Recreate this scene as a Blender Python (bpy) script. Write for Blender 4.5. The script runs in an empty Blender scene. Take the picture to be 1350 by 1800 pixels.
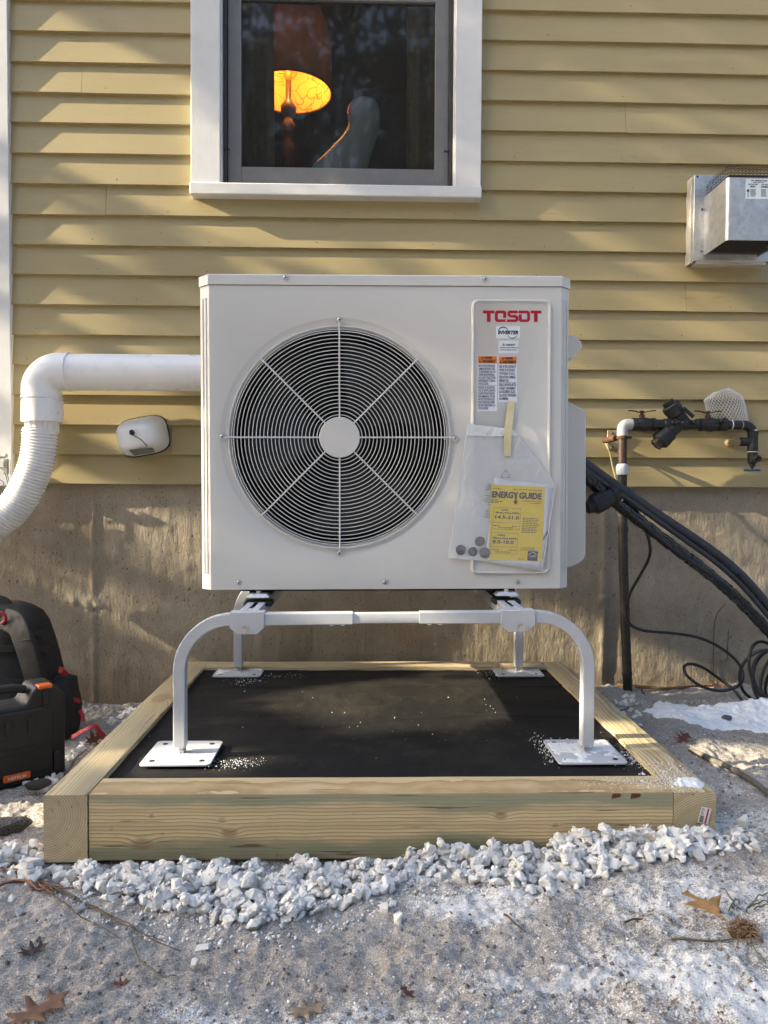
import bpy, bmesh, math, random
import numpy as np
from mathutils import Vector, Matrix

random.seed(7)
R = math.radians
SC = bpy.context.scene
COL = SC.collection

# ------------------------------------------------------------------ camera
FPX = 1300.0                      # focal length in photo pixels (1350 x 1800)
CAM = Vector((0, 0, 0.77))
CROT = Matrix.Rotation(R(-1.4), 3, 'Z') @ Matrix.Rotation(R(90 - 1.67), 3, 'X') @ Matrix.Rotation(R(0.285), 3, 'Z')
cd = bpy.data.cameras.new('camera')
cd.sensor_fit = 'VERTICAL'; cd.sensor_height = 36.0; cd.lens = FPX / 1800 * 36
cd.clip_start = 0.02; cd.clip_end = 500
cam = bpy.data.objects.new('camera', cd); COL.objects.link(cam)
cam.matrix_world = Matrix.Translation(CAM) @ CROT.to_4x4()
SC.camera = cam

# ------------------------------------------------------------------ sky, sun, exposure
SUN = Vector((0.907, 0.115, -0.404)).normalized()      # the way the light travels
wd = bpy.data.worlds.new('World'); SC.world = wd; wd.use_nodes = True
wn = wd.node_tree.nodes; wl = wd.node_tree.links
sky = wn.new('ShaderNodeTexSky'); sky.sky_type = 'NISHITA'; sky.sun_disc = False
sky.sun_elevation = math.asin(-SUN.z); sky.sun_rotation = math.atan2(-SUN.x, -SUN.y)
sky.air_density = 1.0; sky.dust_density = 8.0; sky.ozone_density = 1.0
wl.new(sky.outputs[0], wn['Background'].inputs[0]); wn['Background'].inputs[1].default_value = 0.15
sl = bpy.data.lights.new('sun', 'SUN'); sl.energy = 5.0; sl.angle = R(0.45); sl.color = (1.0, 0.80, 0.52)
sun = bpy.data.objects.new('sun', sl); COL.objects.link(sun)
sun.location = (-6, -1, 9); sun.rotation_euler = SUN.to_track_quat('-Z', 'Y').to_euler()
vs = SC.view_settings
vs.view_transform = 'Standard'; vs.look = 'None'; vs.gamma = 1; vs.use_curve_mapping = False
vs.exposure = 1.80
vs.use_white_balance = True; vs.white_balance_temperature = 5900; vs.white_balance_tint = 7
SC.render.engine = 'CYCLES'
SC.cycles.use_denoising = True; SC.cycles.max_bounces = 8; SC.cycles.transparent_max_bounces = 24
SC.cycles.caustics_reflective = False; SC.cycles.caustics_refractive = False
SC.cycles.sample_clamp_indirect = 6

# ------------------------------------------------------------------ helpers: points
def ray(px, py):
    return CROT @ Vector(((px - 675) / FPX, -(py - 900) / FPX, -1))
def P(px, py, Y):
    d = ray(px, py); return CAM + d * ((Y - CAM.y) / d.y)
def G(px, py, Z):
    d = ray(px, py); return CAM + d * ((Z - CAM.z) / d.z)

def _h(ix, iy, seed):
    n = (ix.astype(np.int64) * 374761393 + iy.astype(np.int64) * 668265263 + seed * 1442695041) & 0xffffffff
    n = ((n ^ (n >> 13)) * 1274126177) & 0xffffffff
    return ((n ^ (n >> 16)) & 0xffff) / 65535.0
def vnoise(x, y, seed=0):
    x = np.asarray(x, float); y = np.asarray(y, float)
    ix = np.floor(x); iy = np.floor(y); fx = x - ix; fy = y - iy
    fx = fx * fx * (3 - 2 * fx); fy = fy * fy * (3 - 2 * fy)
    a = _h(ix, iy, seed); b = _h(ix + 1, iy, seed); c = _h(ix, iy + 1, seed); d = _h(ix + 1, iy + 1, seed)
    return (a + (b - a) * fx) * (1 - fy) + (c + (d - c) * fx) * fy
def fbm(x, y, f, octv=4, seed=0, gain=0.5):
    s = 0; amp = 1; t = 0
    for o in range(octv):
        s = s + amp * (vnoise(x * f, y * f, seed + o * 17) - 0.5); t += amp; amp *= gain; f *= 2.03
    return s / t * 2
def sstep(a, b, x):
    t = np.clip((np.asarray(x, float) - a) / (b - a), 0, 1); return t * t * (3 - 2 * t)

# ------------------------------------------------------------------ helpers: meshes
class MB:
    def __init__(s): s.v = []; s.f = []; s.m = []
    def add(s, V, F, mi=0, M=None):
        n = len(s.v)
        for p in V:
            p = Vector(p); s.v.append(tuple(M @ p if M else p))
        for f in F: s.f.append(tuple(i + n for i in f)); s.m.append(mi)
        return s
    def box(s, lo, hi, mi=0, M=None):
        x0, y0, z0 = lo; x1, y1, z1 = hi
        V = [(x0,y0,z0),(x1,y0,z0),(x1,y1,z0),(x0,y1,z0),(x0,y0,z1),(x1,y0,z1),(x1,y1,z1),(x0,y1,z1)]
        F = [(0,3,2,1),(4,5,6,7),(0,1,5,4),(1,2,6,5),(2,3,7,6),(3,0,4,7)]
        return s.add(V, F, mi, M)
    def sweep(s, sec, pts, up=(0,0,1), closed=False, caps=True, mi=0, scale=None, M=None):
        """sec: list of (a,b) in the frame (side, up); pts: path"""
        pts = [Vector(p) for p in pts]; n = len(pts); k = len(sec); V = []; F = []
        upv = Vector(up).normalized()
        for i, p in enumerate(pts):
            if closed: t = pts[(i+1) % n] - pts[i-1]
            else: t = pts[min(i+1, n-1)] - pts[max(i-1, 0)]
            t.normalize()
            sd = t.cross(upv)
            if sd.length < 1e-4: sd = t.cross(Vector((1,0,0)))
            sd.normalize(); u2 = sd.cross(t).normalized()
            if i and sd.dot(psd) < 0: sd = -sd; u2 = -u2
            psd = sd; upv = u2
            sc = scale[i] if scale is not None else 1
            for a, b in sec: V.append(p + sd * a * sc + u2 * b * sc)
        m = n if closed else n - 1
        for i in range(m):
            j = (i + 1) % n
            for q in range(k):
                r = (q + 1) % k
                F.append((i*k+q, i*k+r, j*k+r, j*k+q))
        if caps and not closed:
            F.append(tuple(range(k-1, -1, -1))); F.append(tuple((n-1)*k + q for q in range(k)))
        return s.add(V, F, mi, M)
    def tube(s, pts, r, n=10, closed=False, caps=True, mi=0, scale=None, up=(0,0,1), M=None):
        sec = [(r * math.cos(2*math.pi*i/n), r * math.sin(2*math.pi*i/n)) for i in range(n)]
        return s.sweep(sec, pts, up, closed, caps, mi, scale, M)
    def cyl(s, p0, p1, r0, r1=None, n=16, mi=0, M=None):
        r1 = r0 if r1 is None else r1
        return s.tube([p0, p1], 1.0, n, mi=mi, scale=[r0, r1], up=(0.31, 0.2, 0.93), M=M)
    def lathe(s, prof, n=24, M=None, mi=0):
        V = []; F = []
        for r, z in prof:
            for i in range(n): V.append((r*math.cos(2*math.pi*i/n), r*math.sin(2*math.pi*i/n), z))
        for j in range(len(prof)-1):
            for i in range(n):
                k = (i+1) % n; F.append((j*n+i, j*n+k, (j+1)*n+k, (j+1)*n+i))
        if prof[0][0] > 1e-6: F.append(tuple(range(n-1, -1, -1)))
        if prof[-1][0] > 1e-6: F.append(tuple((len(prof)-1)*n+i for i in range(n)))
        return s.add(V, F, mi, M)
    def prism(s, poly, d0, d1, M=None, mi=0):
        """poly in (x,z); extruded in y from d0 to d1"""
        k = len(poly); V = [(x, d0, z) for x, z in poly] + [(x, d1, z) for x, z in poly]
        F = [tuple(range(k)), tuple(range(2*k-1, k-1, -1))]
        for i in range(k): j = (i+1) % k; F.append((i, k+i, k+j, j))
        return s.add(V, F, mi, M)
    def build(s, name, mat, parent=None, smooth=None, bevel=None, recalc=True, segs=2):
        me = bpy.data.meshes.new(name); me.from_pydata(s.v, [], s.f)
        mats = mat if isinstance(mat, (list, tuple)) else [mat]
        for m in mats: me.materials.append(m)
        if len(mats) > 1: me.polygons.foreach_set('material_index', s.m)
        if recalc:
            bm = bmesh.new(); bm.from_mesh(me); bmesh.ops.recalc_face_normals(bm, faces=bm.faces); bm.to_mesh(me); bm.free()
        if smooth is not None:
            me.shade_smooth(); me.set_sharp_from_angle(angle=R(smooth))
        o = bpy.data.objects.new(name, me); COL.objects.link(o)
        if parent is not None: attach(o, parent)
        if bevel:
            b = o.modifiers.new('bevel', 'BEVEL'); b.width = bevel; b.segments = segs; b.limit_method = 'ANGLE'; b.angle_limit = R(40)
            b.harden_normals = False
            me.shade_smooth()
            if smooth is None: me.set_sharp_from_angle(angle=R(50))
        return o
WORLD = {}
def wmat(o):
    m = Matrix.Translation(o.location) @ o.rotation_euler.to_matrix().to_4x4() @ Matrix.Diagonal(o.scale).to_4x4()
    return wmat(o.parent) @ o.matrix_parent_inverse @ m if o.parent else m
def attach(o, p):
    o.parent = p; o.matrix_parent_inverse = wmat(p).inverted()
def thing(name, label, cat, loc=(0,0,0), group=None):
    o = bpy.data.objects.new(name, None); COL.objects.link(o); o.location = loc; o.empty_display_size = 0.05
    return tag(o, label, cat, group)
def tag(o, label=None, cat=None, group=None, kind=None):
    if label: o['label'] = label
    if cat: o['category'] = cat
    if group: o['group'] = group
    if kind: o['kind'] = kind
    return o
def mesh_np(name, V, F, mat, parent=None, smooth=False):
    V = np.asarray(V, np.float32); F = np.asarray(F, np.int32); k = F.shape[1]
    me = bpy.data.meshes.new(name); me.vertices.add(len(V)); me.vertices.foreach_set('co', V.ravel())
    me.loops.add(F.size); me.loops.foreach_set('vertex_index', F.ravel())
    me.polygons.add(len(F)); me.polygons.foreach_set('loop_start', np.arange(0, F.size, k, dtype=np.int32))
    me.polygons.foreach_set('loop_total', np.full(len(F), k, np.int32))
    if smooth: me.polygons.foreach_set('use_smooth', np.ones(len(F), bool))
    me.update(calc_edges=True); me.validate()
    for m in (mat if isinstance(mat, (list, tuple)) else [mat]): me.materials.append(m)
    o = bpy.data.objects.new(name, me); COL.objects.link(o)
    if parent is not None: attach(o, parent)
    return o
def rrect(x0, z0, x1, z1, r, n=5):
    out = []
    for cx, cz, a0 in ((x1-r, z0+r, -90), (x1-r, z1-r, 0), (x0+r, z1-r, 90), (x0+r, z0+r, 180)):
        for i in range(n+1):
            a = R(a0 + 90*i/n); out.append((cx + r*math.cos(a), cz + r*math.sin(a)))
    return out
def catmull(pts, n=8, closed=False):
    pts = [Vector(p) for p in pts]; L = len(pts); out = []
    for i in range(L if closed else L-1):
        if closed: a, b, c, d = pts[i-1], pts[i], pts[(i+1) % L], pts[(i+2) % L]
        else: a, b, c, d = pts[max(i-1,0)], pts[i], pts[i+1], pts[min(i+2,L-1)]
        for j in range(n):
            t = j/n
            out.append(0.5*((2*b) + (c-a)*t + (2*a-5*b+4*c-d)*t*t + (3*b-a-3*c+d)*t**3))
    if not closed: out.append(pts[-1])
    return out
def text_geo(body, size, bold=0.0, shear=0.0, spacing=1.0, align='LEFT', width=None):
    """flat lettering as (verts2d, faces); width squeezes it to that width"""
    cu = bpy.data.curves.new('t', 'FONT'); cu.body = body; cu.size = size; cu.offset = bold; cu.shear = shear
    cu.space_character = spacing; cu.resolution_u = 3; cu.fill_mode = 'FRONT'
    ob = bpy.data.objects.new('t', cu); COL.objects.link(ob)
    dg = bpy.context.evaluated_depsgraph_get(); me = bpy.data.meshes.new_from_object(ob.evaluated_get(dg))
    V = [(v.co.x, v.co.y) for v in me.vertices]; F = [tuple(p.vertices) for p in me.polygons]
    bpy.data.objects.remove(ob); bpy.data.curves.remove(cu); bpy.data.meshes.remove(me)
    if not V: return [], []
    x0 = min(v[0] for v in V); x1 = max(v[0] for v in V)
    k = 1 if width is None else width / (x1 - x0)
    off = {'LEFT': x0, 'CENTER': (x0+x1)/2, 'RIGHT': x1}[align]
    return [((a - off)*k, b) for a, b in V], F

# ------------------------------------------------------------------ helpers: materials
class NT:
    def __init__(s, name):
        s.m = bpy.data.materials.new(name); s.m.use_nodes = True; s.t = s.m.node_tree; s.b = s.t.nodes['Principled BSDF']
        s.out = s.t.nodes['Material Output']; s.co = None
    def n(s, typ, **kw):
        nd = s.t.nodes.new('ShaderNode' + typ)
        for k, v in kw.items(): setattr(nd, k, v)
        return nd
    def link(s, a, b): s.t.links.new(a, b)
    def coord(s):
        if s.co is None: s.co = s.n('TexCoord').outputs['Object']
        return s.co
    def mapped(s, scale, loc=(0,0,0), rot=(0,0,0), src=None):
        mp = s.n('Mapping'); mp.inputs['Scale'].default_value = scale if hasattr(scale, '__len__') else (scale,)*3
        mp.inputs['Location'].default_value = loc; mp.inputs['Rotation'].default_value = rot
        s.link(src or s.coord(), mp.inputs[0]); return mp.outputs[0]
    def noise(s, scale, detail=4, rough=0.55, dist=0, src=None, loc=(0,0,0)):
        nd = s.n('TexNoise'); nd.inputs['Scale'].default_value = 1.0; nd.inputs['Detail'].default_value = detail
        nd.inputs['Roughness'].default_value = rough; nd.inputs['Distortion'].default_value = dist
        s.link(s.mapped(scale, loc, src=src), nd.inputs['Vector']); return nd.outputs['Fac']
    def ramp(s, fac, stops, interp='LINEAR'):
        r = s.n('ValToRGB'); r.color_ramp.interpolation = interp; e = r.color_ramp.elements
        while len(e) < len(stops): e.new(0.5)
        for el, (p, c) in zip(e, stops):
            el.position = p; el.color = (c, c, c, 1) if not hasattr(c, '__len__') else (*c, 1)
        s.link(fac, r.inputs[0]); return r.outputs[0]
    def mix(s, fac, a, b, mode='MIX'):
        mx = s.n('Mix', data_type='RGBA', blend_type=mode)
        for k, v in ((0, fac), (6, a), (7, b)):
            if hasattr(v, 'is_output'): s.link(v, mx.inputs[k])
            elif k == 0: mx.inputs[0].default_value = v
            else: mx.inputs[k].default_value = (*v, 1)
        return mx.outputs[2]
    def math(s, op, a, b=None, c=None, clamp=False):
        nd = s.n('Math', operation=op); nd.use_clamp = clamp
        for i, v in enumerate((a, b, c)):
            if v is None: continue
            if hasattr(v, 'is_output'): s.link(v, nd.inputs[i])
            else: nd.inputs[i].default_value = v
        return nd.outputs[0]
    def bump(s, h, strength=0.3, dist=0.01, prev=None):
        b = s.n('Bump'); b.inputs['Strength'].default_value = strength; b.inputs['Distance'].default_value = dist
        s.link(h, b.inputs['Height'])
        if prev is not None: s.link(prev, b.inputs['Normal'])
        return b.outputs[0]
    def fin(s, col=None, rough=None, normal=None, metal=None):
        for k, v in (('Base Color', col), ('Roughness', rough), ('Normal', normal), ('Metallic', metal)):
            if v is None: continue
            i = s.b.inputs[k]
            if hasattr(v, 'is_output'): s.link(v, i)
            elif k == 'Base Color': i.default_value = (*v, 1)
            else: i.default_value = v
        return s.m
MATS = {}
def pbr(name, col, rough=0.5, metal=0.0, var=0.08, vscale=14.0, bump=0.0, bscale=250.0, spec=None, rvar=0.1, dirt=0.0, bdist=0.002):
    """plain paint / plastic / metal with mottling, uneven gloss and fine relief"""
    if name in MATS: return MATS[name]
    t = NT(name)
    n1 = t.noise(vscale, 5)
    lo = tuple(max(0, c*(1-var*1.6)) for c in col); hi = tuple(min(1, c*(1+var)) for c in col)
    c = t.ramp(n1, [(0.25, lo), (0.75, hi)])
    if dirt:
        n3 = t.noise(vscale*3.1, 6, 0.7); c = t.mix(t.ramp(n3, [(0.52, 0.0), (0.75, dirt)]), c, (0.12, 0.09, 0.06))
    n2 = t.noise(vscale*2.3, 4, loc=(3,1,7))
    rg = t.ramp(n2, [(0.2, max(0.03, rough-rvar)), (0.8, min(1, rough+rvar))])
    nm = t.bump(t.noise(bscale, 3), bump, bdist) if bump else None
    if spec is not None: t.b.inputs['Specular IOR Level'].default_value = spec
    MATS[name] = t.fin(c, rg, nm, metal); return MATS[name]
# ------------------------------------------------------------------ surface materials
def mat_siding():
    t = NT('tan_siding_paint'); oi = t.n('ObjectInfo').outputs['Random']
    big = t.noise((1.6, 1, 5), 4); fine = t.noise((5, 30, 160), 4, 0.6); spot = t.noise((60, 60, 60), 5, 0.65)
    c = t.mix(t.ramp(big, [(0.3, 0.0), (0.7, 1.0)]), (0.335, 0.272, 0.134), (0.39, 0.318, 0.16))
    c = t.mix(t.math('MULTIPLY', oi, 0.35), c, (0.335, 0.27, 0.125))
    c = t.mix(t.ramp(fine, [(0.5, 0.0), (0.8, 0.25)]), c, (0.27, 0.21, 0.10))
    c = t.mix(t.ramp(spot, [(0.62, 0.0), (0.75, 0.35)]), c, (0.25, 0.195, 0.095))
    vo = t.n('TexVoronoi'); vo.inputs['Randomness'].default_value = 1; t.link(t.mapped((7, 1, 9.2)), vo.inputs['Vector']); vo.inputs['Scale'].default_value = 1
    c = t.mix(t.ramp(vo.outputs['Distance'], [(0.012, 1.0), (0.022, 0.0)]), c, (0.16, 0.10, 0.05))
    # checking in the paint, running with the grain, only on some boards
    crk = t.noise((14, 40, 420), 3, 0.5, 0.4); msk = t.ramp(t.noise((2.2, 1, 9), 2, loc=(4.4, 0, 1.3)), [(0.60, 0.0), (0.68, 1.0)])
    ck = t.math('MULTIPLY', t.ramp(crk, [(0.36, 1.0), (0.41, 0.0)]), msk)
    c = t.mix(t.math('MULTIPLY', ck, 0.6), c, (0.22, 0.16, 0.08))
    b1 = t.bump(fine, 0.10, 0.0012); b2 = t.bump(t.noise((220, 220, 420), 3), 0.10, 0.0005, b1); b3 = t.bump(t.math('SUBTRACT', 1.0, ck), 0.5, 0.0012, b2)
    b4 = t.bump(big, 0.25, 0.004, b3)
    return t.fin(c, t.ramp(spot, [(0.3, 0.42), (0.7, 0.6)]), b4)
def mat_concrete():
    t = NT('bare_concrete')
    big = t.noise((1.3, 1, 1.1), 6, 0.6); mid = t.noise(7, 6, 0.65, loc=(2, 5, 1)); streak = t.noise((26, 1, 1.2), 5, 0.65); fine = t.noise(170, 4, 0.65)
    c = t.mix(t.ramp(big, [(0.3, 0.0), (0.7, 1.0)]), (0.285, 0.24, 0.178), (0.40, 0.35, 0.272))
    c = t.mix(t.ramp(mid, [(0.35, 0.6), (0.6, 0.0)]), c, (0.23, 0.185, 0.12))
    c = t.mix(t.ramp(streak, [(0.58, 0.0), (0.8, 0.25)]), c, (0.40, 0.35, 0.27))
    c = t.mix(t.ramp(streak, [(0.25, 0.25), (0.38, 0.0)]), c, (0.19, 0.15, 0.10))
    c = t.mix(t.ramp(fine, [(0.35, 0.4), (0.6, 0.0)]), c, (0.18, 0.155, 0.12))
    pits = None; hgt = None
    for sc, th, ms in ((44, 0.24, 0.45), (82, 0.27, 0.45), (20, 0.14, 0.5)):
        vo = t.n('TexVoronoi'); vo.inputs['Scale'].default_value = 1; nz = t.noise(sc*1.7, 2, loc=(sc, 0, 2))
        mp = t.n('Mapping'); mp.inputs['Scale'].default_value = (sc, 2, sc*0.8); t.link(t.coord(), mp.inputs[0])
        ad = t.n('VectorMath', operation='ADD'); t.link(mp.outputs[0], ad.inputs[0])
        cb = t.n('CombineXYZ'); t.link(nz, cb.inputs[0]); t.link(nz, cb.inputs[2]); t.link(cb.outputs[0], ad.inputs[1]); t.link(ad.outputs[0], vo.inputs['Vector'])
        sep = t.n('SeparateColor'); t.link(vo.outputs['Color'], sep.inputs[0])
        on = t.math('GREATER_THAN', sep.outputs[0], ms)
        rad = t.math('MULTIPLY', sep.outputs[1], th)
        p = t.math('MULTIPLY', t.math('LESS_THAN', vo.outputs['Distance'], rad), on)
        dens = t.ramp(t.noise(2.6, 3, loc=(sc, 3, 3)), [(0.36, 0.0), (0.50, 1.0)])
        p = t.math('MULTIPLY', p, dens)
        pits = p if pits is None else t.math('MAXIMUM', pits, p)
    c = t.mix(t.math('MULTIPLY', pits, 0.8), c, (0.05, 0.042, 0.032))
    sp = t.n('SeparateXYZ'); t.link(t.coord(), sp.inputs[0])
    low = t.math('ADD', sp.outputs[2], t.math('MULTIPLY', t.math('SUBTRACT', mid, 0.5), 0.25))
    c = t.mix(t.ramp(low, [(0.0, 0.55), (0.13, 0.0)]), c, (0.115, 0.085, 0.055))          # soil splash
    b1 = t.bump(t.noise((110, 110, 34), 4, 0.65), 0.6, 0.004); b2 = t.bump(fine, 0.6, 0.0018, b1); b3 = t.bump(t.math('SUBTRACT', 1.0, pits), 0.9, 0.004, b2)
    return t.fin(c, 0.9, b3)
def mat_wood(name, cy, cz, seed, green=0.5, freq=95, knots=(), tint=(1, 1, 1), band=False):
    """treated softwood: growth rings round a pith line, so faces and end grain agree"""
    t = NT(name)
    sp = t.n('SeparateXYZ'); t.link(t.coord(), sp.inputs[0]); X, Y, Z = sp.outputs
    wob = t.noise((1.6, 3, 3), 3, 0.5, loc=(seed, seed*2, 0)); wob2 = t.noise((9, 14, 14), 3, loc=(0, seed, 4))
    dy = t.math('ADD', t.math('SUBTRACT', Y, cy), t.math('MULTIPLY', t.math('SUBTRACT', wob, 0.5), 0.030))
    dz = t.math('ADD', t.math('SUBTRACT', Z, cz), t.math('MULTIPLY', t.math('SUBTRACT', wob2, 0.5), 0.005))
    r = t.math('SQRT', t.math('ADD', t.math('MULTIPLY', dy, dy), t.math('MULTIPLY', dz, dz)))
    kn = None
    for kx, ky, kz, ks in knots:
        vm = t.n('VectorMath', operation='DISTANCE'); t.link(t.mapped((0.55, 1, 1)), vm.inputs[0]); vm.inputs[1].default_value = (kx*0.55, ky, kz)
        g = t.math('POWER', 2.718, t.math('MULTIPLY', t.math('POWER', t.math('DIVIDE', vm.outputs[1], ks), 2.0), -1.0))
        r = t.math('ADD', r, t.math('MULTIPLY', g, ks*0.85)); kn = g if kn is None else t.math('MAXIMUM', kn, g)
    ph = t.math('MULTIPLY', r, freq)
    sw = t.math('FRACT', t.math('ADD', ph, t.math('MULTIPLY', wob2, 0.6)))
    late = t.ramp(sw, [(0.0, 0.05), (0.55, 0.2), (0.90, 0.95), (0.97, 0.95), (1.0, 0.05)])
    slow = t.ramp(t.math('SINE', t.math('MULTIPLY', r, 190.0)), [(0.2, 0.0), (0.9, 1.0)])
    fib = t.noise((7, 260, 260), 4, 0.6); patch = t.noise((2.5, 7, 9), 4, 0.6, loc=(seed*3, 1, 1))
    c = t.mix(late, (0.68*tint[0], 0.56*tint[1], 0.37*tint[2]), (0.34*tint[0], 0.235*tint[1], 0.115*tint[2]))
    if band: patch = t.math('ADD', t.math('MULTIPLY', t.math('ABSOLUTE', t.math('SUBTRACT', Z, 0.004)), 9.0), t.math('ADD', t.math('MULTIPLY', t.math('SUBTRACT', patch, 0.5), 0.9), 0.14))
    gm = t.ramp(patch, [(0.42, 0.0), (0.56, green)])
    if band: gm = t.math('MULTIPLY', gm, t.math('MULTIPLY', t.math('LESS_THAN', Y, -0.0385), t.math('LESS_THAN', Z, 0.0675)))
    c = t.mix(gm, c, (0.235, 0.25, 0.155))
    c = t.mix(t.math('MULTIPLY', slow, 0.35), c, (0.38, 0.27, 0.14))
    c = t.mix(t.ramp(fib, [(0.52, 0.0), (0.8, 0.4)]), c, (0.24, 0.185, 0.10))
    c = t.mix(t.ramp(t.noise(40, 5, 0.7, loc=(seed, 0, 0)), [(0.64, 0.0), (0.74, 0.5)]), c, (0.17, 0.10, 0.055))
    if kn is not None:
        c = t.mix(t.math('MULTIPLY', t.ramp(kn, [(0.40, 0.0), (0.75, 0.62)]), t.ramp(fib, [(0.3, 0.6), (0.6, 1.0)])), c, (0.22, 0.115, 0.055))
    ck = t.ramp(t.noise((5.5, 130, 130), 3, 0.5, 0.3, loc=(seed*7, 2, 5)), [(0.665, 0.0), (0.70, 1.0)])
    c = t.mix(t.math('MULTIPLY', ck, 0.75), c, (0.10, 0.055, 0.03))
    c = t.mix(t.ramp(t.noise(9, 6, 0.7, loc=(seed, seed, 2)), [(0.5, 0.0), (0.78, 0.35)]), c, (0.30, 0.25, 0.18))
    b1 = t.bump(late, 0.25, 0.0012); b2 = t.bump(fib, 0.3, 0.0008, b1); b2 = t.bump(t.math('SUBTRACT', 1.0, ck), 0.5, 0.002, b2)
    return t.fin(c, 0.72, b2)
def mat_ground():
    t = NT('frosty_soil')
    at = t.n('Attribute', attribute_name='snow').outputs['Fac']
    n1 = t.noise(14, 6, 0.65); n2 = t.noise(75, 5, 0.7); n3 = t.noise(330, 3, 0.7); n4 = t.noise(3.2, 4)
    c = t.mix(t.ramp(n1, [(0.3, 0.0), (0.7, 1.0)]), (0.235, 0.208, 0.185), (0.40, 0.37, 0.34))
    c = t.mix(t.ramp(n4, [(0.45, 0.0), (0.62, 0.5)]), c, (0.25, 0.20, 0.155))
    c = t.mix(t.ramp(n2, [(0.34, 0.8), (0.47, 0.0)]), c, (0.095, 0.075, 0.06))
    c = t.mix(t.ramp(n3, [(0.48, 0.0), (0.64, 0.75)]), c, (0.66, 0.635, 0.60))
    s = t.math('ADD', at, t.math('ADD', t.math('MULTIPLY', t.math('SUBTRACT', n2, 0.5), 1.3), t.math('MULTIPLY', t.math('SUBTRACT', n3, 0.5), 1.1)))
    s = t.ramp(s, [(0.46, 0.0), (0.80, 0.95)])
    c = t.mix(s, c, (0.82, 0.81, 0.80))
    b1 = t.bump(n2, 0.8, 0.008); b2 = t.bump(n3, 0.8, 0.003, b1)
    return t.fin(c, 0.85, b2)
def mat_snow():
    t = NT('old_snow'); n1 = t.noise(60, 5, 0.7); n2 = t.noise(300, 3, 0.7)
    c = t.mix(t.ramp(n1, [(0.6, 0.0), (0.78, 0.45)]), (0.84, 0.86, 0.90), (0.50, 0.46, 0.42))
    t.b.inputs['Subsurface Weight'].default_value = 0.25; t.b.inputs['Subsurface Radius'].default_value = (0.02, 0.02, 0.025)
    return t.fin(c, 0.6, t.bump(n2, 0.7, 0.003, t.bump(n1, 0.6, 0.01)))
def mat_crust():
    t = NT('dirty_snow_crust'); n1 = t.noise(40, 6, 0.7); n2 = t.noise(260, 4, 0.75); n3 = t.noise(11, 5, 0.7)
    c = t.mix(t.ramp(n3, [(0.35, 0.0), (0.65, 1.0)]), (0.58, 0.56, 0.54), (0.78, 0.78, 0.79))
    c = t.mix(t.ramp(n1, [(0.47, 0.0), (0.62, 0.75)]), c, (0.36, 0.32, 0.28)); c = t.mix(t.ramp(n2, [(0.53, 0.0), (0.63, 0.7)]), c, (0.28, 0.24, 0.20))
    return t.fin(c, 0.75, t.bump(n2, 0.8, 0.003, t.bump(n1, 0.8, 0.01)))
def mat_stone():
    t = NT('white_marble_chip'); oi = t.n('ObjectInfo').outputs['Random']
    n1 = t.noise(55, 6, 0.7); n2 = t.noise(400, 3, 0.7)
    c = t.mix(oi, (0.70, 0.68, 0.645), (0.94, 0.925, 0.895))
    c = t.mix(t.ramp(n1, [(0.48, 0.0), (0.78, 0.4)]), c, (0.50, 0.49, 0.46))
    c = t.mix(t.ramp(n2, [(0.55, 0.0), (0.7, 0.3)]), c, (0.27, 0.25, 0.22))
    return t.fin(c, 0.7, t.bump(n2, 0.5, 0.0012, t.bump(n1, 0.5, 0.004)))
def mat_white_paint(name, col, peel=0.25):
    t = NT(name); g = t.noise((130, 130, 6), 4, 0.6); s = t.noise(16, 5, 0.6); p = t.noise((36, 36, 10), 6, 0.7)
    c = t.mix(t.ramp(s, [(0.35, 0.0), (0.7, 1.0)]), tuple(x*0.93 for x in col), col)
    c = t.mix(t.ramp(p, [(0.66, 0.0), (0.74, peel)]), c, (0.33, 0.29, 0.24))
    return t.fin(c, 0.5, t.bump(g, 0.3, 0.0012, t.bump(s, 0.2, 0.003)))
def mat_window_glass():
    t = NT('window_glass'); t.t.nodes.remove(t.b)
    tr = t.n('BsdfTransparent'); tr.inputs[0].default_value = (0.80, 0.81, 0.80, 1)
    gl = t.n('BsdfGlossy'); gl.inputs['Roughness'].default_value = 0.035
    fr = t.n('Fresnel'); fr.inputs['IOR'].default_value = 1.62
    nz = t.noise(2.5, 2); bp = t.bump(nz, 0.05, 0.01); t.link(bp, gl.inputs['Normal'])
    mx = t.n('MixShader'); t.link(t.math('MULTIPLY', fr.outputs[0], 0.75), mx.inputs[0]); t.link(tr.outputs[0], mx.inputs[1]); t.link(gl.outputs[0], mx.inputs[2])
    hz = t.n('BsdfDiffuse'); hz.inputs[0].default_value = (0.30, 0.29, 0.28, 1); m2 = t.n('MixShader'); m2.inputs[0].default_value = 0.05; t.link(mx.outputs[0], m2.inputs[1]); t.link(hz.outputs[0], m2.inputs[2])     # flat grey haze put into the glass, standing for an insect screen
    t.link(m2.outputs[0], t.out.inputs[0]); return t.m
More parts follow.
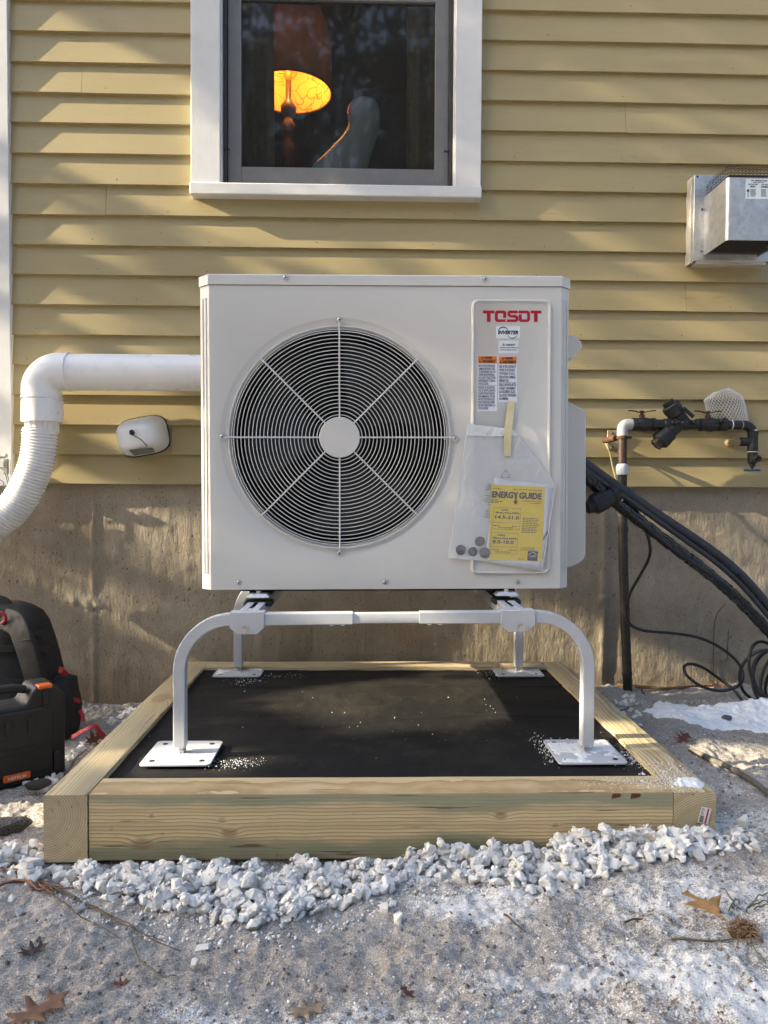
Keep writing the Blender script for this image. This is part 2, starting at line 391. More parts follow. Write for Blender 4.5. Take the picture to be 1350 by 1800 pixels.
def mat_film(name='milky_plastic_film', op=0.30):
    t = NT(name); t.t.nodes.remove(t.b)
    tr = t.n('BsdfTransparent'); tr.inputs[0].default_value = (0.97, 0.97, 0.97, 1)
    df = t.n('BsdfDiffuse'); df.inputs[0].default_value = (0.93, 0.95, 0.98, 1)
    gl = t.n('BsdfGlossy'); gl.inputs['Roughness'].default_value = 0.10
    wr = t.noise((38, 10, 16), 3, 0.55, 0.6, src=t.mapped(1, rot=(0, R(-28), 0))); wb = t.bump(wr, 0.55, 0.010); t.link(wb, gl.inputs['Normal']); t.link(wb, df.inputs['Normal'])
    tl = t.n('BsdfTranslucent'); tl.inputs[0].default_value = (0.85, 0.87, 0.89, 1); dm = t.n('MixShader'); dm.inputs[0].default_value = 0.18; t.link(df.outputs[0], dm.inputs[1]); t.link(tl.outputs[0], dm.inputs[2])
    a = t.n('MixShader'); a.inputs[0].default_value = op; t.link(tr.outputs[0], a.inputs[1]); t.link(dm.outputs[0], a.inputs[2])
    fr = t.n('Fresnel'); fr.inputs['IOR'].default_value = 1.55; t.link(wb, fr.inputs['Normal']); b = t.n('MixShader'); t.link(fr.outputs[0], b.inputs[0]); t.link(a.outputs[0], b.inputs[1]); t.link(gl.outputs[0], b.inputs[2])
    t.link(b.outputs[0], t.out.inputs[0]); return t.m

M_SIDING = mat_siding(); M_CONC = mat_concrete(); M_GROUND = mat_ground(); M_SNOW = mat_snow(); M_STONE = mat_stone(); M_CRUST = mat_crust()
M_TRIM = mat_white_paint('white_trim_paint', (0.67, 0.665, 0.66)); M_GLASS = mat_window_glass(); M_FILM = mat_film('clear_plastic_film', 0.15); M_FILM2 = mat_film('milky_plastic_film', 0.85)
M_UNIT = pbr('warm_grey_enamel', (0.615, 0.605, 0.585), 0.42, var=0.035, vscale=2.5, dirt=0.03, bump=0.04, bscale=700, bdist=0.0004, rvar=0.05)
M_STAND = pbr('white_powder_coat', (0.50, 0.515, 0.55), 0.38, var=0.04, vscale=20, bump=0.05, bscale=600, bdist=0.0004)
M_ZINC = pbr('zinc_plated_steel', (0.55, 0.56, 0.56), 0.35, metal=0.9, var=0.12, vscale=90)
M_PVC = pbr('white_pvc', (0.80, 0.80, 0.81), 0.30, var=0.03, vscale=9, rvar=0.08, dirt=0.06)
M_BLACK = pbr('black_plastic', (0.012, 0.012, 0.013), 0.5, var=0.3, vscale=30, bump=0.1, bscale=400)
M_RUBBER = pbr('black_rubber', (0.018, 0.018, 0.018), 0.75, var=0.2, vscale=40)
M_DARK = pbr('dark_cavity', (0.005, 0.005, 0.005), 0.7, var=0.2)
M_GALV = pbr('galvanised_sheet', (0.62, 0.61, 0.60), 0.42, metal=0.75, var=0.12, vscale=30, dirt=0.35, bump=0.05, bscale=200)
M_MAT = None

# ------------------------------------------------------------------ ground
def ghb(x, y):
    x = np.asarray(x, float); y = np.asarray(y, float)
    z = -0.012 + 0.075 * sstep(-0.3, 1.0, x) * sstep(0.9, 1.7, y) - 0.03 * sstep(2.35, 2.8, y) * sstep(0.2, 1.0, x) - 0.02 * sstep(-0.5, -1.0, x) * sstep(2.0, 2.7, y)
    z = z + 0.03 * sstep(0.1, 0.9, x) * (1 - sstep(0.9, 1.7, y))
    return z
def gh(x, y):
    near = np.exp(-((np.asarray(x) / 6) ** 2 + ((np.asarray(y) - 1.5) / 6) ** 2))
    return ghb(x, y) + near * (0.016 * fbm(x, y, 5.5, 3, 3) + 0.012 * fbm(x, y, 24, 4, 9, 0.6) + 0.0052 * fbm(x, y, 62, 3, 5, 0.6))
def axis(lo, hi, step, far, g=1.12):
    a = list(np.arange(lo, hi + 1e-6, step)); s = step
    while a[-1] < far: s *= g; a.append(a[-1] + s)
    s = step
    while a[0] > -far: s *= g; a.insert(0, a[0] - s)
    return np.array(a)
gx = axis(-1.45, 1.6, 0.0046, 150); gy = axis(0.88, 2.78, 0.0046, 150)
XX, YY = np.meshgrid(gx, gy); ZZ = gh(XX, YY)
nX, nY = len(gx), len(gy); idx = np.arange(nX * nY).reshape(nY, nX)
F = np.stack([idx[:-1,:-1], idx[:-1,1:], idx[1:,1:], idx[1:,:-1]], -1).reshape(-1, 4)
ground = mesh_np('ground', np.stack([XX, YY, ZZ], -1).reshape(-1, 3), F, M_GROUND, smooth=True)
tag(ground, 'frosty grey brown soil dusted with old snow in front of the house', kind='structure')
SN = 0.40 + 0.42 * fbm(XX + 0.4*YY, YY - 0.3*XX, 2.6, 5, 21) + 0.30 * fbm(XX*0.6 + YY, YY, 12, 4, 23)
SN = SN + 0.07 * sstep(-0.05, 0.5, XX) * (1 - sstep(1.35, 1.6, YY)) - 0.12 * sstep(-0.1, -0.6, XX)
SN = SN - 0.34 * np.exp(-(((XX + 0.02) / 0.30) ** 2 + ((YY - 1.22) / 0.10) ** 2)) - 0.3 * np.exp(-(((XX - 0.65) / 0.32) ** 2 + ((YY - 1.42) / 0.05) ** 2))
SN = SN - 0.30 * np.exp(-(((XX - 0.98) / 0.25) ** 2 + ((YY - 2.02) / 0.2) ** 2)) - 0.5 * sstep(2.45, 2.7, YY) - 0.25 * np.exp(-(((XX + 0.75) / 0.3) ** 2 + ((YY - 1.35) / 0.12) ** 2))
for px, py, sx, sy, am in ((830, 1590, .13, .08, .45), (960, 1690, .22, .07, .18), (770, 1530, .10, .03, .4), (1260, 1600, .18, .05, .10), (1120, 1770, .3, .05, .06), (560, 1770, .12, .05, .3), (330, 1760, .08, .03, .35), (160, 1690, .10, .03, .25), (450, 1690, .2, .05, -.25), (620, 1640, .16, .05, -.35), (80, 1640, .14, .05, -.2), (1330, 1480, .2, .05, .15), (1000, 1540, .2, .02, -.3), (1150, 1650, .16, .04, -.1)):
    q = G(px, py, 0.01); SN = SN + am * np.exp(-(((XX - q.x) / sx) ** 2 + ((YY - q.y) / sy) ** 2))
at = ground.data.attributes.new('snow', 'FLOAT', 'POINT'); at.data.foreach_set('value', SN.ravel().astype(np.float32))

# ------------------------------------------------------------------ house
YS = 2.735            # face of the clapboard butts
YC = 2.762            # concrete face
XL, XR = -1.57, 3.6   # house corner, far end of what is built
house = thing('house', 'tan clapboard house with white window trim above a concrete foundation', 'house', (0, YC, 0))
z0 = (P(20, 850, YS).z + P(1350, 857, YS).z) / 2
EXP = 0.1085
# foundation with form-board ripples, a seam ridge and rubbed patches
fx = np.arange(XL, XR, 0.010); fz = np.arange(-0.25, z0 + 0.03, 0.007)
FX, FZ = np.meshgrid(fx, fz)
def seam(px, w, h): xs = P(px, 1050, YC).x; return h * np.exp(-((FX - xs - 0.004 * fbm(FZ, FZ*0, 6, 2, 4)) / w) ** 2)
FY = YC - 0.0012 * fbm(FX * 6, FZ, 3, 2, 31) - 0.0030 * fbm(FX, FZ, 3.5, 3, 35) - 0.0016 * fbm(FX * 4, FZ * 0.7, 14, 3, 33) - 0.0014 * fbm(FX, FZ, 45, 3, 34) - seam(165, 0.004, 0.005) - seam(1061, 0.009, 0.006) - seam(640, 0.006, 0.003) - seam(930, 0.004, 0.002)
for px, py, s, a in ((165, 1062, 0.035, 0.012), (1062, 1055, 0.04, 0.012), (130, 1058, 0.03, 0.008)):
    q = P(px, py, YC); FY = FY - a * np.exp(-(((FX - q.x) / s) ** 2 + ((FZ - q.z) / (s*0.6)) ** 2)) * (0.4 + fbm(FX, FZ, 60, 3, 37))
n1, n2 = len(fx), len(fz); idx = np.arange(n1*n2).reshape(n2, n1)
F = np.stack([idx[:-1,:-1], idx[:-1,1:], idx[1:,1:], idx[1:,:-1]], -1).reshape(-1, 4)
V = np.stack([FX, FY, FZ], -1).reshape(-1, 3)
fnd = mesh_np('foundation', V, F, M_CONC, house, smooth=True)
tag(fnd, 'rough grey tan concrete foundation with pits and form marks')
mb = MB(); mb.box((XL, YC + 0.012, -0.3), (XR, YC + 0.25, z0 + 0.029)); mb.box((XL, YC + 0.25, -0.3), (XL + 0.2, 9, z0 + 0.029)); mb.build('foundation_core', M_CONC, house)
mb = MB()
for path in ([(1275,1062),(1262,1076),(1257,1090),(1255,1110),(1254,1135),(1253.5,1160),(1254,1185),(1253,1212)], [(1281,1108),(1279,1135),(1279,1160)]):
    mb.tube([P(x, y, YC - 0.0045) for x, y in path], 0.0011, 5)
mb.build('crack', pbr('crack_shadow_brown', (0.06, 0.03, 0.02), 0.9), house)

# window opening numbers
YT = 2.708
wl_o = P(335, 200, YT).x; wr_o = P(846.5, 200, YT).x; wl_i = P(387, 200, YT).x; wr_i = P(800, 200, YT).x
zs0 = (P(337, 342, YT).z + P(845, 350, YT).z) / 2; zs1 = (P(390, 322, YT).z + P(800, 329, YT).z) / 2; ztop = 3.35
HL, HR, HZ = wl_o + 0.02, wr_o - 0.02, zs0 + 0.012
# clapboards: a wedge each, butted where the joints are seen
joints = {9: [P(185, 380, YS).x], 6: [P(1206, 590, YS).x], 12: [0.95], 3: [0.62, P(205, 690, YS).x - 0.5], 13: [P(143, 180, YS).x], 15: [1.5], 8: [2.0], 5: [1.9], 1: [2.1, P(300, 790, YS).x]}
rb = random.Random(5)
k = 0; z = z0
while z < 3.5:
    segs = [(XL + 0.118, XR)]
    for j in joints.get(k, []):
        segs = [s for a, b in segs for s in (((a, j - 0.0006), (j + 0.0006, b)) if a < j < b else ((a, b),))]
    if z + EXP * 1.2 > HZ:
        cut = []
        for a, b in segs:
            if z + EXP*0.2 < HZ:      # the course under the sill is notched there
                for c_, d_, tp_ in ((a, wl_o + 0.012, None), (wl_o + 0.0124, wr_o - 0.0124, HZ - z), (wr_o - 0.012, b, None)):
                    if min(d_, b) - max(a, c_) > 0.01: cut.append((max(a, c_), min(d_, b), tp_))
                continue
            if a < wl_o: cut.append((a, min(b, wl_o + 0.012), None))
            if b > wr_o: cut.append((max(a, wr_o - 0.012), b, None))
        segs = cut
    for a, b, *tp_ in segs:
        top = EXP * 1.25
        if tp_ and tp_[0]: top = tp_[0]
        n = max(2, int((b - a) / 0.05)); mb = MB(); V = []; F = []
        ph = rb.random() * 50; th = 0.0140 + rb.uniform(-0.0012, 0.0012); dz = rb.uniform(-0.0012, 0.0012)
        for i in range(n + 1):
            x = a + (b - a) * i / n
            w1 = 0.0013 * float(fbm(x + ph, ph, 2.2, 3, 2)); w2 = 0.0012 * float(fbm(x + ph, ph + 9, 3, 3, 8))
            ev = 0.0008
            V += [(x, YS + w1 + ev*0.6, z + w2 + dz), (x, YS + w1, z + w2 + dz + ev), (x, YS + th*top/EXP + w1*0.4, z + top), (x, YS + 0.029, z + top), (x, YS + 0.0292, z + w2 + dz)]
        for i in range(n):
            for q in range(5): F.append((i*5+q, i*5+(q+1) % 5, (i+1)*5+(q+1) % 5, (i+1)*5+q))
        F += [(4,3,2,1,0), tuple(n*5+q for q in range(5))]
        mb.add(V, F)
        nx = a + 0.06 + rb.random()*0.2
        while nx < b - 0.03:                                    # nail heads
            zz = z + 0.018 + rb.uniform(-0.004, 0.006); yy = YS + th*(zz - z)/EXP
            mb.cyl((nx, yy + 0.002, zz), (nx, yy - 0.0004, zz), 0.0017 + rb.random()*0.0008, n=7, mi=1)
            nx += 0.40 + rb.uniform(-0.03, 0.03)
        mb.build('clapboard', [M_SIDING, pbr('rusty_nail_head', (0.13, 0.09, 0.05), 0.8, var=0.4)], house, recalc=True)
    z += EXP; k += 1
# sheathing behind the boards and the side of the house round the corner
mb = MB(); ya, yb = YS + 0.0305, YS + 0.062
mb.box((XL, ya, z0 + 0.035), (HL, yb, 3.6)); mb.box((HR, ya, z0 + 0.035), (XR, yb, 3.6)); mb.box((HL, ya, z0 + 0.035), (HR, yb, HZ)); mb.box((HL, ya, ztop), (HR, yb, 3.6))
mb.build('wall_sheathing', pbr('sheathing_board', (0.3, 0.24, 0.15), 0.8), house)
mb = MB(); mb.box((XL, yb + 0.001, z0), (XL + 0.1, 9, 3.6)); mb.build('side_wall', M_SIDING, house)
mb = MB(); mb.prism([(XL - 0.3, 3.6), (XR, 3.6), (XR, 3.75), (XL - 0.3, 3.75)], YS - 0.12, 9.1); mb.build('roof', pbr('roof_soffit_white', (0.6, 0.6, 0.58), 0.7), house)
xcb = (P(13, 100, YS - 0.012).x + P(20, 750, YS - 0.012).x) / 2
mb = MB(); mb.box((XL, YS - 0.013, z0 - 0.008), (xcb, YS + 0.03, 3.598)); cb = mb.build('corner_board', M_TRIM, house, bevel=0.002)

# window
win_b = MB(); xa_, xb_ = wl_i - 0.004, wr_i + 0.004; za_ = zs1 - 0.005; ya_, yb_ = YT + 0.012, YS + 0.06; tk = 0.008
win_b.prism([(xa_, za_), (xb_, za_), (xb_, ztop), (xb_-tk, ztop), (xb_-tk, za_+tk), (xa_+tk, za_+tk), (xa_+tk, ztop), (xa_, ztop)], ya_, yb_)
window = win_b.build('window', M_TRIM, house, bevel=0.001)
tag(window, 'white trimmed window with grey storm frame and dark glass')
for a, b in ((wl_o, wl_i), (wr_i, wr_o)):
    mb = MB(); mb.box((a, YT, zs1 - 0.03), (b, YS + 0.031, ztop)); mb.build('casing_board', M_TRIM, window, bevel=0.003)
mb = MB(); mb.box((wl_o - 0.002, YT - 0.012, zs0), (wr_o + 0.002, YS + 0.04, zs1)); mb.build('sill', M_TRIM, window, bevel=0.004)
YG = 2.768
M_STORM = pbr('grey_storm_frame', (0.19, 0.185, 0.18), 0.5, metal=0.2, var=0.08, vscale=20, dirt=0.1)
gl_ = P(425, 200, YG).x; gr_ = P(764, 200, YG).x; gz0 = (P(425, 295, YG).z + P(764, 300, YG).z)/2; gz1 = P(600, 4, YG).z
mb = MB(); yA, yB = YG - 0.012, YG + 0.02
mb.box((wl_i + 0.018, yA, zs1 + 0.006), (gl_, yB, ztop)); mb.box((gr_, yA, zs1 + 0.006), (wr_i - 0.018, yB, ztop))
mb.box((gl_, yA + 0.001, zs1 + 0.006), (gr_, yB, gz0)); mb.box((gl_, yA + 0.001, gz1), (gr_, yB, gz1 + 0.035))
mb.build('sash', M_STORM, window, bevel=0.002)
w = 0.013
for a, b in ((wl_i + 0.0045, wl_i + 0.0045 + w), (wr_i - 0.0045 - w, wr_i - 0.0045)): mb = MB(); mb.box((a, yA - 0.016, zs1 + 0.0042), (b, yB, ztop)); mb.build('storm_track', pbr('dark_track_metal', (0.05, 0.048, 0.046), 0.5, metal=0.3), window, bevel=0.001)
mb = MB(); mb.box((wl_i + 0.02, yA - 0.010, zs1 + 0.0005), (wr_i - 0.02, yA - 0.002, zs1 + 0.004)); mb.build('storm_track', MATS['dark_track_metal'], window)
for px, py in ((399, 262), (785, 266)):
    c = P(px, py, yA - 0.02); mb = MB(); mb.box(c - Vector((0.010, 0.002, 0.0025)), c + Vector((0.010, 0.004, 0.0025))); mb.build('latch', M_BLACK, window)
for a, b in ((gz0, gz1), (gz1 + 0.035, ztop)):
    mb = MB(); mb.box((gl_, YG + 0.002, a), (gr_, YG + 0.005, b)); mb.build('pane', M_GLASS, window)
# the room behind the glass
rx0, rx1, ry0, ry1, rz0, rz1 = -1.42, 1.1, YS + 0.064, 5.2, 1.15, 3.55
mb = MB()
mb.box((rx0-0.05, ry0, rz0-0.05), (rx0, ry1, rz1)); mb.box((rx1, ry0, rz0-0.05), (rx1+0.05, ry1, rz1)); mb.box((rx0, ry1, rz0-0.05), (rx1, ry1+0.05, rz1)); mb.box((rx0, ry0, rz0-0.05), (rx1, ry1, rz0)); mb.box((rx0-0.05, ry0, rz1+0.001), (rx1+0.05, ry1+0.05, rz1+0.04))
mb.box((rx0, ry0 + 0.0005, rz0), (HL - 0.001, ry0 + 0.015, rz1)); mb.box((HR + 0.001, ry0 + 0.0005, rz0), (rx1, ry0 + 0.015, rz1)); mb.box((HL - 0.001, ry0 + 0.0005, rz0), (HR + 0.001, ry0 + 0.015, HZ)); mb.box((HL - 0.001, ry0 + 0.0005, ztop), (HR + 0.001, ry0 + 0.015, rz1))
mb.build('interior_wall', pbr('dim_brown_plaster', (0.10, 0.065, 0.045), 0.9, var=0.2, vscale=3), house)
mb = MB(); mb.box((HL + 0.001, YG + 0.021, HZ + 0.001), (HR - 0.001, YG + 0.26, HZ + 0.05)); mb.build('window_stool', pbr('dark_stained_wood', (0.06, 0.035, 0.02), 0.5, var=0.2), house)
def curtain(name, x0, x1, y, za, zb, mat, label, amp=0.018, nf=3, lean=0.0):
    nx, nz = 48, 14; V = []; F = []
    for j in range(nz+1):
        for i in range(nx+1):
            u = i/nx; v = j/nz
            V.append((x0 + (x1-x0)*u + lean*(1-v), y + amp*math.sin(2*math.pi*nf*u + 0.8*v) + amp*0.4*math.sin(9*u*nf + 3*v), za + (zb-za)*v))
    for j in range(nz):
        for i in range(nx): a = j*(nx+1)+i; F.append((a, a+1, a+nx+2, a+nx+1))
    mb = MB(); mb.add(V, F); o = mb.build(name, mat, None, smooth=80, recalc=False)
    so = o.modifiers.new('thickness', 'SOLIDIFY'); so.thickness = 0.002
    tag(o, label, 'curtain'); return o
M_CUR = pbr('grey_taupe_cloth', (0.16, 0.135, 0.125), 0.9, var=0.15, vscale=40, bump=0.3, bscale=900)
curtain('curtain', gl_ - 0.10, P(478, 100, 2.87).x, 2.87, HZ + 0.055, rz1 - 0.06, M_CUR, 'grey brown curtain at the left side of the window glass', amp=0.012, lean=0.012)
curtain('curtain', P(716, 100, 2.86).x, gr_ + 0.10, 2.86, HZ + 0.055, rz1 - 0.06, pbr('tan_woven_cloth', (0.15, 0.115, 0.075), 0.9, var=0.2, vscale=60, bump=0.4, bscale=900), 'dim tan curtain at the right side of the window glass', amp=0.01)
# table lamp
LY = 3.32; lc = P(511, 163, LY); lx = lc.x; lzr = lc.z
lamp = thing('floor_lamp', 'lit lamp with tall brown shade and turned wooden column behind the window', 'lamp', (lx, LY, rz0))
def mat_shade(inside):
    t = NT('lamp_shade_inside' if inside else 'lamp_shade_outside')
    if inside:
        n = t.noise(9, 2); vo = t.n('TexVoronoi', feature='DISTANCE_TO_EDGE'); vo.inputs['Scale'].default_value = 1
        ds = t.n('TexNoise'); ds.inputs['Scale'].default_value = 9; ds.inputs['Detail'].default_value = 1; t.link(t.coord(), ds.inputs['Vector'])
        ad = t.n('VectorMath', operation='MULTIPLY_ADD'); t.link(ds.outputs['Color'], ad.inputs[0]); ad.inputs[1].default_value = (2.6, 2.6, 2.6); t.link(t.mapped(15), ad.inputs[2]); t.link(ad.outputs[0], vo.inputs['Vector'])
        ln = t.ramp(vo.outputs['Distance'], [(0.02, 1.0), (0.045, 0.0)])
        c = t.mix(n, (0.85, 0.52, 0.10), (0.95, 0.66, 0.16)); c = t.mix(t.math('MULTIPLY', ln, 0.85), c, (0.42, 0.17, 0.02))
    else: c = t.mix(t.noise((120, 120, 30), 4), (0.27, 0.165, 0.10), (0.38, 0.245, 0.15))
    t.fin(c, 0.9); tl = t.n('BsdfTranslucent'); t.link(c, tl.inputs[0]); mx = t.n('MixShader'); mx.inputs[0].default_value = 0.03 if inside else 0.5
    t.link(t.b.outputs[0], mx.inputs[1]); t.link(tl.outputs[0], mx.inputs[2]); t.link(mx.outputs[0], t.out.inputs[0]); return t.m
prof = [(0.180, 0.0), (0.181, 0.08), (0.178, 0.20), (0.165, 0.28), (0.135, 0.35), (0.10, 0.39)]
Ml = Matrix.Translation((lx, LY, lzr))
def open_lathe(prof, n, M):
    V = []; F = []
    for r, zz in prof:
        for i in range(n): V.append(M @ Vector((r*math.cos(2*math.pi*i/n), r*math.sin(2*math.pi*i/n), zz)))
    for j in range(len(prof)-1):
        for i in range(n): kk = (i+1) % n; F.append((j*n+i, j*n+kk, (j+1)*n+kk, (j+1)*n+i))
    return V, F
mb = MB(); mb.add(*open_lathe(prof, 48, Ml)); sh = mb.build('lamp_shade', mat_shade(False), lamp, smooth=60, recalc=False)
mb = MB(); mb.add(*open_lathe([(r-0.003, zz+0.0005) for r, zz in prof], 48, Ml)); mb.build('shade_lining', mat_shade(True), sh, smooth=60, recalc=False)
mb = MB(); mb.tube([Ml @ Vector((0.1795*math.cos(a*math.pi/24), 0.1795*math.sin(a*math.pi/24), 0)) for a in range(48)], 0.004, 6, closed=True); mb.build('shade_rim', pbr('brown_trim', (0.2, 0.08, 0.03), 0.8), sh)
mb = MB(); zz = lzr - 0.06
col = [(0.13, rz0), (0.13, rz0+0.03), (0.03, rz0+0.06), (0.02, rz0+0.4)]
for q, (r, dzp) in enumerate([(0.014, -0.75), (0.03, -0.68), (0.016, -0.62), (0.030, -0.50), (0.036, -0.46), (0.016, -0.40), (0.024, -0.36), (0.032, -0.30), (0.016, -0.255), (0.028, -0.23), (0.030, -0.20), (0.014, -0.17), (0.033, -0.145), (0.035, -0.12), (0.020, -0.10), (0.013, -0.09), (0.013, -0.02), (0.011, 0.02)]): col.append((r, lzr + dzp + 0.06))
mb.lathe(col, 20, Matrix.Translation((lx - 0.01, LY, 0))); mb.build('column', pbr('turned_dark_wood', (0.09, 0.04, 0.02), 0.35, var=0.3), lamp, smooth=50)
mb = MB(); mb.lathe([(0.012, 0.05), (0.017, 0.06), (0.017, 0.12), (0.010, 0.13)], 16, Matrix.Translation((lx - 0.01, LY, lzr))); mb.cyl((lx - 0.03, LY, lzr + 0.085), (lx - 0.055, LY, lzr + 0.085), 0.003, n=8); mb.build('socket', pbr('brass_socket', (0.5, 0.33, 0.1), 0.4, metal=0.8), lamp, smooth=50)
bl = NT('lit_bulb'); bl.b.inputs['Emission Color'].default_value = (1, 0.62, 0.22, 1); bl.b.inputs['Emission Strength'].default_value = 6
mb = MB(); mb.lathe([(0.0001, 0.13), (0.014, 0.14), (0.03, 0.18), (0.026, 0.21), (0.0001, 0.225)], 16, Matrix.Translation((lx - 0.01, LY, lzr))); mb.build('bulb', bl.m, lamp, smooth=80)
pl = bpy.data.lights.new('bulb_light', 'POINT'); pl.energy = 2.1; pl.color = (1.0, 0.56, 0.17); pl.shadow_soft_size = 0.03
po = bpy.data.objects.new('bulb_light', pl); COL.objects.link(po); po.location = (lx - 0.01, LY - 0.06, lzr + 0.16); attach(po, lamp)
# figurine on the inner sill
rows = [(300,545,646),(290,550,648),(280,562,651),(265,578,655),(250,592,660),(235,606,665),(222,612,668),(210,611,669),(198,609,669),(188,611,667),(180,617,663),(175,626,655),(172.5,634,646)]
YF = 2.93; V = []; F = []; n = 20; zbot = HZ + 0.05
rr = [(P(600, py, YF).z, P(a, py, YF).x, P(b, py, YF).x) for py, a, b in rows]; rr.insert(0, (zbot, rr[0][1], rr[0][2]))
for zz, a, b in rr:
    hw = (b-a)/2; hd = min(hw, 0.055)*0.95
    for i in range(n): V.append(((a+b)/2 + hw*math.cos(2*math.pi*i/n), YF + hd*math.sin(2*math.pi*i/n), zz))
for j in range(len(rr)-1):
    for i in range(n): kk = (i+1) % n; F.append((j*n+i, j*n+kk, (j+1)*n+kk, (j+1)*n+i))
F += [tuple(range(n-1,-1,-1)), tuple((len(rr)-1)*n+i for i in range(n))]
mb = MB(); mb.add(V, F); o = mb.build('figurine', pbr('pale_blue_grey_ceramic', (0.34, 0.40, 0.42), 0.35, var=0.05), None, smooth=60)
o.modifiers.new('s', 'SUBSURF').render_levels = 1
tag(o, 'pale blue grey rounded figurine on the inner sill behind the window glass', 'figurine')
# ------------------------------------------------------------------ timber frame
ZT = 0.14
pf = (G(75, 1399, ZT).y + G(1258, 1391, ZT).y) / 2; pb = G(650, 1163, ZT).y
pxl = G(75, 1399, ZT).x; pxr = G(1258, 1391, ZT).x
TW = 0.089
frame = thing('timber_frame', 'rectangular frame of treated timbers round the black mat under the unit', 'timber frame', ((pxl+pxr)/2, (pf+pb)/2, 0))
def beam(p0, p1, mat, label=None, dz=0.0, seed=0):
    """a timber with eased edges and slightly uneven faces, local x along its length"""
    p0 = Vector(p0); p1 = Vector(p1); L = (p1-p0).length; ang = math.atan2(p1.y-p0.y, p1.x-p0.x)
    sec = rrect(-TW/2, -0.07, TW/2, 0.07, 0.004, 2); n = max(4, int(L/0.04)); V = []; F = []; k = len(sec)
    for i in range(n+1):
        x = -L/2 + L*i/n; e = 0.0
        for a, b in sec:
            w = 0.0009*float(fbm(np.array(x*3+seed), np.array(a*9+b*5+seed), 2, 2, 41)); V.append((x, a*(1+w*8), b*(1+w*6)))
    for i in range(n):
        for q in range(k): r = (q+1) % k; F.append((i*k+q, i*k+r, (i+1)*k+r, (i+1)*k+q))
    F += [tuple(range(k-1,-1,-1)), tuple(n*k+q for q in range(k))]
    mb = MB(); mb.add(V, F); o = mb.build('beam', mat, None, smooth=40)
    c = (p0+p1)/2; o.location = (c.x, c.y, ZT - 0.07 + dz); o.rotation_euler = (0, 0, ang); attach(o, frame)
    if label: tag(o, label)
    return o
W1 = mat_wood('treated_pine_front', -0.015, -0.17, 1, green=0.85, freq=135, band=True, knots=((-0.335, -0.045, 0.014, 0.006), (-0.32, -0.045, -0.012, 0.012), (0.245, -0.045, 0.020, 0.010), (-0.50, -0.045, -0.035, 0.016), (-0.48, -0.045, 0.024, 0.004), (0.13, -0.045, -0.05, 0.009), (0.36, -0.045, 0.0, 0.005)), tint=(1.02, 0.98, 0.84))
W2 = mat_wood('treated_pine_left', 0.047, 0.025, 5, green=0.35, freq=190, knots=((0.12, 0.0, 0.07, 0.035),), tint=(0.9, 0.88, 0.85))
W3 = mat_wood('treated_pine_right', -0.045, -0.06, 9, green=0.25, freq=210, tint=(0.95, 0.95, 0.9))
W4 = mat_wood('treated_pine_back', -0.02, 0.04, 13, green=0.3, freq=330)
beam((pxl+TW/2, pf, 0), (pxl+TW/2, pb, 0), W2, seed=1); beam((pxr-TW/2, pf+0.001, 0), (pxr-TW/2, pb+0.001, 0), W3, dz=-0.001, seed=2)
beam((pxl+TW+0.003, pf+TW/2+0.002, 0), (pxr-TW-0.002, pf+TW/2+0.002, 0), W1, dz=0.0005, seed=3)
beam((pxl+TW+0.002, pb-TW/2, 0), (pxr-TW-0.002, pb-TW/2, 0), W4, dz=0.001, seed=4)
# retail tag stapled to the right timber's end, printed bars only
tg = MB(); q0 = P(1227, 1449, pf - 0.001); ux = Vector((1, 0, 0)); 
Mt = Matrix.Translation(P(1235, 1447, pf - 0.0012)) @ Matrix.Rotation(R(13), 4, 'Y')
tg.prism([(-0.011, 0), (0.011, 0), (0.011, 0.034), (-0.011, 0.034)], -0.0006, 0, Mt)
to = tg.build('price_tag', pbr('white_print_card', (0.75, 0.74, 0.72), 0.6, var=0.03), None); attach(to, frame); tag(to, 'white tag with red stripe on the right timber end')
tb = MB(); tb.prism([(0.003, 0.001), (0.0065, 0.001), (0.0065, 0.033), (0.003, 0.033)], -0.0011, -0.0008, Mt); tb.build('red_stripe', pbr('print_red', (0.55, 0.03, 0.015), 0.5), to)
tb = MB()
for i in range(9): tb.prism([(-0.0095, 0.002+i*0.0016), (-0.001, 0.002+i*0.0016), (-0.001, 0.0028+i*0.0016), (-0.0095, 0.0028+i*0.0016)], -0.0011, -0.0008, Mt)
for i in range(5): tb.prism([(-0.0095, 0.019+i*0.0028), (-0.0015-0.002*(i % 3), 0.019+i*0.0028), (-0.0015-0.002*(i % 3), 0.0198+i*0.0028), (-0.0095, 0.0198+i*0.0028)], -0.0011, -0.0008, Mt)
tb.build('print_bars', pbr('print_dark', (0.03, 0.03, 0.035), 0.6), to)
for px, w in ((1084, 0.02), (1118, 0.022)):      # torn bark stains on the top edge
    q = P(px, 1394, pf); mb = MB(); mb.prism([(q.x-w/2, ZT-0.0135), (q.x+w*0.3, ZT-0.011), (q.x+w/2, ZT-0.006), (q.x+w/2-0.003, ZT-0.0032), (q.x-w/2+0.002, ZT-0.0030)], pf+0.0005, pf+0.004)
    mb.build('bark_scrap', pbr('red_brown_bark', (0.12, 0.035, 0.02), 0.9, var=0.3, vscale=90), frame)

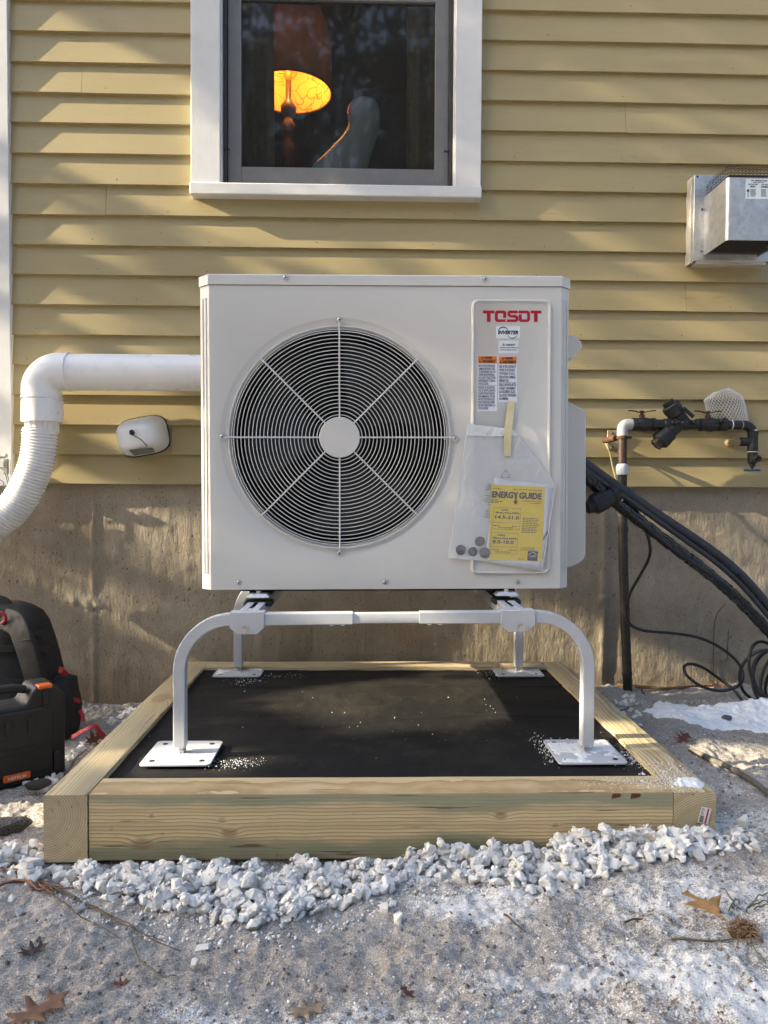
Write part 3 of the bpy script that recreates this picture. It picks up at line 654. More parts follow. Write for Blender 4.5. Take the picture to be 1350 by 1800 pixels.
# ------------------------------------------------------------------ weed mat
ZM = 0.124
mx = np.linspace(pxl+TW-0.002, pxr-TW+0.002, 220); my = np.linspace(pf+TW, pb-TW+0.002, 180)
MX, MY = np.meshgrid(mx, my)
MZ = ZM + 0.0035*fbm(MX, MY*2.5, 3, 3, 51) + 0.0012*fbm(MX*2, MY, 16, 3, 52) + 0.002*np.exp(-((MY - 2.05 - 0.05*np.sin(MX*4))/0.012)**2)*sstep(-.1, .2, MX) + 0.0025*np.exp(-((MY-2.42)/0.01)**2)
edge = np.minimum(np.minimum(MX-mx[0], mx[-1]-MX), np.minimum(MY-my[0], my[-1]-MY)); MZ = MZ + 0.006*np.exp(-edge/0.008)
n1, n2 = 220, 180; idx = np.arange(n1*n2).reshape(n2, n1)
F = np.stack([idx[:-1,:-1], idx[:-1,1:], idx[1:,1:], idx[1:,:-1]], -1).reshape(-1, 4)
def mat_fabric():
    t = NT('black_weed_fabric'); w = t.noise(420, 2); d = t.noise(4.5, 5, 0.65); s = t.noise(260, 3, 0.7); g = t.noise(30, 4, 0.65)
    c = t.mix(t.ramp(d, [(0.45, 0.0), (0.70, 0.6)]), (0.0055, 0.0055, 0.0065), (0.030, 0.026, 0.020))
    c = t.mix(t.ramp(t.math('ADD', s, t.math('MULTIPLY', t.math('SUBTRACT', d, 0.5), 0.35)), [(0.68, 0.0), (0.76, 0.8)]), c, (0.33, 0.27, 0.20))
    c = t.mix(t.ramp(g, [(0.62, 0.0), (0.8, 0.18)]), c, (0.09, 0.075, 0.06))
    t.b.inputs['Specular IOR Level'].default_value = 0.3; return t.fin(c, 0.75, t.bump(g, 0.3, 0.004, t.bump(w, 0.5, 0.0012)))
weed = mesh_np('weed_mat', np.stack([MX, MY, MZ], -1).reshape(-1, 3), F, mat_fabric(), smooth=True)
sol = weed.modifiers.new('thick', 'SOLIDIFY'); sol.thickness = 0.003; sol.offset = -1
tag(weed, 'black landscape fabric sheet stretched inside the timber frame', 'mat')
mb = MB(); mb.box((pxl+TW-0.001, pf+TW+0.0015, -0.05), (pxr-TW+0.001, pb-TW, ZM-0.012)); bed = mb.build('gravel_fill', pbr('fill_gravel_grey', (0.25, 0.24, 0.22), 0.9), frame)

# ------------------------------------------------------------------ stand
YB1, YB2 = 1.785, 2.60
TS = 0.029
stand = thing('equipment_stand', 'white steel tube stand with four foot plates carrying the outdoor unit', 'stand', (0, (YB1+YB2)/2, ZM))
sec = rrect(-TS/2, -TS/2, TS/2, TS/2, 0.0026, 2); sec_in = rrect(-TS/2+0.0022, -TS/2+0.0022, TS/2-0.0022, TS/2-0.0022, 0.0022, 2)
zl = P(440, 1087.5, YB1).z; zr_ = P(920, 1083.5, YB1).z
xl = P(317, 1250, YB1).x; xr = P(1031.5, 1250, YB1).x
def zbar(x): return zl + (zr_-zl)*(x - P(440,1087,YB1).x)/(P(920,1083,YB1).x - P(440,1087,YB1).x)
railx = (P(436, 1090, YB1).x, P(908, 1090, YB1).x)
def plate(x, y):
    b = MB(); b.prism(rrect(-0.0825, -0.0825, 0.0825, 0.0825, 0.012, 4), 0, 0.005, Matrix.Translation((x, y, ZM + 0.010)) @ Matrix.Rotation(R(90), 4, 'X') @ Matrix.Rotation(R(180), 4, 'Z'))
    o = b.build('foot_plate', M_STAND, stand, bevel=0.0012)
    h = MB()
    for sx in (-1, 1):
        for sy in (-1, 1): h.cyl((x+sx*0.058, y+sy*0.058, ZM+0.0095), (x+sx*0.058, y+sy*0.058, ZM+0.0106), 0.0065, n=14)
    h.build('bolt_hole', M_DARK, o)
    return o
def hexnut(b, c, r, h, n=6):
    b.cyl((c[0], c[1], c[2]), (c[0], c[1], c[2]+h), r, n=n)
for yb_, inner in ((YB1, True), (YB2, True)):
    for sx, x, side in ((1, xl, 0), (-1, xr, 1)):
        zb = zbar(x); rad = 0.125; zfoot = P(317, 1310, YB1).z
        pts = [(x, yb_, zfoot), (x, yb_, (zfoot+zb)/2), (x, yb_, zb-rad)]
        for i in range(1, 13):
            a = R(90*i/12); pts.append((x + sx*rad*(1-math.cos(a)), yb_, zb - rad + rad*math.sin(a) + (zbar(x+sx*rad)-zb)*i/12))
        xe = P(620 if side == 0 else 737, 1085, YB1).x
        pts.append((xe, yb_, zbar(xe)))
        b = MB(); b.sweep(sec, pts, up=(0, 1, 0)); b.build('bent_leg_tube', M_STAND, stand, smooth=22)
        py = yb_; plate(x + sx*0.006, py)
        b = MB(); cz = ZM + 0.0105; cx = x + sx*0.004
        b.cyl((cx, py, cz), (cx, py, zfoot+0.02), 0.0042, n=10); hexnut(b, (cx, py, cz), 0.010, 0.007); hexnut(b, (cx, py, cz+0.011), 0.0088, 0.006); hexnut(b, (cx, py, zfoot-0.007), 0.0095, 0.0068)
        b.build('levelling_bolt', M_ZINC, stand, smooth=30)
    xa, xb = P(560, 1085, YB1).x, P(800, 1085, YB1).x
    b = MB(); b.sweep(sec_in, [(xa, yb_, zbar(xa)), (xb, yb_, zbar(xb))], up=(0, 1, 0)); b.build('inner_cross_tube', M_STAND, stand, smooth=40)
    b = MB()
    for px in (583, 603, 755, 773):
        x = P(px, 1098, YB1).x; b.cyl((x, yb_, zbar(x)-TS/2-0.004), (x, yb_, zbar(x)-TS/2+0.001), 0.006, n=8)
    b.build('set_screw', M_ZINC, stand)
    for i, rx in enumerate(railx):
        zc = zbar(rx); hw = 0.0415; t = 0.003; top = zc + TS/2 + 0.0005
        b = MB(); yf = yb_ - TS/2 - 0.0008
        drop = P(440, 1112.5, YB1).z - P(440, 1087.5, YB1).z + zc
        poly = [(rx-hw, top+t), (rx+hw, top+t), (rx+hw, drop+0.016), (rx+hw-0.018, drop), (rx-hw+0.018, drop), (rx-hw, drop+0.016)]
        b.prism(poly, yf-t, yf); yk = yb_ + TS/2 + 0.0008; b.prism(poly, yk, yk+t)
        b.box((rx-hw+0.0002, yf-0.0002, top), (rx+hw-0.0002, yk+0.0002, top+t-0.0002))
        sd = b.build('saddle_bracket', M_STAND, stand, bevel=0.0012)
        b = MB(); bx_ = rx + (-0.006 if i == 0 else 0.008); bz = drop + 0.011
        Mb = Matrix.Translation((bx_, yf - t, bz)) @ Matrix.Rotation(R(90), 4, 'X')
        b.lathe([(0.0115, -0.0002), (0.0115, 0.0016), (0.006, 0.0018)], 18, Mb); b.cyl((0,0,0.0015), (0,0,0.0075), 0.0078, 0.0075, n=6, M=Mb)
        b.build('bolt', M_ZINC, sd, smooth=30)
for i, rx in enumerate(railx):
    zc = zbar(rx) + TS/2 + 0.0036; b = MB(); y0_, y1_ = YB1 + TS/2 + 0.001, YB2 - TS/2 - 0.001; h = 0.032; w = 0.0225; sl_ = 0.0055
    b.box((rx-w, y0_-0.016, zc-0.003), (rx-sl_, y1_, zc)); b.box((rx+sl_, y0_-0.016, zc-0.003), (rx+w, y1_, zc))
    b.box((rx-w, y0_+0.004, zc-h), (rx-w+0.003, y1_, zc-0.003)); b.box((rx+w-0.003, y0_+0.004, zc-h), (rx+w, y1_, zc-0.003))
    for yy in np.arange(y0_, y1_, 0.16): b.box((rx-sl_, yy, zc-0.0028), (rx+sl_, yy+0.03, zc-0.0002))
    b.build('support_rail', M_STAND, stand, bevel=0.0008)

# ------------------------------------------------------------------ heat pump
YU = 1.945
TILT = R(-0.33)
O = P(677, 1035.5, YU)
MU = Matrix.Translation(O) @ Matrix.Rotation(TILT, 4, 'Y'); MUI = MU.inverted()
def FU(px, py, v=0.0):
    q = MUI @ P(px, py, YU + v); return q.x, q.z
U0 = FU(369, 770)[0]; U1 = FU(985.5, 770)[0]; WT = FU(677, 503)[1]; WL = FU(677, 483.5)[1]
DEP = 0.37; CH = 0.026
SL = FU(354.5, 770, 0.03)[0]; SR = FU(997.5, 770, 0.03)[0]
heat = thing('heat_pump', 'large grey outdoor heat pump unit with round fan grille on white stand', 'heat pump', tuple(O))
fcx, fcw = FU(597, 769); RS = 207 / FPX * YU
RG = 194 / FPX * YU
# front panel with a round opening
angs = sorted(set([2*math.pi*i/120 for i in range(120)] + [math.atan2(w-fcw, u-fcx) % (2*math.pi) for u in (U0, U1) for w in (0, WT)]))
V = []; F = []
for a in angs:
    ca, sa = math.cos(a), math.sin(a); t = 9
    if ca > 1e-9: t = min(t, (U1-fcx)/ca)
    if ca < -1e-9: t = min(t, (U0-fcx)/ca)
    if sa > 1e-9: t = min(t, (WT-fcw)/sa)
    if sa < -1e-9: t = min(t, (0-fcw)/sa)
    V.append((fcx+ca*t, 0, fcw+sa*t))
    for r, v in ((RS+0.003, 0), (RS, 0.001), (RS-0.006, 0.0045), (RS-0.010, 0.0055), (RG+0.001, 0.0060), (RG-0.003, 0.009), (RG-0.007, 0.024)): V.append((fcx+ca*r, v, fcw+sa*r))
k = 8
for i in range(len(angs)):
    j = (i+1) % len(angs)
    for q in range(k-1): F.append((i*k+q, j*k+q, j*k+q+1, i*k+q+1))
mb = MB(); mb.add(V, F, 0, MU); fp = mb.build('front_panel', M_UNIT, heat, smooth=25, recalc=False)
# chamfers, sides, back, base
mb = MB(); ch = [(U0, 0), (SL, CH), (SL, DEP), (SR, DEP), (SR, CH), (U1, 0)]
V = [(u, v, 0) for u, v in ch] + [(u, v, WT) for u, v in ch]; n = len(ch); F = []
for i in range(n-1): F.append((i, i+1, n+i+1, n+i))
F.append(tuple(range(n))); F.append(tuple(range(2*n-1, n-1, -1)))
mb.add(V, F, 0, MU)
mb.build('casing', M_UNIT, heat, smooth=20)
for s, (ua, ub) in ((-1, (U0, SL)), (1, (U1, SR))):
    mb = MB()
    for f0, f1 in ((0.30, 0.42), (0.66, 0.78)):
        a = (ua+(ub-ua)*f0, CH*f0); b_ = (ua+(ub-ua)*f1, CH*f1); nx, ny = s*0.0016, -0.0016
        V = [(a[0], a[1], 0.04), (b_[0], b_[1], 0.04), (b_[0]+nx, b_[1]+ny, 0.043), (a[0]+nx, a[1]+ny, 0.043), (a[0], a[1], WT-0.03), (b_[0], b_[1], WT-0.03), (b_[0]+nx, b_[1]+ny, WT-0.033), (a[0]+nx, a[1]+ny, WT-0.033)]
        mb.add(V, [(0,1,2,3), (4,7,6,5), (0,4,5,1), (1,5,6,2), (2,6,7,3), (3,7,4,0)], 0, MU)
    mb.build('corner_rib', M_UNIT, heat)
mb = MB(); lid = [(U0-0.0015, -0.004), (SL-0.003, CH-0.002), (SL-0.003, DEP+0.003), (SR+0.003, DEP+0.003), (SR+0.003, CH-0.002), (U1+0.0015, -0.004)]
V = [(u, v, WT+0.0015) for u, v in lid] + [(u, v, WL-0.003) for u, v in lid] + [(u*0.996, v+0.003, WL) for u, v in lid]
F = [tuple(range(6)), tuple(range(17, 11, -1))]
for i in range(6):
    j = (i+1) % 6; F += [(i, j, 6+j, 6+i), (6+i, 6+j, 12+j, 12+i)]
mb.add(V, F, 0, MU); mb.build('top_cover', M_UNIT, heat)
def screw(px, py, r=0.0052, v=0.0, par=None):
    u, w = FU(px, py); b = MB(); Ms = MU @ Matrix.Translation((u, v, w)) @ Matrix.Rotation(R(90), 4, 'X')
    b.lathe([(r*1.35, 0), (r*1.35, 0.0008), (r, 0.0012), (r*0.95, 0.003), (r*0.6, 0.0042), (0.0001, 0.0044)], 16, Ms)
    o = b.build('screw', M_ZINC, par or heat, smooth=40)
    c = MB(); c.box((-r*0.55, -r*0.13, 0.0043), (r*0.55, r*0.13, 0.0047), 0, Ms); c.box((-r*0.13, -r*0.55, 0.0043), (r*0.13, r*0.55, 0.0047), 0, Ms); c.build('cross_slot', M_DARK, o)
    return o
for px, py in ((420, 1024), (677, 1023), (910, 1023)): screw(px, py, v=-0.0002)
for px, py in ((502, 489), (852, 492)):
    u, w = FU(px, py); b = MB(); b.prism(rrect(u-0.009, w-0.010, u+0.009, w+0.010, 0.006, 4), -0.0048, -0.002, MU); b.build('screw_tab', M_UNIT, heat, bevel=0.0008); screw(px, py, v=-0.0049)
# inside of the fan opening; near-black bell mouth colour carries its deep shade
mb = MB(); prof = [(RG-0.0065, 0.018), (RG-0.008, 0.08), (RG-0.004, 0.12)]
V = []; F = []; n = 64
for r, v in prof:
    for i in range(n): V.append((fcx+r*math.cos(2*math.pi*i/n), v, fcw+r*math.sin(2*math.pi*i/n)))
for j in range(2):
    for i in range(n): kk = (i+1) % n; F.append((j*n+i, j*n+kk, (j+1)*n+kk, (j+1)*n+i))
mb.add(V, F, 0, MU); mb.build('bell_mouth', M_DARK, heat, smooth=60, recalc=False)
mb = MB(); mb.box((SL+0.02, DEP-0.03, 0.02), (SR-0.02, DEP-0.012, WT-0.02), 0, MU); mb.build('coil', M_DARK, heat)
fan = MB(); Mf = MU @ Matrix.Translation((fcx, 0.075, fcw)) @ Matrix.Rotation(R(90), 4, 'X')
fan.lathe([(0.05, -0.06), (0.055, 0.0), (0.045, 0.012), (0.0001, 0.016)], 24, Mf)
for b3 in range(3):
    V = []; F = []; nr, na = 8, 8; a0 = R(120*b3 + 25)
    for i in range(nr+1):
        rr_ = 0.05 + (RG-0.03-0.05)*i/nr
        for j in range(na+1):
            a = a0 + R(85)*j/na*(0.55+0.45*i/nr) - 0.4*(i/nr)**2
            V.append((rr_*math.cos(a), rr_*math.sin(a), -0.05 + 0.055*j/na))
    for i in range(nr):
        for j in range(na): q = i*(na+1)+j; F.append((q, q+1, q+na+2, q+na+1))
    fan.add(V, F, 0, Mf)
fan.build('fan', pbr('dark_grey_fan_plastic', (0.007, 0.007, 0.0075), 0.55, var=0.1), heat, smooth=40, recalc=False)
# guard: rings, spokes, hub
hb = MB(); Mh = MU @ Matrix.Translation((fcx, -0.0035, fcw)) @ Matrix.Rotation(R(90), 4, 'X'); RH = 35.5 / FPX * YU
hb.lathe([(RH, -0.004), (RH, 0.002), (RH-0.0015, 0.0034), (0.0001, 0.0036)], 56, Mh); grille = hb.build('fan_grille', M_UNIT, heat, smooth=30)
WIRE = pbr('grille_enamel', (0.66, 0.66, 0.645), 0.4, var=0.02)
pxm = YU / FPX
radii = [(39.5 + 6.62*i)*pxm for i in range(22)] + [184.5*pxm, 188*pxm, 193.5*pxm]
def ring(r, wr, v):
    b = MB(); b.tube([(fcx+r*math.cos(2*math.pi*i/72), v, fcw+r*math.sin(2*math.pi*i/72)) for i in range(72)], wr, 6, closed=True, up=(0,1,0), M=MU); return b
for i, r in enumerate(radii): ring(r, 0.0012 if i < 24 else 0.0019, -0.0012 - 0.0012*math.sin(i*0.1)).build('grille_ring', WIRE, grille, smooth=60)
for i in range(8):
    a = R(45*i); r1 = 193*pxm if i % 2 else 205*pxm
    b = MB(); ca, sa = math.cos(a), math.sin(a); b.cyl((fcx+ca*(RH-0.004), -0.0042, fcw+sa*(RH-0.004)), (fcx+ca*r1, -0.0040 if i % 2 else -0.0032, fcw+sa*r1), 0.0022, n=8, M=MU); b.build('spoke', WIRE, grille, smooth=60)
for px, py in ((597, 563), (597, 972), (391, 768), (800, 771)): screw(px, py, r=0.0058, v=-0.003)
# embossed service panel
a = FU(826.5, 1010.5); b_ = FU(970, 526.5)
V = []; F = []; outs = []
for ins, v, rad in ((0, -0.0004, 0.018), (0.0035, -0.0072, 0.0165), (0.0060, -0.0086, 0.014), (0.0085, -0.0066, 0.012), (0.0110, -0.0032, 0.011)):
    outs.append([(x, v, w) for x, w in rrect(a[0]+ins, a[1]+ins, b_[0]-ins, b_[1]-ins, rad, 6)])
n = len(outs[0])
for o_ in outs: V += o_
for j in range(4):
    for i in range(n): kk = (i+1) % n; F.append((j*n+i, j*n+kk, (j+1)*n+kk, (j+1)*n+i))
F.append(tuple(4*n+i for i in range(n)))
mb = MB(); mb.add(V, F, 0, MU); sp_ = mb.build('service_panel', M_UNIT, heat, smooth=50)
VS = -0.0032      # face of the service panel
# valve cover and hand hold on the right side
yv0, yv1 = 0.15, 0.31
def SIDE(px, py, v): q = MUI @ P(px, py, YU + v); return q.x, q.z
pts = [SIDE(px, py, 0.2) for px, py in ((985, 708), (996, 712), (1013, 721), (1019, 724), (1021.5, 730), (1021, 972), (1018, 980), (1010, 987), (996, 993.5), (985, 995))]
mb = MB(); mb.prism(pts, yv0, yv1, MU); mb.build('valve_cover', M_UNIT, heat, bevel=0.004, segs=3)
pts = [SIDE(px, py, 0.12) for px, py in ((985, 596), (997, 597), (1005, 602), (1011, 609), (1013, 615), (1010, 622), (1004, 630), (998, 637), (985, 638))]
mb = MB(); mb.prism(pts, 0.06, 0.16, MU); mb.build('hand_hold', M_UNIT, heat, bevel=0.004, segs=3)
# mounting feet
for i, (px, rx) in enumerate(((455.5, railx[0]), (889, railx[1]))):
    zr0 = zbar(rx) + TS/2 + 0.0038; fx_ = P(px, 1050, 1.955).x; y0_ = 1.925; y1_ = YU + DEP + 0.02
    uz = MU @ Vector((fx_ - O.x, 0, 0))
    for y_ in (y0_, y1_ - 0.06):
        b = MB(); b.prism(rrect(-0.0365, -0.03, 0.0365, 0.03, 0.008, 3), 0, 0.011, Matrix.Translation((fx_, y_+0.03, zr0)) @ Matrix.Rotation(R(90), 4, 'X') @ Matrix.Rotation(R(180), 4, 'Z')); ft = b.build('rubber_foot', M_RUBBER, heat, bevel=0.002)
        b = MB(); zt_ = zr0 + 0.0112
        V = [(fx_-0.031, y_+0.004, zt_), (fx_+0.031, y_+0.004, zt_), (fx_+0.031, y_+0.056, zt_), (fx_-0.031, y_+0.056, zt_), (fx_-0.022, y_+0.012, zt_+0.009), (fx_+0.022, y_+0.012, zt_+0.009), (fx_+0.022, y_+0.05, zt_+0.009), (fx_-0.022, y_+0.05, zt_+0.009)]
        b.add(V, [(0,3,2,1), (4,5,6,7), (0,1,5,4), (1,2,6,5), (2,3,7,6), (3,0,4,7)]); b.build('foot_bracket', pbr('bright_galvanised', (0.72, 0.73, 0.73), 0.35, metal=0.5, var=0.08, vscale=40), heat, bevel=0.001)
        b = MB(); b.cyl((fx_, y_+0.024, zt_+0.009), (fx_, y_+0.024, zt_+0.016), 0.0065, n=6); b.build('foot_bolt', M_ZINC, heat)
    b = MB(); zt2 = uz.z - 0.0005; b.box((fx_-0.03, y0_+0.058, zr0+0.013), (fx_+0.03, y1_-0.062, zt2)); b.build('base_channel', M_DARK, heat)
mb = MB(); mb.box((SL+0.1, 0.03, -0.008), (SR-0.16, DEP-0.02, -0.0002), 0, MU); mb.build('base_pan', M_DARK, heat)

# ------------------------------------------------------------------ print on the unit
M_LOGO = pbr('logo_red', (0.42, 0.006, 0.025), 0.35, var=0.03)
M_PAPER = pbr('label_white', (0.74, 0.76, 0.82), 0.4, var=0.02); M_INK = pbr('label_ink', (0.02, 0.02, 0.03), 0.5); M_INKB = pbr('label_blue_black_ink', (0.05, 0.06, 0.12), 0.5)
M_ORANGE = pbr('label_orange', (0.72, 0.20, 0.02), 0.45, var=0.03); M_GREEN = pbr('label_green', (0.03, 0.22, 0.09), 0.5); M_YELLOW = pbr('guide_yellow', (0.80, 0.60, 0.015), 0.5, var=0.02)
def uvpoly(mb, pts, v, M=MU):
    n = len(pts); mb.add([(x, v, w) for x, w in pts], [tuple(range(n))], 0, M)
def flat_text(mb, body, u, w, size, v, bold=0, shear=0, align='LEFT', width=None, M=MU, spacing=1.0):
    V2, F2 = text_geo(body, size, bold, shear, spacing, align, width)
    mb.add([(u+a_, v, w+c_) for a_, c_ in V2], F2, 0, M)
# logo letters, drawn in a 105 x 21 grid
def LG(x, y): q = FU(848.5 + x, 546.5 + y); return q
lg = MB()
def lp(pts): uvpoly(lg, [LG(x, y) for x, y in pts], VS - 0.0006)
lp([(0,0),(20,0),(20,5),(13.5,5),(13.5,20),(7,20),(7,5),(0,5)][::-1])
lp([(21,3),(24,0),(38,0),(41,3),(41,13),(35.5,13),(35.5,5),(26,5),(26,15.5),(41,15.5),(39,18),(41,20),(24,20),(21,17)][::-1])
lp([(43,3),(46,0),(60,0),(62,2.5),(59,5),(48,5),(48,7.5),(58,7.5),(62,11),(62,17),(59,20),(41.5,20),(42.5,15.5),(57,15.5),(57,13),(47,12),(43,9)][::-1])
lp([(63,0),(79,0),(82.5,3),(82.5,17),(79,20),(66,20),(62.8,17),(62.8,7),(68,7),(68,15.5),(77.5,15.5),(77.5,5),(62,5)][::-1])
lp([(83.5,0),(102.5,0),(102.5,5),(96,5),(96,20),(89.5,20),(89.5,5),(83.5,5)][::-1])
lg.build('brand_lettering', M_LOGO, sp_, recalc=False)
def sticker(name, x0, y0, x1, y1, mat, r=0.002, v=VS-0.0007, label=None):
    p, q = FU(x0, y1), FU(x1, y0); b = MB(); b.prism(rrect(p[0], p[1], q[0], q[1], r, 3), v, v+0.0006, MU); o = b.build(name, mat, heat)
    if label: tag(o, label)
    return o, p[0], p[1], q[0]-p[0], q[1]-p[1]
VT = VS - 0.0011
s, u, w, W_, H_ = sticker('inverter_sticker', 871.5, 574, 913.5, 595, M_PAPER, label='white sticker reading INVERTER')
b = MB(); flat_text(b, 'INVERTER', u+W_*0.07, w+H_*0.34, H_*0.40, VT, bold=0.0006, shear=0.25, width=W_*0.86)
def arc(b, cx, cz, r, a0, a1, w0, w1, n=14):
    V = []; F = []
    for i in range(n+1):
        a = R(a0+(a1-a0)*i/n); ww = w0+(w1-w0)*i/n; ww *= math.sin(math.pi*(0.12+0.76*i/n))
        V += [(cx+(r-ww)*math.cos(a), VT, cz+(r-ww)*math.sin(a)), (cx+(r+ww)*math.cos(a), VT, cz+(r+ww)*math.sin(a))]
    for i in range(n): F.append((2*i, 2*i+1, 2*i+3, 2*i+2))
    b.add(V, F, 0, MU)
arc(b, u+W_*0.30, w+H_*0.50, W_*0.21, 170, 20, 0.0014, 0.0012); b.build('lettering', M_INK, s, recalc=False)
b = MB(); arc(b, u+W_*0.68, w+H_*0.42, W_*0.21, 200, 340, 0.001, 0.0014); b.build('swoosh', M_GREEN, s, recalc=False)
s, u, w, W_, H_ = sticker('warranty_sticker', 876, 599.5, 911, 621.5, M_PAPER, label='small white sticker with a yellow triangle')
b = MB()
for i, (f0, f1) in enumerate(((0.07, 0.93), (0.09, 0.87))):
    x = u+W_*f0; rq = random.Random(i)
    while x < u+W_*f1:
        l = rq.uniform(0.001, 0.004); b.prism([(x, w+H_*(0.42-0.18*i)), (x+l, w+H_*(0.42-0.18*i)), (x+l, w+H_*(0.48-0.18*i)), (x, w+H_*(0.48-0.18*i))], VT, VT+0.0003, MU); x += l+0.0008
flat_text(b, 'WARRANTY', u+W_*0.36, w+H_*0.60, H_*0.20, VT, bold=0.0003, shear=0.2, width=W_*0.48); b.build('lettering', M_INK, s, recalc=False)
b = MB(); uvpoly(b, [(u+W_*0.16, w+H_*0.60), (u+W_*0.34, w+H_*0.60), (u+W_*0.25, w+H_*0.82)], VT); b.build('triangle', pbr('triangle_olive', (0.35, 0.30, 0.02), 0.5), s, recalc=False)
LEFT = ['RISK OF FIRE OR EXPLOSION.', 'FLAMMABLE REFRIGERANT USED.', 'TO BE REPAIRED ONLY BY', 'TRAINED SERVICE PERSONNEL.', 'DO NOT PUNCTURE', 'REFRIGERANT TUBING', 'INSTRUCTIONS', 'RISQUE D INCENDIE', 'OU D EXPLOSION.', 'FLUIDE FRIGORIGENE', 'INFLAMMABLE UTILISE.', 'NE DOIT ETRE REPARE QUE', 'PAR DU PERSONNEL FORME.', 'NE PAS PERFORER LA', 'TUYAUTERIE']
RIGHT = ['RISK OF FIRE. DISPOSE OF', 'PROPERLY IN ACCORDANCE', 'WITH FEDERAL OR LOCAL', 'REGULATIONS. FLAMMABLE', 'REFRIGERANT USED.', 'RISQUE D INCENDIE. METTRE', 'AU REBUT CONFORMEMENT', 'AUX REGLEMENTS. FLUIDE', 'OU LOCAUX. FRIGORIGENE', 'INFLAMMABLE.']
for x0, y0, x1, y1, lines, gap, lab in ((839, 625.5, 873.5, 723, LEFT, 7, 'longer white warning label with orange heading'), (875.5, 626.5, 908.5, 707, RIGHT, 5, 'shorter white warning label with orange heading')):
    s, u, w, W_, H_ = sticker('warning_label', x0, y0, x1, y1, M_PAPER, r=0.0008, label=lab); hh = 0.0195
    b = MB(); b.prism([(u+0.0012, w+H_-hh-0.001), (u+W_-0.0012, w+H_-hh-0.001), (u+W_-0.0012, w+H_-0.0012), (u+0.0012, w+H_-0.0012)], VT-0.0001, VT+0.0004, MU); b.build('heading', M_ORANGE, s)
    b = MB(); vt = VT-0.0004
    for i, word in enumerate(('WARNING', 'AVERTISSEMENT')):
        zz = w+H_-0.0085-0.0098*i; x_ = u + (0.0085 if i == 0 else 0.0025)
        uvpoly(b, [(x_, zz), (x_+0.0062, zz), (x_+0.0031, zz+0.0058)], vt)
        flat_text(b, word, x_+0.0075, zz, 0.0078, vt, bold=0.0004, width=(0.022 if i == 0 else 0.036))
    b.box((u+0.0012, vt, w+H_-0.0114), (u+W_-0.0012, vt+0.0002, w+H_-0.0109), 0, MU)
    b.build('heading_text', M_INK, s, recalc=False)
    b = MB(); st = (H_-hh-0.006)/(len(lines)+0.4)
    for i, ln in enumerate(lines):
        zz = w+H_-hh-0.0035-st*(i+0.85) - (0.002 if i >= gap else 0)
        flat_text(b, ln, u+0.0022, zz, st*1.08, VT, bold=0.0002, width=(W_-0.0044)*(0.55 if ln in ('INSTRUCTIONS', 'REFRIGERANT USED.', 'INFLAMMABLE.', 'TUYAUTERIE') else random.uniform(0.9, 1.0)))
    zz = w+H_-hh-0.0035-st*gap-0.0005; b.box((u+0.002, VT, zz), (u+W_-0.002, VT+0.0002, zz+0.0006), 0, MU)
    b.build('body_text', M_INKB, s, recalc=False)

# ------------------------------------------------------------------ bag of papers taped to the panel
def Q(px, py): return FU(px, py)
VB = -0.0102
outline = [(787, 980), (799, 900), (810, 820), (821.5, 746), (840, 748), (862, 751.5), (899.5, 755.5), (937, 803), (974.5, 853), (963, 926), (951.5, 1001.5), (905, 994), (851.5, 984.5)]
pl2 = [Q(*p) for p in outline]
def inside(x, y, poly):
    c = False; j = len(poly)-1
    for i in range(len(poly)):
        if (poly[i][1] > y) != (poly[j][1] > y) and x < (poly[j][0]-poly[i][0])*(y-poly[i][1])/(poly[j][1]-poly[i][1])+poly[i][0]: c = not c
        j = i
    return c
def sheet(name, poly, v, mat, amp, seed, parent=None, res=0.006, thick=0.0, bulge=0.0):
    """a limp sheet cut to an outline, with soft wrinkles"""
    bm = bmesh.new()
    dense = []
    for i in range(len(poly)):
        p, q = poly[i], poly[(i+1) % len(poly)]; L = math.hypot(q[0]-p[0], q[1]-p[1]); m = max(1, int(L/res))
        for j in range(m): dense.append((p[0]+(q[0]-p[0])*j/m, p[1]+(q[1]-p[1])*j/m))
    vs_ = [bm.verts.new((x, 0, w)) for x, w in dense]; bm.faces.new(vs_)
    x0, x1 = min(p[0] for p in poly), max(p[0] for p in poly); w0, w1 = min(p[1] for p in poly), max(p[1] for p in poly)
    for c in np.arange(x0+res, x1, res): bmesh.ops.bisect_plane(bm, geom=bm.verts[:]+bm.edges[:]+bm.faces[:], plane_co=(c, 0, 0), plane_no=(1, 0, 0))
    for c in np.arange(w0+res, w1, res): bmesh.ops.bisect_plane(bm, geom=bm.verts[:]+bm.edges[:]+bm.faces[:], plane_co=(0, 0, c), plane_no=(0, 0, 1))
    for vt in bm.verts:
        x, w = vt.co.x, vt.co.z; dmin = min(seg_d(x, w, poly[i], poly[(i+1) % len(poly)]) for i in range(len(poly)))
        fall = min(1, dmin/0.02)
        vt.co.y = v - bulge*fall + amp*(float(fbm(x*3.2+w*1.1, w*0.9-x*0.4, 14, 3, seed)) + 0.5*float(fbm(x*1.2-w*2.0, w+x, 22, 2, seed+5)))*(0.35+0.65*fall)
    me = bpy.data.meshes.new(name); bm.to_mesh(me); bm.free(); me.transform(MU); me.materials.append(mat); me.shade_smooth()
    o = bpy.data.objects.new(name, me); COL.objects.link(o)
    if thick: so = o.modifiers.new('t', 'SOLIDIFY'); so.thickness = thick
    if parent: attach(o, parent)
    return o
def seg_d(x, y, a, b):
    dx, dy = b[0]-a[0], b[1]-a[1]; t = max(0, min(1, ((x-a[0])*dx+(y-a[1])*dy)/(dx*dx+dy*dy+1e-12))); return math.hypot(x-a[0]-t*dx, y-a[1]-t*dy)
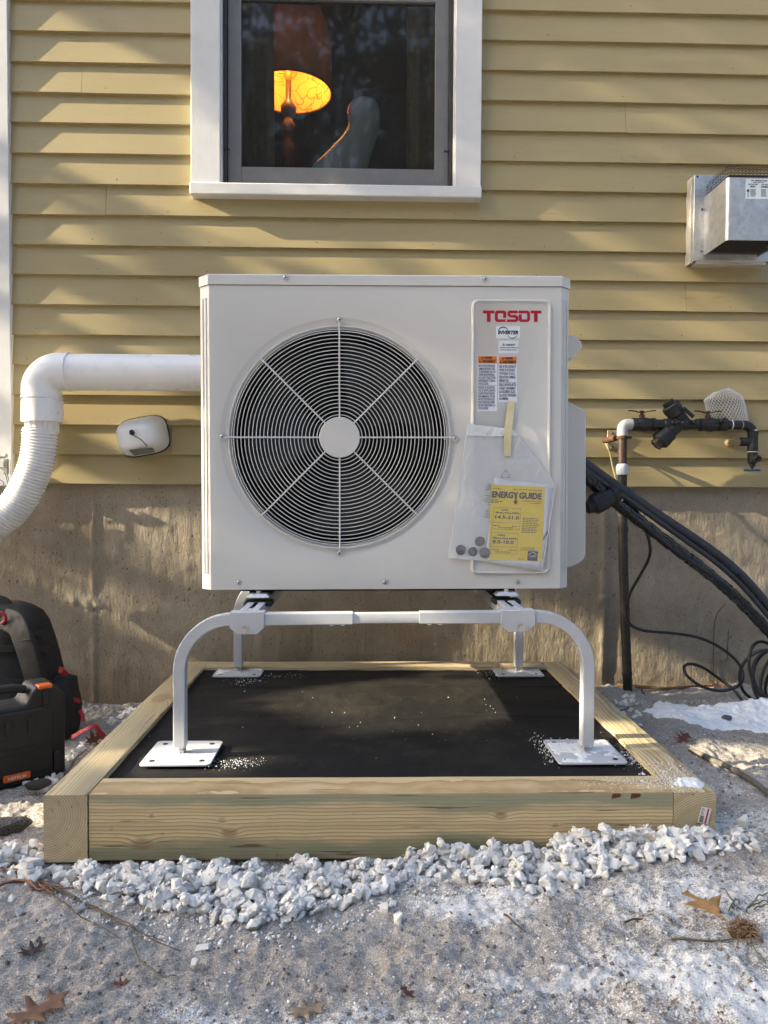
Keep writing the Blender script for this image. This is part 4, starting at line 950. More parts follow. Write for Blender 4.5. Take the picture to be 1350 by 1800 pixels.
bagE = thing('plastic_bag', 'clear milky plastic bag of papers taped to the front of the unit', 'plastic bag', tuple(MU @ Vector((pl2[0][0], VB, pl2[0][1]))))
sheet('front_film', pl2, VB - 0.0032, M_FILM, 0.0008, 61, bagE, bulge=0.0008)
b = MB(); b.tube([Vector(MU @ Vector((x, VB-0.0030, w))) for x, w in pl2], 0.0009, 5, closed=True, up=(0, 1, 0)); b.build('edge_seam', M_FILM2, bagE, smooth=60)
hem = [Q(821.5, 746), Q(899.5, 755.5), Q(908, 766), Q(860, 768), Q(818.5, 766)]
sheet('hem', hem, VB - 0.0046, M_FILM2, 0.0005, 67, bagE, res=0.006)
sheet('back_film', pl2, VB + 0.0006, M_FILM2, 0.0005, 71, bagE, res=0.012)
b = MB(); um, wm = Q(886.5, 832)     # recycling triangle
for i in range(3):
    a0 = R(90+120*i); a1 = R(90+120*(i+1)); r = 0.0145; p = Vector((um+r*math.cos(a0), VB-0.0056, wm-0.004+r*math.sin(a0))); q = Vector((um+r*math.cos(a1), VB-0.0056, wm-0.004+r*math.sin(a1)))
    b.cyl(p.lerp(q, 0.12), p.lerp(q, 0.40), 0.0008, n=5, M=MU); b.cyl(p.lerp(q, 0.58), p.lerp(q, 0.95), 0.0008, n=5, M=MU)
b.build('recycling_mark', pbr('grey_print', (0.16, 0.16, 0.17), 0.6), bagE)
b = MB(); rq = random.Random(4)
for blk, (y0, nl) in enumerate(((851, 5), (871, 7), (897, 6))):
    for i in range(nl):
        yy = y0 + i*2.6; xr_ = 861 - (yy-851)*0.05; xx = xr_ - rq.uniform(4, 12)
        while xx < xr_-1: l = rq.uniform(1.2, 3); p = Q(xx, yy); q = Q(min(xx+l, xr_), yy-0.9); b.prism([p, (q[0], p[1]), q, (p[0], q[1])], VB-0.0055, VB-0.0053, MU); xx += l+0.6
b.build('small_print', MATS['grey_print'], bagE)
paper = sheet('paper_sheets', [Q(868, 841), Q(874.5, 841), Q(972, 853), Q(949, 1000), Q(851, 984)], VB - 0.0008, pbr('white_paper', (0.70, 0.72, 0.80), 0.6, var=0.02), 0.0004, 77, None, res=0.02, thick=0.0012)
tag(paper, 'folded white papers behind the yellow card inside the bag', 'paper')
band = MB(); 
band.prism([Q(953, 951), Q(961, 938), Q(960, 930), Q(953, 944)], VB-0.0021, VB-0.0019, MU); band.build('grey_band', MATS['grey_print'], paper)
# yellow guide card
VY = VB - 0.0026
cA, cB, cC, cD = Q(856.5, 983.5), Q(950.3, 986), Q(956, 856), Q(861.5, 851.8)
card = MB(); card.prism([cA, cB, cC, cD], VY, VY+0.0008, MU); cardo = card.build('energy_guide_card', M_YELLOW, None)
tag(cardo, 'yellow ENERGYGUIDE card with black lettering inside the plastic bag', 'card')
ang = math.atan2(cC[1]-cD[1], cC[0]-cD[0])
CWd = math.hypot(cC[0]-cD[0], cC[1]-cD[1]); CHt = math.hypot(cA[0]-cD[0], cA[1]-cD[1])
MC = MU @ Matrix.Translation((cD[0], 0, cD[1])) @ Matrix.Rotation(-ang, 4, 'Y') @ Matrix(((1, 0, 0.038, 0), (0, 1, 0, 0), (0, 0, 1, 0), (0, 0, 0, 1)))
def T(b, s, fx_, fy_, size, bold=0.0, align='LEFT', width=None): flat_text(b, s, fx_*CWd, -fy_*CHt, size, VY-0.0005, bold=bold, align=align, width=None if width is None else width*CWd, M=MC)
def RC(b, x0, y0, x1, y1): b.box((x0*CWd, VY-0.0006, -y1*CHt), (x1*CWd, VY-0.0003, -y0*CHt), 0, MC)
b = MB()
T(b, 'ENERGY', 0.035, 0.165, 0.0215, 0.0011, width=0.485); T(b, 'GUIDE', 0.535, 0.165, 0.0215, 0.0011, width=0.42)
RC(b, 0.468, 0.12, 0.497, 0.215); b.add([(0.435*CWd, VY-0.0006, -0.205*CHt), (0.53*CWd, VY-0.0006, -0.205*CHt), (0.483*CWd, VY-0.0006, -0.255*CHt)], [(0, 2, 1)], 0, MC)
b.build('heading_text', M_INK, cardo, recalc=False)
b = MB()
T(b, 'Cooling', 0.29, 0.335, 0.0062, 0.0002, 'CENTER'); T(b, 'Efficiency Rating (SEER2)', 0.13, 0.375, 0.0060, 0.0002, width=0.44); T(b, '14.5-21.0', 0.13, 0.445, 0.0122, 0.0004, width=0.44)
T(b, 'Heating', 0.27, 0.672, 0.0062, 0.0002, 'CENTER'); T(b, 'Efficiency Rating (HSPF2)', 0.12, 0.712, 0.0060, 0.0002, width=0.44); T(b, '8.0-10.0', 0.12, 0.775, 0.0122, 0.0004, width=0.39)
T(b, 'Range of Similar Models', 0.20, 0.567, 0.0042, 0.0001, width=0.28); T(b, 'Range of Similar Models', 0.19, 0.892, 0.0042, 0.0001, width=0.28)
for x0, y0, x1, y1 in ((0.09, 0.30, 0.595, 0.585), (0.085, 0.63, 0.58, 0.91)):
    RC(b, x0, y0, x1, y0+0.003); RC(b, x0, y1-0.003, x1, y1); RC(b, x0, y0, x0+0.004, y1); RC(b, x1-0.004, y0, x1, y1)
for y in (0.495, 0.815): RC(b, 0.11, y, 0.555, y+0.003); RC(b, 0.11, y-0.02, 0.115, y); RC(b, 0.55, y-0.02, 0.555, y)
rq = random.Random(2)
def micro(x0, x1, y):
    x = x0
    while x < x1: l = rq.uniform(0.02, 0.055); RC(b, x, y, min(x+l, x1), y+0.0085); x += l+0.012
for i in range(9): micro(0.64, 0.955 - rq.random()*0.05, 0.42+0.0235*i)
for x0, x1, y in ((0.04, 0.2, 0.045), (0.42, 0.95, 0.045), (0.03, 0.16, 0.195), (0.03, 0.25, 0.213), (0.03, 0.17, 0.231), (0.60, 0.96, 0.195), (0.76, 0.96, 0.22), (0.65, 0.92, 0.815), (0.65, 0.92, 0.843), (0.62, 0.75, 0.965), (0.11, 0.25, 0.535), (0.45, 0.56, 0.535), (0.11, 0.25, 0.855), (0.45, 0.56, 0.855)): micro(x0, x1, y)
b.build('body_text', M_INK, cardo, recalc=False)
b = MB(); RC(b, 0.79, 0.86, 0.975, 0.985); es = b.build('energy_mark', M_INK, cardo)
b = MB(); VY2 = VY; 
for sgn, (x0, x1, yy, hh_) in enumerate(((0.81, 0.955, 0.945, 0.0),)): RC(b, x0, yy, x1, yy+0.022)
pts_ = [Vector(((0.805+0.15*i/10)*CWd, VY-0.0009, -(0.905-0.028*math.sin(math.pi*i/10))*CHt)) for i in range(11)]; b.tube(pts_, 0.0006, 4, up=(0,1,0), M=MC)
pts_ = [Vector(((0.81+0.14*i/14)*CWd, VY-0.0009, -(0.925-0.008*math.sin(i*1.7))*CHt)) for i in range(15)]; b.tube(pts_, 0.0007, 4, up=(0,1,0), M=MC)
b.build('mark_lines', M_PAPER, es)
# rubber plugs in the bag
M_PLUG = pbr('grey_rubber_plug', (0.13, 0.135, 0.145), 0.6, var=0.05)
for i, (px, py, rp, ringed) in enumerate(((809, 966, 9.0, 0), (842.5, 951, 8.6, 1), (830, 969, 8.2, 1), (851, 971, 9.6, 0))):
    u, w = Q(px, py); r = rp/FPX*YU; b = MB(); Mp = MU @ Matrix.Translation((u, VB-0.0008, w)) @ Matrix.Rotation(R(90), 4, 'X')
    b.lathe([(r*0.9, 0), (r, 0.0006), (r, 0.0024), (r*0.92, 0.003)] + ([(r*0.6, 0.003), (r*0.56, 0.001), (0.0001, 0.001)] if ringed else [(0.0001, 0.0031)]), 24, Mp); o = b.build('rubber_plug', M_PLUG, None, smooth=40)
    tag(o, ('leftmost grey solid rubber plug at the bottom of the bag', 'upper grey ringed rubber plug in the bag', 'lower grey ringed rubber plug between two solid plugs in the bag', 'grey solid rubber plug touching the yellow card in the bag')[i], 'rubber plug', 'rubber plugs in the plastic bag')
# masking tape holding the bag
b = MB(); tp = [(898.5, 706), (894, 735), (891, 757), (890, 780), (889.5, 802)]; hw = 6.4; V = []
for i, (x, y) in enumerate(tp):
    v = VS - 0.0010 if i < 1 else VB - 0.0058
    if i == 1: v = VB - 0.0030
    for sx in (-1, 1): u, w = Q(x+sx*hw, y+sx*0.5); V.append((u, v, w))
b.add(V, [(2*i, 2*i+1, 2*i+3, 2*i+2) for i in range(len(tp)-1)], 0, MU); o = b.build('masking_tape', pbr('pale_yellow_tape', (0.62, 0.56, 0.34), 0.65, var=0.06, vscale=60), None)
so = o.modifiers.new('t', 'SOLIDIFY'); so.thickness = 0.0004
tag(o, 'strip of pale yellow tape holding the plastic bag on the unit', 'tape')
# ------------------------------------------------------------------ white duct on the left
YP = 2.625
def PP(px, py, Y=YP): return P(px, py, Y)
kp = YP / FPX
duct = thing('white_duct', 'white plastic duct with elbow and ribbed hose on the tan siding', 'duct', tuple(PP(74, 700)))
RP = 31.5*kp
zc = (PP(130, 654).z + PP(350, 656).z)/2
b = MB(); b.cyl((PP(112, 654).x, YP, zc), (PP(520, 657).x, YP, zc), RP, n=40); b.build('pipe', M_PVC, duct, smooth=40)
xc = PP(73.5, 700).x; xk = PP(108, 654).x; rb_ = xk - xc - 0.004
b = MB(); pts = [(xk + 0.028, YP, zc), (xk, YP, zc)]
for i in range(1, 15): a = R(90*i/15); pts.append((xc + rb_ - rb_*math.sin(a) + 0.004*(1-i/15), YP, zc - rb_ + rb_*math.cos(a)))
zel = PP(74, 699).z; pts += [(xc, YP, zc - rb_), (xc, YP, zel)]
b.tube(pts, RP + 0.0028, 40, up=(0, 1, 0)); b.build('elbow', M_PVC, duct, smooth=40)
b = MB(); b.tube([(xk + 0.026, YP, zc), (xk + 0.031, YP, zc)], RP + 0.0046, 40, up=(0,1,0)); b.tube([(xc, YP, zel+0.002), (xc, YP, zel-0.004)], RP + 0.0046, 40, up=(0,1,0)); b.build('elbow_lip', M_PVC, duct, smooth=40)
b = MB(); za, zb_ = PP(74, 703.5).z, PP(74, 742).z; b.lathe([(RP-0.01, zel+0.004), (RP+0.0005, zel+0.003), (RP+0.0005, za), (RP+0.0045, za-0.002), (RP+0.0055, zb_+0.004), (RP+0.0055, zb_), (RP-0.002, zb_)], 40, Matrix.Translation((xc+0.002, YP, 0))); b.build('coupling', M_PVC, duct, smooth=30)
b = MB(); b.cyl((xc+0.001, YP, zb_+0.005), (xc-0.002, YP, PP(74, 762).z), RP-0.012, n=32)
for i in range(16):
    a = 2*math.pi*i/16; cx_, cy_ = xc + (RP-0.011)*math.cos(a), YP + (RP-0.011)*math.sin(a); b.box((cx_-0.0022, cy_-0.0022, PP(74, 760).z), (cx_+0.0022, cy_+0.0022, zb_+0.001))
b.build('adaptor', M_PVC, duct, smooth=30)
path = catmull([PP(70, 753), PP(69, 785), PP(62, 820), PP(47, 858), PP(24, 893), PP(-10, 922), PP(-60, 945), PP(-120, 955)], 40)
# resample for even ribs
L = [0]
for i in range(1, len(path)): L.append(L[-1] + (path[i]-path[i-1]).length)
step = 0.0108/4; pts = []; sc = []; d = 0; i = 0
while d < L[-1]:
    while L[i+1] < d: i += 1
    t = (d-L[i])/(L[i+1]-L[i]); pts.append(path[i].lerp(path[i+1], t)); sc.append((1.0, 0.97, 0.865, 0.97)[len(pts) % 4]); d += step
b = MB(); b.tube(pts, RP - 0.0045, 32, scale=sc, up=(0,1,0)); b.build('ribbed_hose', M_PVC, duct, smooth=70)
for px, py in ((104, 686), (102, 726)):
    c = P(px, py, YP - 0.052); b = MB(); b.lathe([(0.0032, 0), (0.0032, 0.002), (0.0001, 0.003)], 10, Matrix.Translation(c) @ Matrix.Rotation(R(60), 4, 'Z') @ Matrix.Rotation(R(90), 4, 'X')); b.build('screw', M_ZINC, duct)
# ------------------------------------------------------------------ foam faucet cover
fc = P(250, 766, YS - 0.02)
cover = thing('faucet_cover', 'white foam faucet cover with black cord lock on the siding', 'faucet cover', tuple(fc))
Mfc = Matrix.Translation(fc + Vector((0, 0.02, 0))) @ Matrix.Rotation(R(-11), 4, 'Y')
def soft_dome(hx, hz, dep, n=18, m=40, e=3.6):
    V = []; F = []
    for j in range(n+1):
        ph = (math.pi/2)*j/n; cr = math.cos(ph)**(0.45); yy = -dep*math.sin(ph)
        for i in range(m):
            a = 2*math.pi*i/m; c_, s_ = math.cos(a), math.sin(a)
            x = hx*cr*math.copysign(abs(c_)**(2/e), c_); z = hz*cr*math.copysign(abs(s_)**(2/e), s_)
            V.append((x*(1-0.10*j/n), yy, z*(1-0.16*j/n) - 0.010*math.sin(ph)))
    for j in range(n):
        for i in range(m): k = (i+1) % m; F.append((j*m+i, j*m+k, (j+1)*m+k, (j+1)*m+i))
    F.append(tuple(range(m))); return V, F
b = MB(); b.add(*soft_dome(0.090, 0.068, 0.105), M=Mfc); b.build('shell', pbr('white_foam', (0.78, 0.79, 0.80), 0.5, var=0.03, vscale=30, bump=0.25, bscale=160), cover, smooth=60)
b = MB(); b.add(*soft_dome(0.094, 0.072, 0.008), M=Mfc); b.build('gasket', M_RUBBER, cover, smooth=60)
cp = P(232, 760, YS - 0.112); b = MB(); b.lathe([(0.008, -0.006), (0.0085, 0.006), (0.006, 0.011), (0.0001, 0.012)], 16, Matrix.Translation(cp) @ Matrix.Rotation(R(75), 4, 'X')); b.build('cord_lock', M_BLACK, cover, smooth=50)
b = MB(); b.tube(catmull([P(228, 763, YS-0.118), P(236, 766, YS-0.125), P(247, 772, YS-0.122), P(254, 779, YS-0.118), P(259, 785, YS-0.112)], 6), 0.0016, 6); b.build('cord', M_BLACK, cover, smooth=60)
b = MB(); qa = [P(226, 791, YS-0.093), P(268, 787, YS-0.105), P(272, 795, YS-0.092), P(236, 801, YS-0.080)]
b.add(qa + [q + Vector((0, 0.006, 0)) for q in qa], [(0,1,2,3), (7,6,5,4), (0,4,5,1), (1,5,6,2), (2,6,7,3), (3,7,4,0)]); b.build('care_label', pbr('dark_grey_label', (0.14, 0.145, 0.14), 0.5), cover)
# ------------------------------------------------------------------ small wires at the left edge
we = thing('utility_wires', 'thin blue wires and grey clamp on the corner board at left edge', 'wires', tuple(P(5, 830, YS-0.02)))
M_BLUEW = pbr('blue_grey_wire', (0.05, 0.13, 0.17), 0.5)
for pts_ in ([(-30, 825), (-8, 823), (4, 822), (10, 827), (14, 838), (17, 850), (16, 866)], [(-30, 846), (-6, 843), (4, 846), (7, 852), (5, 864), (2, 880)], [(-30, 827), (-8, 825), (3, 824), (8, 830), (12, 842), (14.5, 852)]):
    b = MB(); b.tube(catmull([P(x, y, YS-0.028) for x, y in pts_], 6), 0.0016, 6); b.build('wire', M_BLUEW, we, smooth=60)
b = MB(); b.cyl(P(-25, 806, YS-0.04), P(9, 802, YS-0.04), 0.006, n=10); b.lathe([(0.0001, -0.008), (0.007, -0.003), (0.007, 0.003), (0.0001, 0.008)], 12, Matrix.Translation(P(10, 801, YS-0.04))); b.box(P(6, 826, YS-0.03) - Vector((0.001, 0, 0.016)), P(14, 813, YS-0.015) + Vector((0.004, 0, 0.012))); b.build('clamp', pbr('dull_grey_metal', (0.35, 0.34, 0.32), 0.5, metal=0.6, var=0.2, vscale=60), we, bevel=0.001)
# ------------------------------------------------------------------ vent hood, upper right
YV0 = 2.690; YV1 = 2.52
hood = thing('vent_hood', 'grey metal wall vent hood with wire mesh guard on the siding', 'vent hood', tuple(P(1290, 400, YV0)))
px0, px1 = P(1219.5, 390, YV0).x, P(1354, 390, YV0).x; pz0, pz1 = P(1290, 459, YV0).z, P(1230, 307, YV0).z
b = MB(); b.box((px0, YV0, pz0), (px1, YS + 0.012, pz1)); bp_ = b.build('back_plate', [M_GALV][0], hood, bevel=0.0015)
b = MB(); b.box((px0 + 0.012, YV0+0.004, pz0 - 0.010), (px1 - 0.012, YS + 0.012, pz0 + 0.002)); b.box((px0-0.006, YV0+0.012, pz0-0.006), (px0+0.002, YS+0.012, pz1-0.004)); b.build('flange', pbr('weathered_white_flange', (0.60, 0.57, 0.50), 0.5, metal=0.3, var=0.1, vscale=40, dirt=0.4), hood, bevel=0.001)
for px, py in ((1224, 309), (1219.5, 458.5), (1349, 460)):
    c = P(px, py, YV0); b = MB(); b.lathe([(0.004, -0.001), (0.004, 0.002), (0.0001, 0.003)], 8, Matrix.Translation(c + Vector((0.004, 0, -0.003))) @ Matrix.Rotation(R(90), 4, 'X')); b.build('screw', pbr('dark_screw', (0.09, 0.07, 0.06), 0.5, metal=0.6), hood)
hx0 = P(1279, 380, YV1).x - 0.003; hx1 = hx0 + 0.205; hz0 = P(1300, 422, YV1).z; hz1 = P(1300, 312, YV1).z
b = MB(); r = 0.014; t = 0.0025
outer = [(hx0, YV0)] + [(hx0 + r - r*math.cos(R(90*i/5)), YV1 + r - r*math.sin(R(90*i/5))) for i in range(6)] + [(hx1 - r + r*math.sin(R(90*i/5)), YV1 + r - r*math.cos(R(90*i/5))) for i in range(6)] + [(hx1, YV0)]
inn = [(hx0+t, YV0)] + [(hx0 + r - (r-t)*math.cos(R(90*i/5)), YV1 + r - (r-t)*math.sin(R(90*i/5))) for i in range(6)] + [(hx1 - r + (r-t)*math.sin(R(90*i/5)), YV1 + r - (r-t)*math.cos(R(90*i/5))) for i in range(6)] + [(hx1-t, YV0)]
n = len(outer); V = [(x, y, hz0) for x, y in outer] + [(x, y, hz1) for x, y in outer] + [(x, y, hz0) for x, y in inn] + [(x, y, hz1) for x, y in inn]; F = []
for i in range(n-1): F += [(i, i+1, n+i+1, n+i), (2*n+i, 3*n+i, 3*n+i+1, 2*n+i+1), (i, 2*n+i, 2*n+i+1, i+1), (n+i, n+i+1, 3*n+i+1, 3*n+i)]
b.add(V, F); b.build('hood_shell', M_GALV, hood, smooth=40, recalc=False)
b = MB(); b.box((hx0-0.016, YV0-0.0025, hz0+0.004), (hx0+0.001, YV0-0.0002, hz1-0.03)); b.build('side_flange', M_GALV, hood)
for dz in (hz0 + 0.014, hz1 - 0.045):
    b = MB(); b.lathe([(0.0035, -0.001), (0.0035, 0.002), (0.0001, 0.003)], 8, Matrix.Translation((hx0-0.009, YV0-0.0025, dz)) @ Matrix.Rotation(R(90), 4, 'X')); b.build('screw', MATS['dark_screw'], hood)
b = MB(); b.box((hx0+0.012, YV1+0.014, hz0+0.010), (hx1-0.012, YV0-0.001, hz1+0.016)); b.build('inner_box', pbr('dark_vent_metal', (0.035, 0.03, 0.028), 0.6, metal=0.3, var=0.3, vscale=40), hood, bevel=0.004)  # plain dark metal box filling the hood
MWIRE = pbr('dark_wire', (0.05, 0.04, 0.035), 0.5, metal=0.5)
b = MB(); zt = hz1 + 0.048; x0, x1, y0, y1 = hx0+0.004, hx1-0.004, YV1+0.008, YV0-0.004
for x in np.arange(x0, x1+0.001, 0.0128): b.tube([(x, y0, hz1-0.004), (x, y0+0.002, zt-0.008), (x, y0+0.010, zt), (x, y1-0.03, zt), (x, y1, zt-0.03)], 0.0007, 4)
for y in np.arange(y0+0.010, y1, 0.0128):
    b.tube([(x0-0.003, y, hz1-0.006), (x0, y, zt-0.008), (x0+0.008, y, zt+0.0008), (x1-0.008, y, zt+0.0008), (x1, y, hz1-0.006)], 0.0007, 4)
for z_ in np.arange(hz1+0.006, zt-0.006, 0.0128): b.tube([(x0, y1, z_), (x0-0.001, y0+0.004, z_), (x0+0.004, y0, z_), (x1-0.004, y0, z_), (x1, y1, z_)], 0.0007, 4)
b.build('wire_guard', MWIRE, hood)
b = MB()
for x in np.arange(x0+0.006, x1, 0.0085): b.cyl((x, y0+0.01, hz0+0.004), (x, y1, hz0+0.004), 0.0006, n=4)
for y in np.arange(y0+0.01, y1, 0.0085): b.cyl((x0, y, hz0+0.005), (x1, y, hz0+0.005), 0.0006, n=4)
b.build('bottom_grille', MWIRE, hood)
lx0 = P(1311, 314, YV1).x; lx1 = lx0 + 0.0905; lz1 = P(1311, 314.5, YV1).z; lz0 = P(1311, 349.5, YV1).z; yl = YV1 - 0.0006
b = MB(); b.box((lx0, yl, lz0), (lx1, yl+0.0005, lz1)); lo = b.build('notice_label', pbr('pale_notice_paper', (0.72, 0.78, 0.82), 0.5, var=0.02), hood); tag(lo, 'white notice label with two black arrows on the vent hood')
b = MB(); I4 = Matrix.Identity(4); LW = lx1-lx0; LH = lz1-lz0; yt = yl-0.0004
def FT(s, fx_, fy_, size, bold=0, width=None, align='CENTER'): flat_text(b, s, lx0+fx_*LW, lz0+fy_*LH, size, yt, bold=bold, align=align, width=None if width is None else width*LW, M=I4)
FT('AIR TEMPERATURE', 0.5, 0.88, 0.006, 0.0003, 0.62); FT('MAY BE HOT', 0.5, 0.80, 0.004, 0.0002, 0.42); FT('OUTLET AIR', 0.27, 0.70, 0.0055, 0.0003, 0.38); FT('HOT', 0.27, 0.57, 0.0085, 0.0005, 0.2); FT('DO NOT', 0.74, 0.70, 0.0055, 0.0003, 0.28); FT('CHILD', 0.74, 0.57, 0.0085, 0.0005, 0.34)
for fx_ in (0.09, 0.91):
    ax = lx0+fx_*LW; b.add([(ax-0.0011, yt, lz0+0.08*LH), (ax+0.0011, yt, lz0+0.08*LH), (ax+0.0011, yt, lz0+0.36*LH), (ax-0.0011, yt, lz0+0.36*LH), (ax-0.006, yt, lz0+0.36*LH), (ax+0.006, yt, lz0+0.36*LH), (ax, yt, lz0+0.52*LH)], [(0,1,2,3), (4,5,6)])
for fx_ in (0.18, 0.58):
    for i in range(7): l = 0.22 - 0.05*random.random(); b.add([(lx0+fx_*LW, yt, lz0+(0.46-0.055*i)*LH), (lx0+(fx_+l)*LW, yt, lz0+(0.46-0.055*i)*LH), (lx0+(fx_+l)*LW, yt, lz0+(0.485-0.055*i)*LH), (lx0+fx_*LW, yt, lz0+(0.485-0.055*i)*LH)], [(0,1,2,3)])
b.build('lettering', M_INK, lo, recalc=False)

# ------------------------------------------------------------------ backflow pipework on the right
YW = 2.665; kw = YW / FPX
def W(px, py, dy=0): return P(px, py, YW + dy)
pipe = thing('backflow_pipework', 'black iron pipework with two shut off valves and blue tap on the siding', 'pipework', tuple(W(1100, 1215)))
M_IRON = pbr('dark_iron', (0.030, 0.030, 0.031), 0.5, metal=0.35, var=0.25, vscale=50, dirt=0.25, bump=0.15, bscale=300)
M_PIPE = pbr('weathered_brown_pipe', (0.085, 0.060, 0.052), 0.45, metal=0.5, var=0.3, vscale=30, dirt=0.35)
M_DPIPE = pbr('grey_black_pipe', (0.040, 0.036, 0.032), 0.55, metal=0.2, var=0.35, vscale=20, dirt=0.3)
M_WHT = pbr('white_painted_fitting', (0.45, 0.455, 0.46), 0.45, var=0.06, vscale=50, dirt=0.3)
M_RUST = pbr('rusty_iron', (0.10, 0.045, 0.025), 0.8, metal=0.2, var=0.4, vscale=80, bump=0.3)
pr = 8.0*kw
gz = float(gh(W(1103, 1215).x, YW)) - 0.03
b = MB(); b.tube([W(1094.5, 898), W(1096, 1000), W(1100, 1120), (W(1104, 1215).x, YW, gz)], pr*1.02, 16); b.build('riser_pipe', M_DPIPE, pipe, smooth=50)
b = MB(); b.cyl(W(1094, 762), W(1094, 822), pr, n=18); b.build('upper_pipe', M_PIPE, pipe, smooth=50)
b = MB(); b.tube([W(1093, 815), W(1093.5, 820), W(1093.5, 823), W(1094, 834), W(1094, 835)], 1, 18, scale=[pr*1.02, pr*1.3, pr*1.34, pr*1.3, pr*1.0]); b.build('grey_coupling', pbr('pale_blue_grey_pvc', (0.50, 0.56, 0.60), 0.5, var=0.1, vscale=60), pipe, smooth=40)
b = MB(); b.cyl(W(1094, 834), W(1094.5, 900), pr*0.98, n=18); b.build('mid_pipe', M_IRON, pipe, smooth=50)
b = MB(); b.cyl(W(1094.5, 878), W(1094.5, 898), pr*1.05, n=18); b.build('white_sleeve', M_WHT, pipe, smooth=50)
for py in (900, 926, 1182):
    b = MB(); b.tube([W(1094.5+(py-900)*0.028, py), W(1094.5+(py-900)*0.028, py+9 if py < 1000 else py+5)], pr*1.16, 18); b.build('pipe_joint', M_DPIPE, pipe, smooth=40)
zr2 = W(1200, 746.5).z
def HX(px): return W(px, 746).x
def hrun(b, stations):   # (px, radius in px)
    b.tube([(HX(p), YW, zr2) for p, r in stations], 1, 20, scale=[r*kw for p, r in stations], up=(0, 1, 0))
b = MB(); xe = W(1094, 760).x; pts = [W(1094, 766), (xe, YW, zr2-0.018)] + [(xe + 0.018 - 0.018*math.cos(R(90*i/6)), YW, zr2 - 0.018 + 0.018*math.sin(R(90*i/6))) for i in range(1, 7)] + [(HX(1112), YW, zr2)]
b.tube(pts, 9.3*kw, 18, up=(0,1,0)); b.build('white_elbow', M_WHT, pipe, smooth=50)
def valve(p0, p1, stemx):
    b = MB(); m = (p0+p1)/2
    hrun(b, [(p0, 8), (p0+0.1, 11.5), (p0+6, 11.5), (p0+6.1, 9.8), (p0+9, 10.5), (m, 12.8), (p1-9, 10.5), (p1-6.1, 9.8), (p1-6, 11.5), (p1-0.1, 11.5), (p1, 8)])
    o = b.build('ball_valve', M_IRON, pipe, smooth=35)
    b = MB(); sx = HX(stemx); b.cyl((sx, YW, zr2+10*kw), (sx, YW, zr2+17*kw), 5*kw, n=10); b.cyl((sx, YW, zr2+17*kw), (sx, YW, zr2+20*kw), 3.2*kw, n=6); b.cyl((sx, YW, zr2+20*kw), (sx, YW, zr2+24*kw), 4.5*kw, n=6); b.build('valve_stem', M_RUST, o)
    b = MB(); z2 = zr2 + 20.5*kw
    for s in (-1, 1):
        V = []; prof = [(0.004, 0.006, 0.0), (0.013, 0.005, 0.0), (0.022, 0.0055, 0.004), (0.034, 0.0085, 0.0055), (0.045, 0.0085, 0.006), (0.050, 0.004, 0.006)]
        for d_, h_, zz in prof: V += [(sx+s*d_, YW-h_, z2+zz), (sx+s*d_, YW+h_, z2+zz), (sx+s*d_, YW+h_, z2+zz+0.003), (sx+s*d_, YW-h_, z2+zz+0.003)]
        F = []
        for i in range(len(prof)-1):
            for q in range(4): F.append((i*4+q, i*4+(q+1) % 4, (i+1)*4+(q+1) % 4, (i+1)*4+q))
        F += [(3,2,1,0), tuple(4*(len(prof)-1)+q for q in range(4))]; b.add(V, F)
    b.build('wing_handle', M_RUST if stemx < 1200 else M_IRON, o)
    return o
valve(1111, 1151, 1128); valve(1229, 1268, 1244)
b = MB(); hrun(b, [(1148, 7.5), (1149, 9), (1166, 9), (1167, 10.5), (1177, 11), (1205, 10.5), (1215, 9), (1231, 9)]); b.build('check_body', M_IRON, pipe, smooth=40)
b = MB(); hrun(b, [(1146, 11.2), (1149.5, 11.2)]); hrun(b, [(1284.5, 8.3), (1286.5, 8.3)]); hrun(b, [(1302.5, 8.3), (1305, 8.3)]); b.build('thread_tape', pbr('white_thread_tape', (0.7, 0.7, 0.7), 0.6), pipe)
def chamber(pts, name='relief_chamber'):
    b = MB(); P0, P1 = W(*pts[0]), W(*pts[1]); ax = P1-P0; st = [(0, 11.2), (0.10, 13), (0.42, 13), (0.46, 15.5), (0.60, 15.5), (0.66, 16.5), (0.82, 16.5), (0.86, 14)]
    b.tube([P0 + ax*f for f, r in st], 1, 22, scale=[r*kw for f, r in st], up=(0,1,0)); o = b.build(name, M_IRON, pipe, smooth=35)
    b = MB(); b.tube([P0+ax*0.85, P0+ax*1.0], 1, 6, scale=[11.5*kw, 11*kw], up=(0,1,0)); b.build('hex_cap', M_IRON, o)
    return o
chamber([(1204, 748), (1173, 706)]); chamber([(1196, 741), (1152, 783)])
q0, q1 = W(1201, 717, -0.036), W(1219, 733, -0.036); dv = (q1-q0).normalized(); nv = Vector((0, -1, 0)); sv = dv.cross(nv)
b = MB(); V = []
for q in (q0, q1):
    for s1, s2 in ((-1, -1), (1, -1), (1, 1), (-1, 1)): V.append(q + sv*0.006*s1 + nv*0.004*s2)
b.add(V, [(0,1,2,3), (7,6,5,4)] + [(i, 4+i, 4+(i+1) % 4, (i+1) % 4) for i in range(4)]); b.build('name_plate', M_BLACK, pipe, bevel=0.001)
for px, py in ((1184, 743), (1202, 744), (1221, 743), (1269, 741)):
    c = W(px, py, -0.024); b = MB(); Mk = Matrix.Translation(c) @ Matrix.Rotation(R(80), 4, 'X'); b.lathe([(0.009, -0.012), (0.009, 0.004), (0.0065, 0.006), (0.0065, 0.014), (0.0095, 0.015), (0.0095, 0.020), (0.005, 0.0205), (0.0001, 0.017)], 14, Mk); b.build('test_cock', M_IRON, pipe, smooth=35)
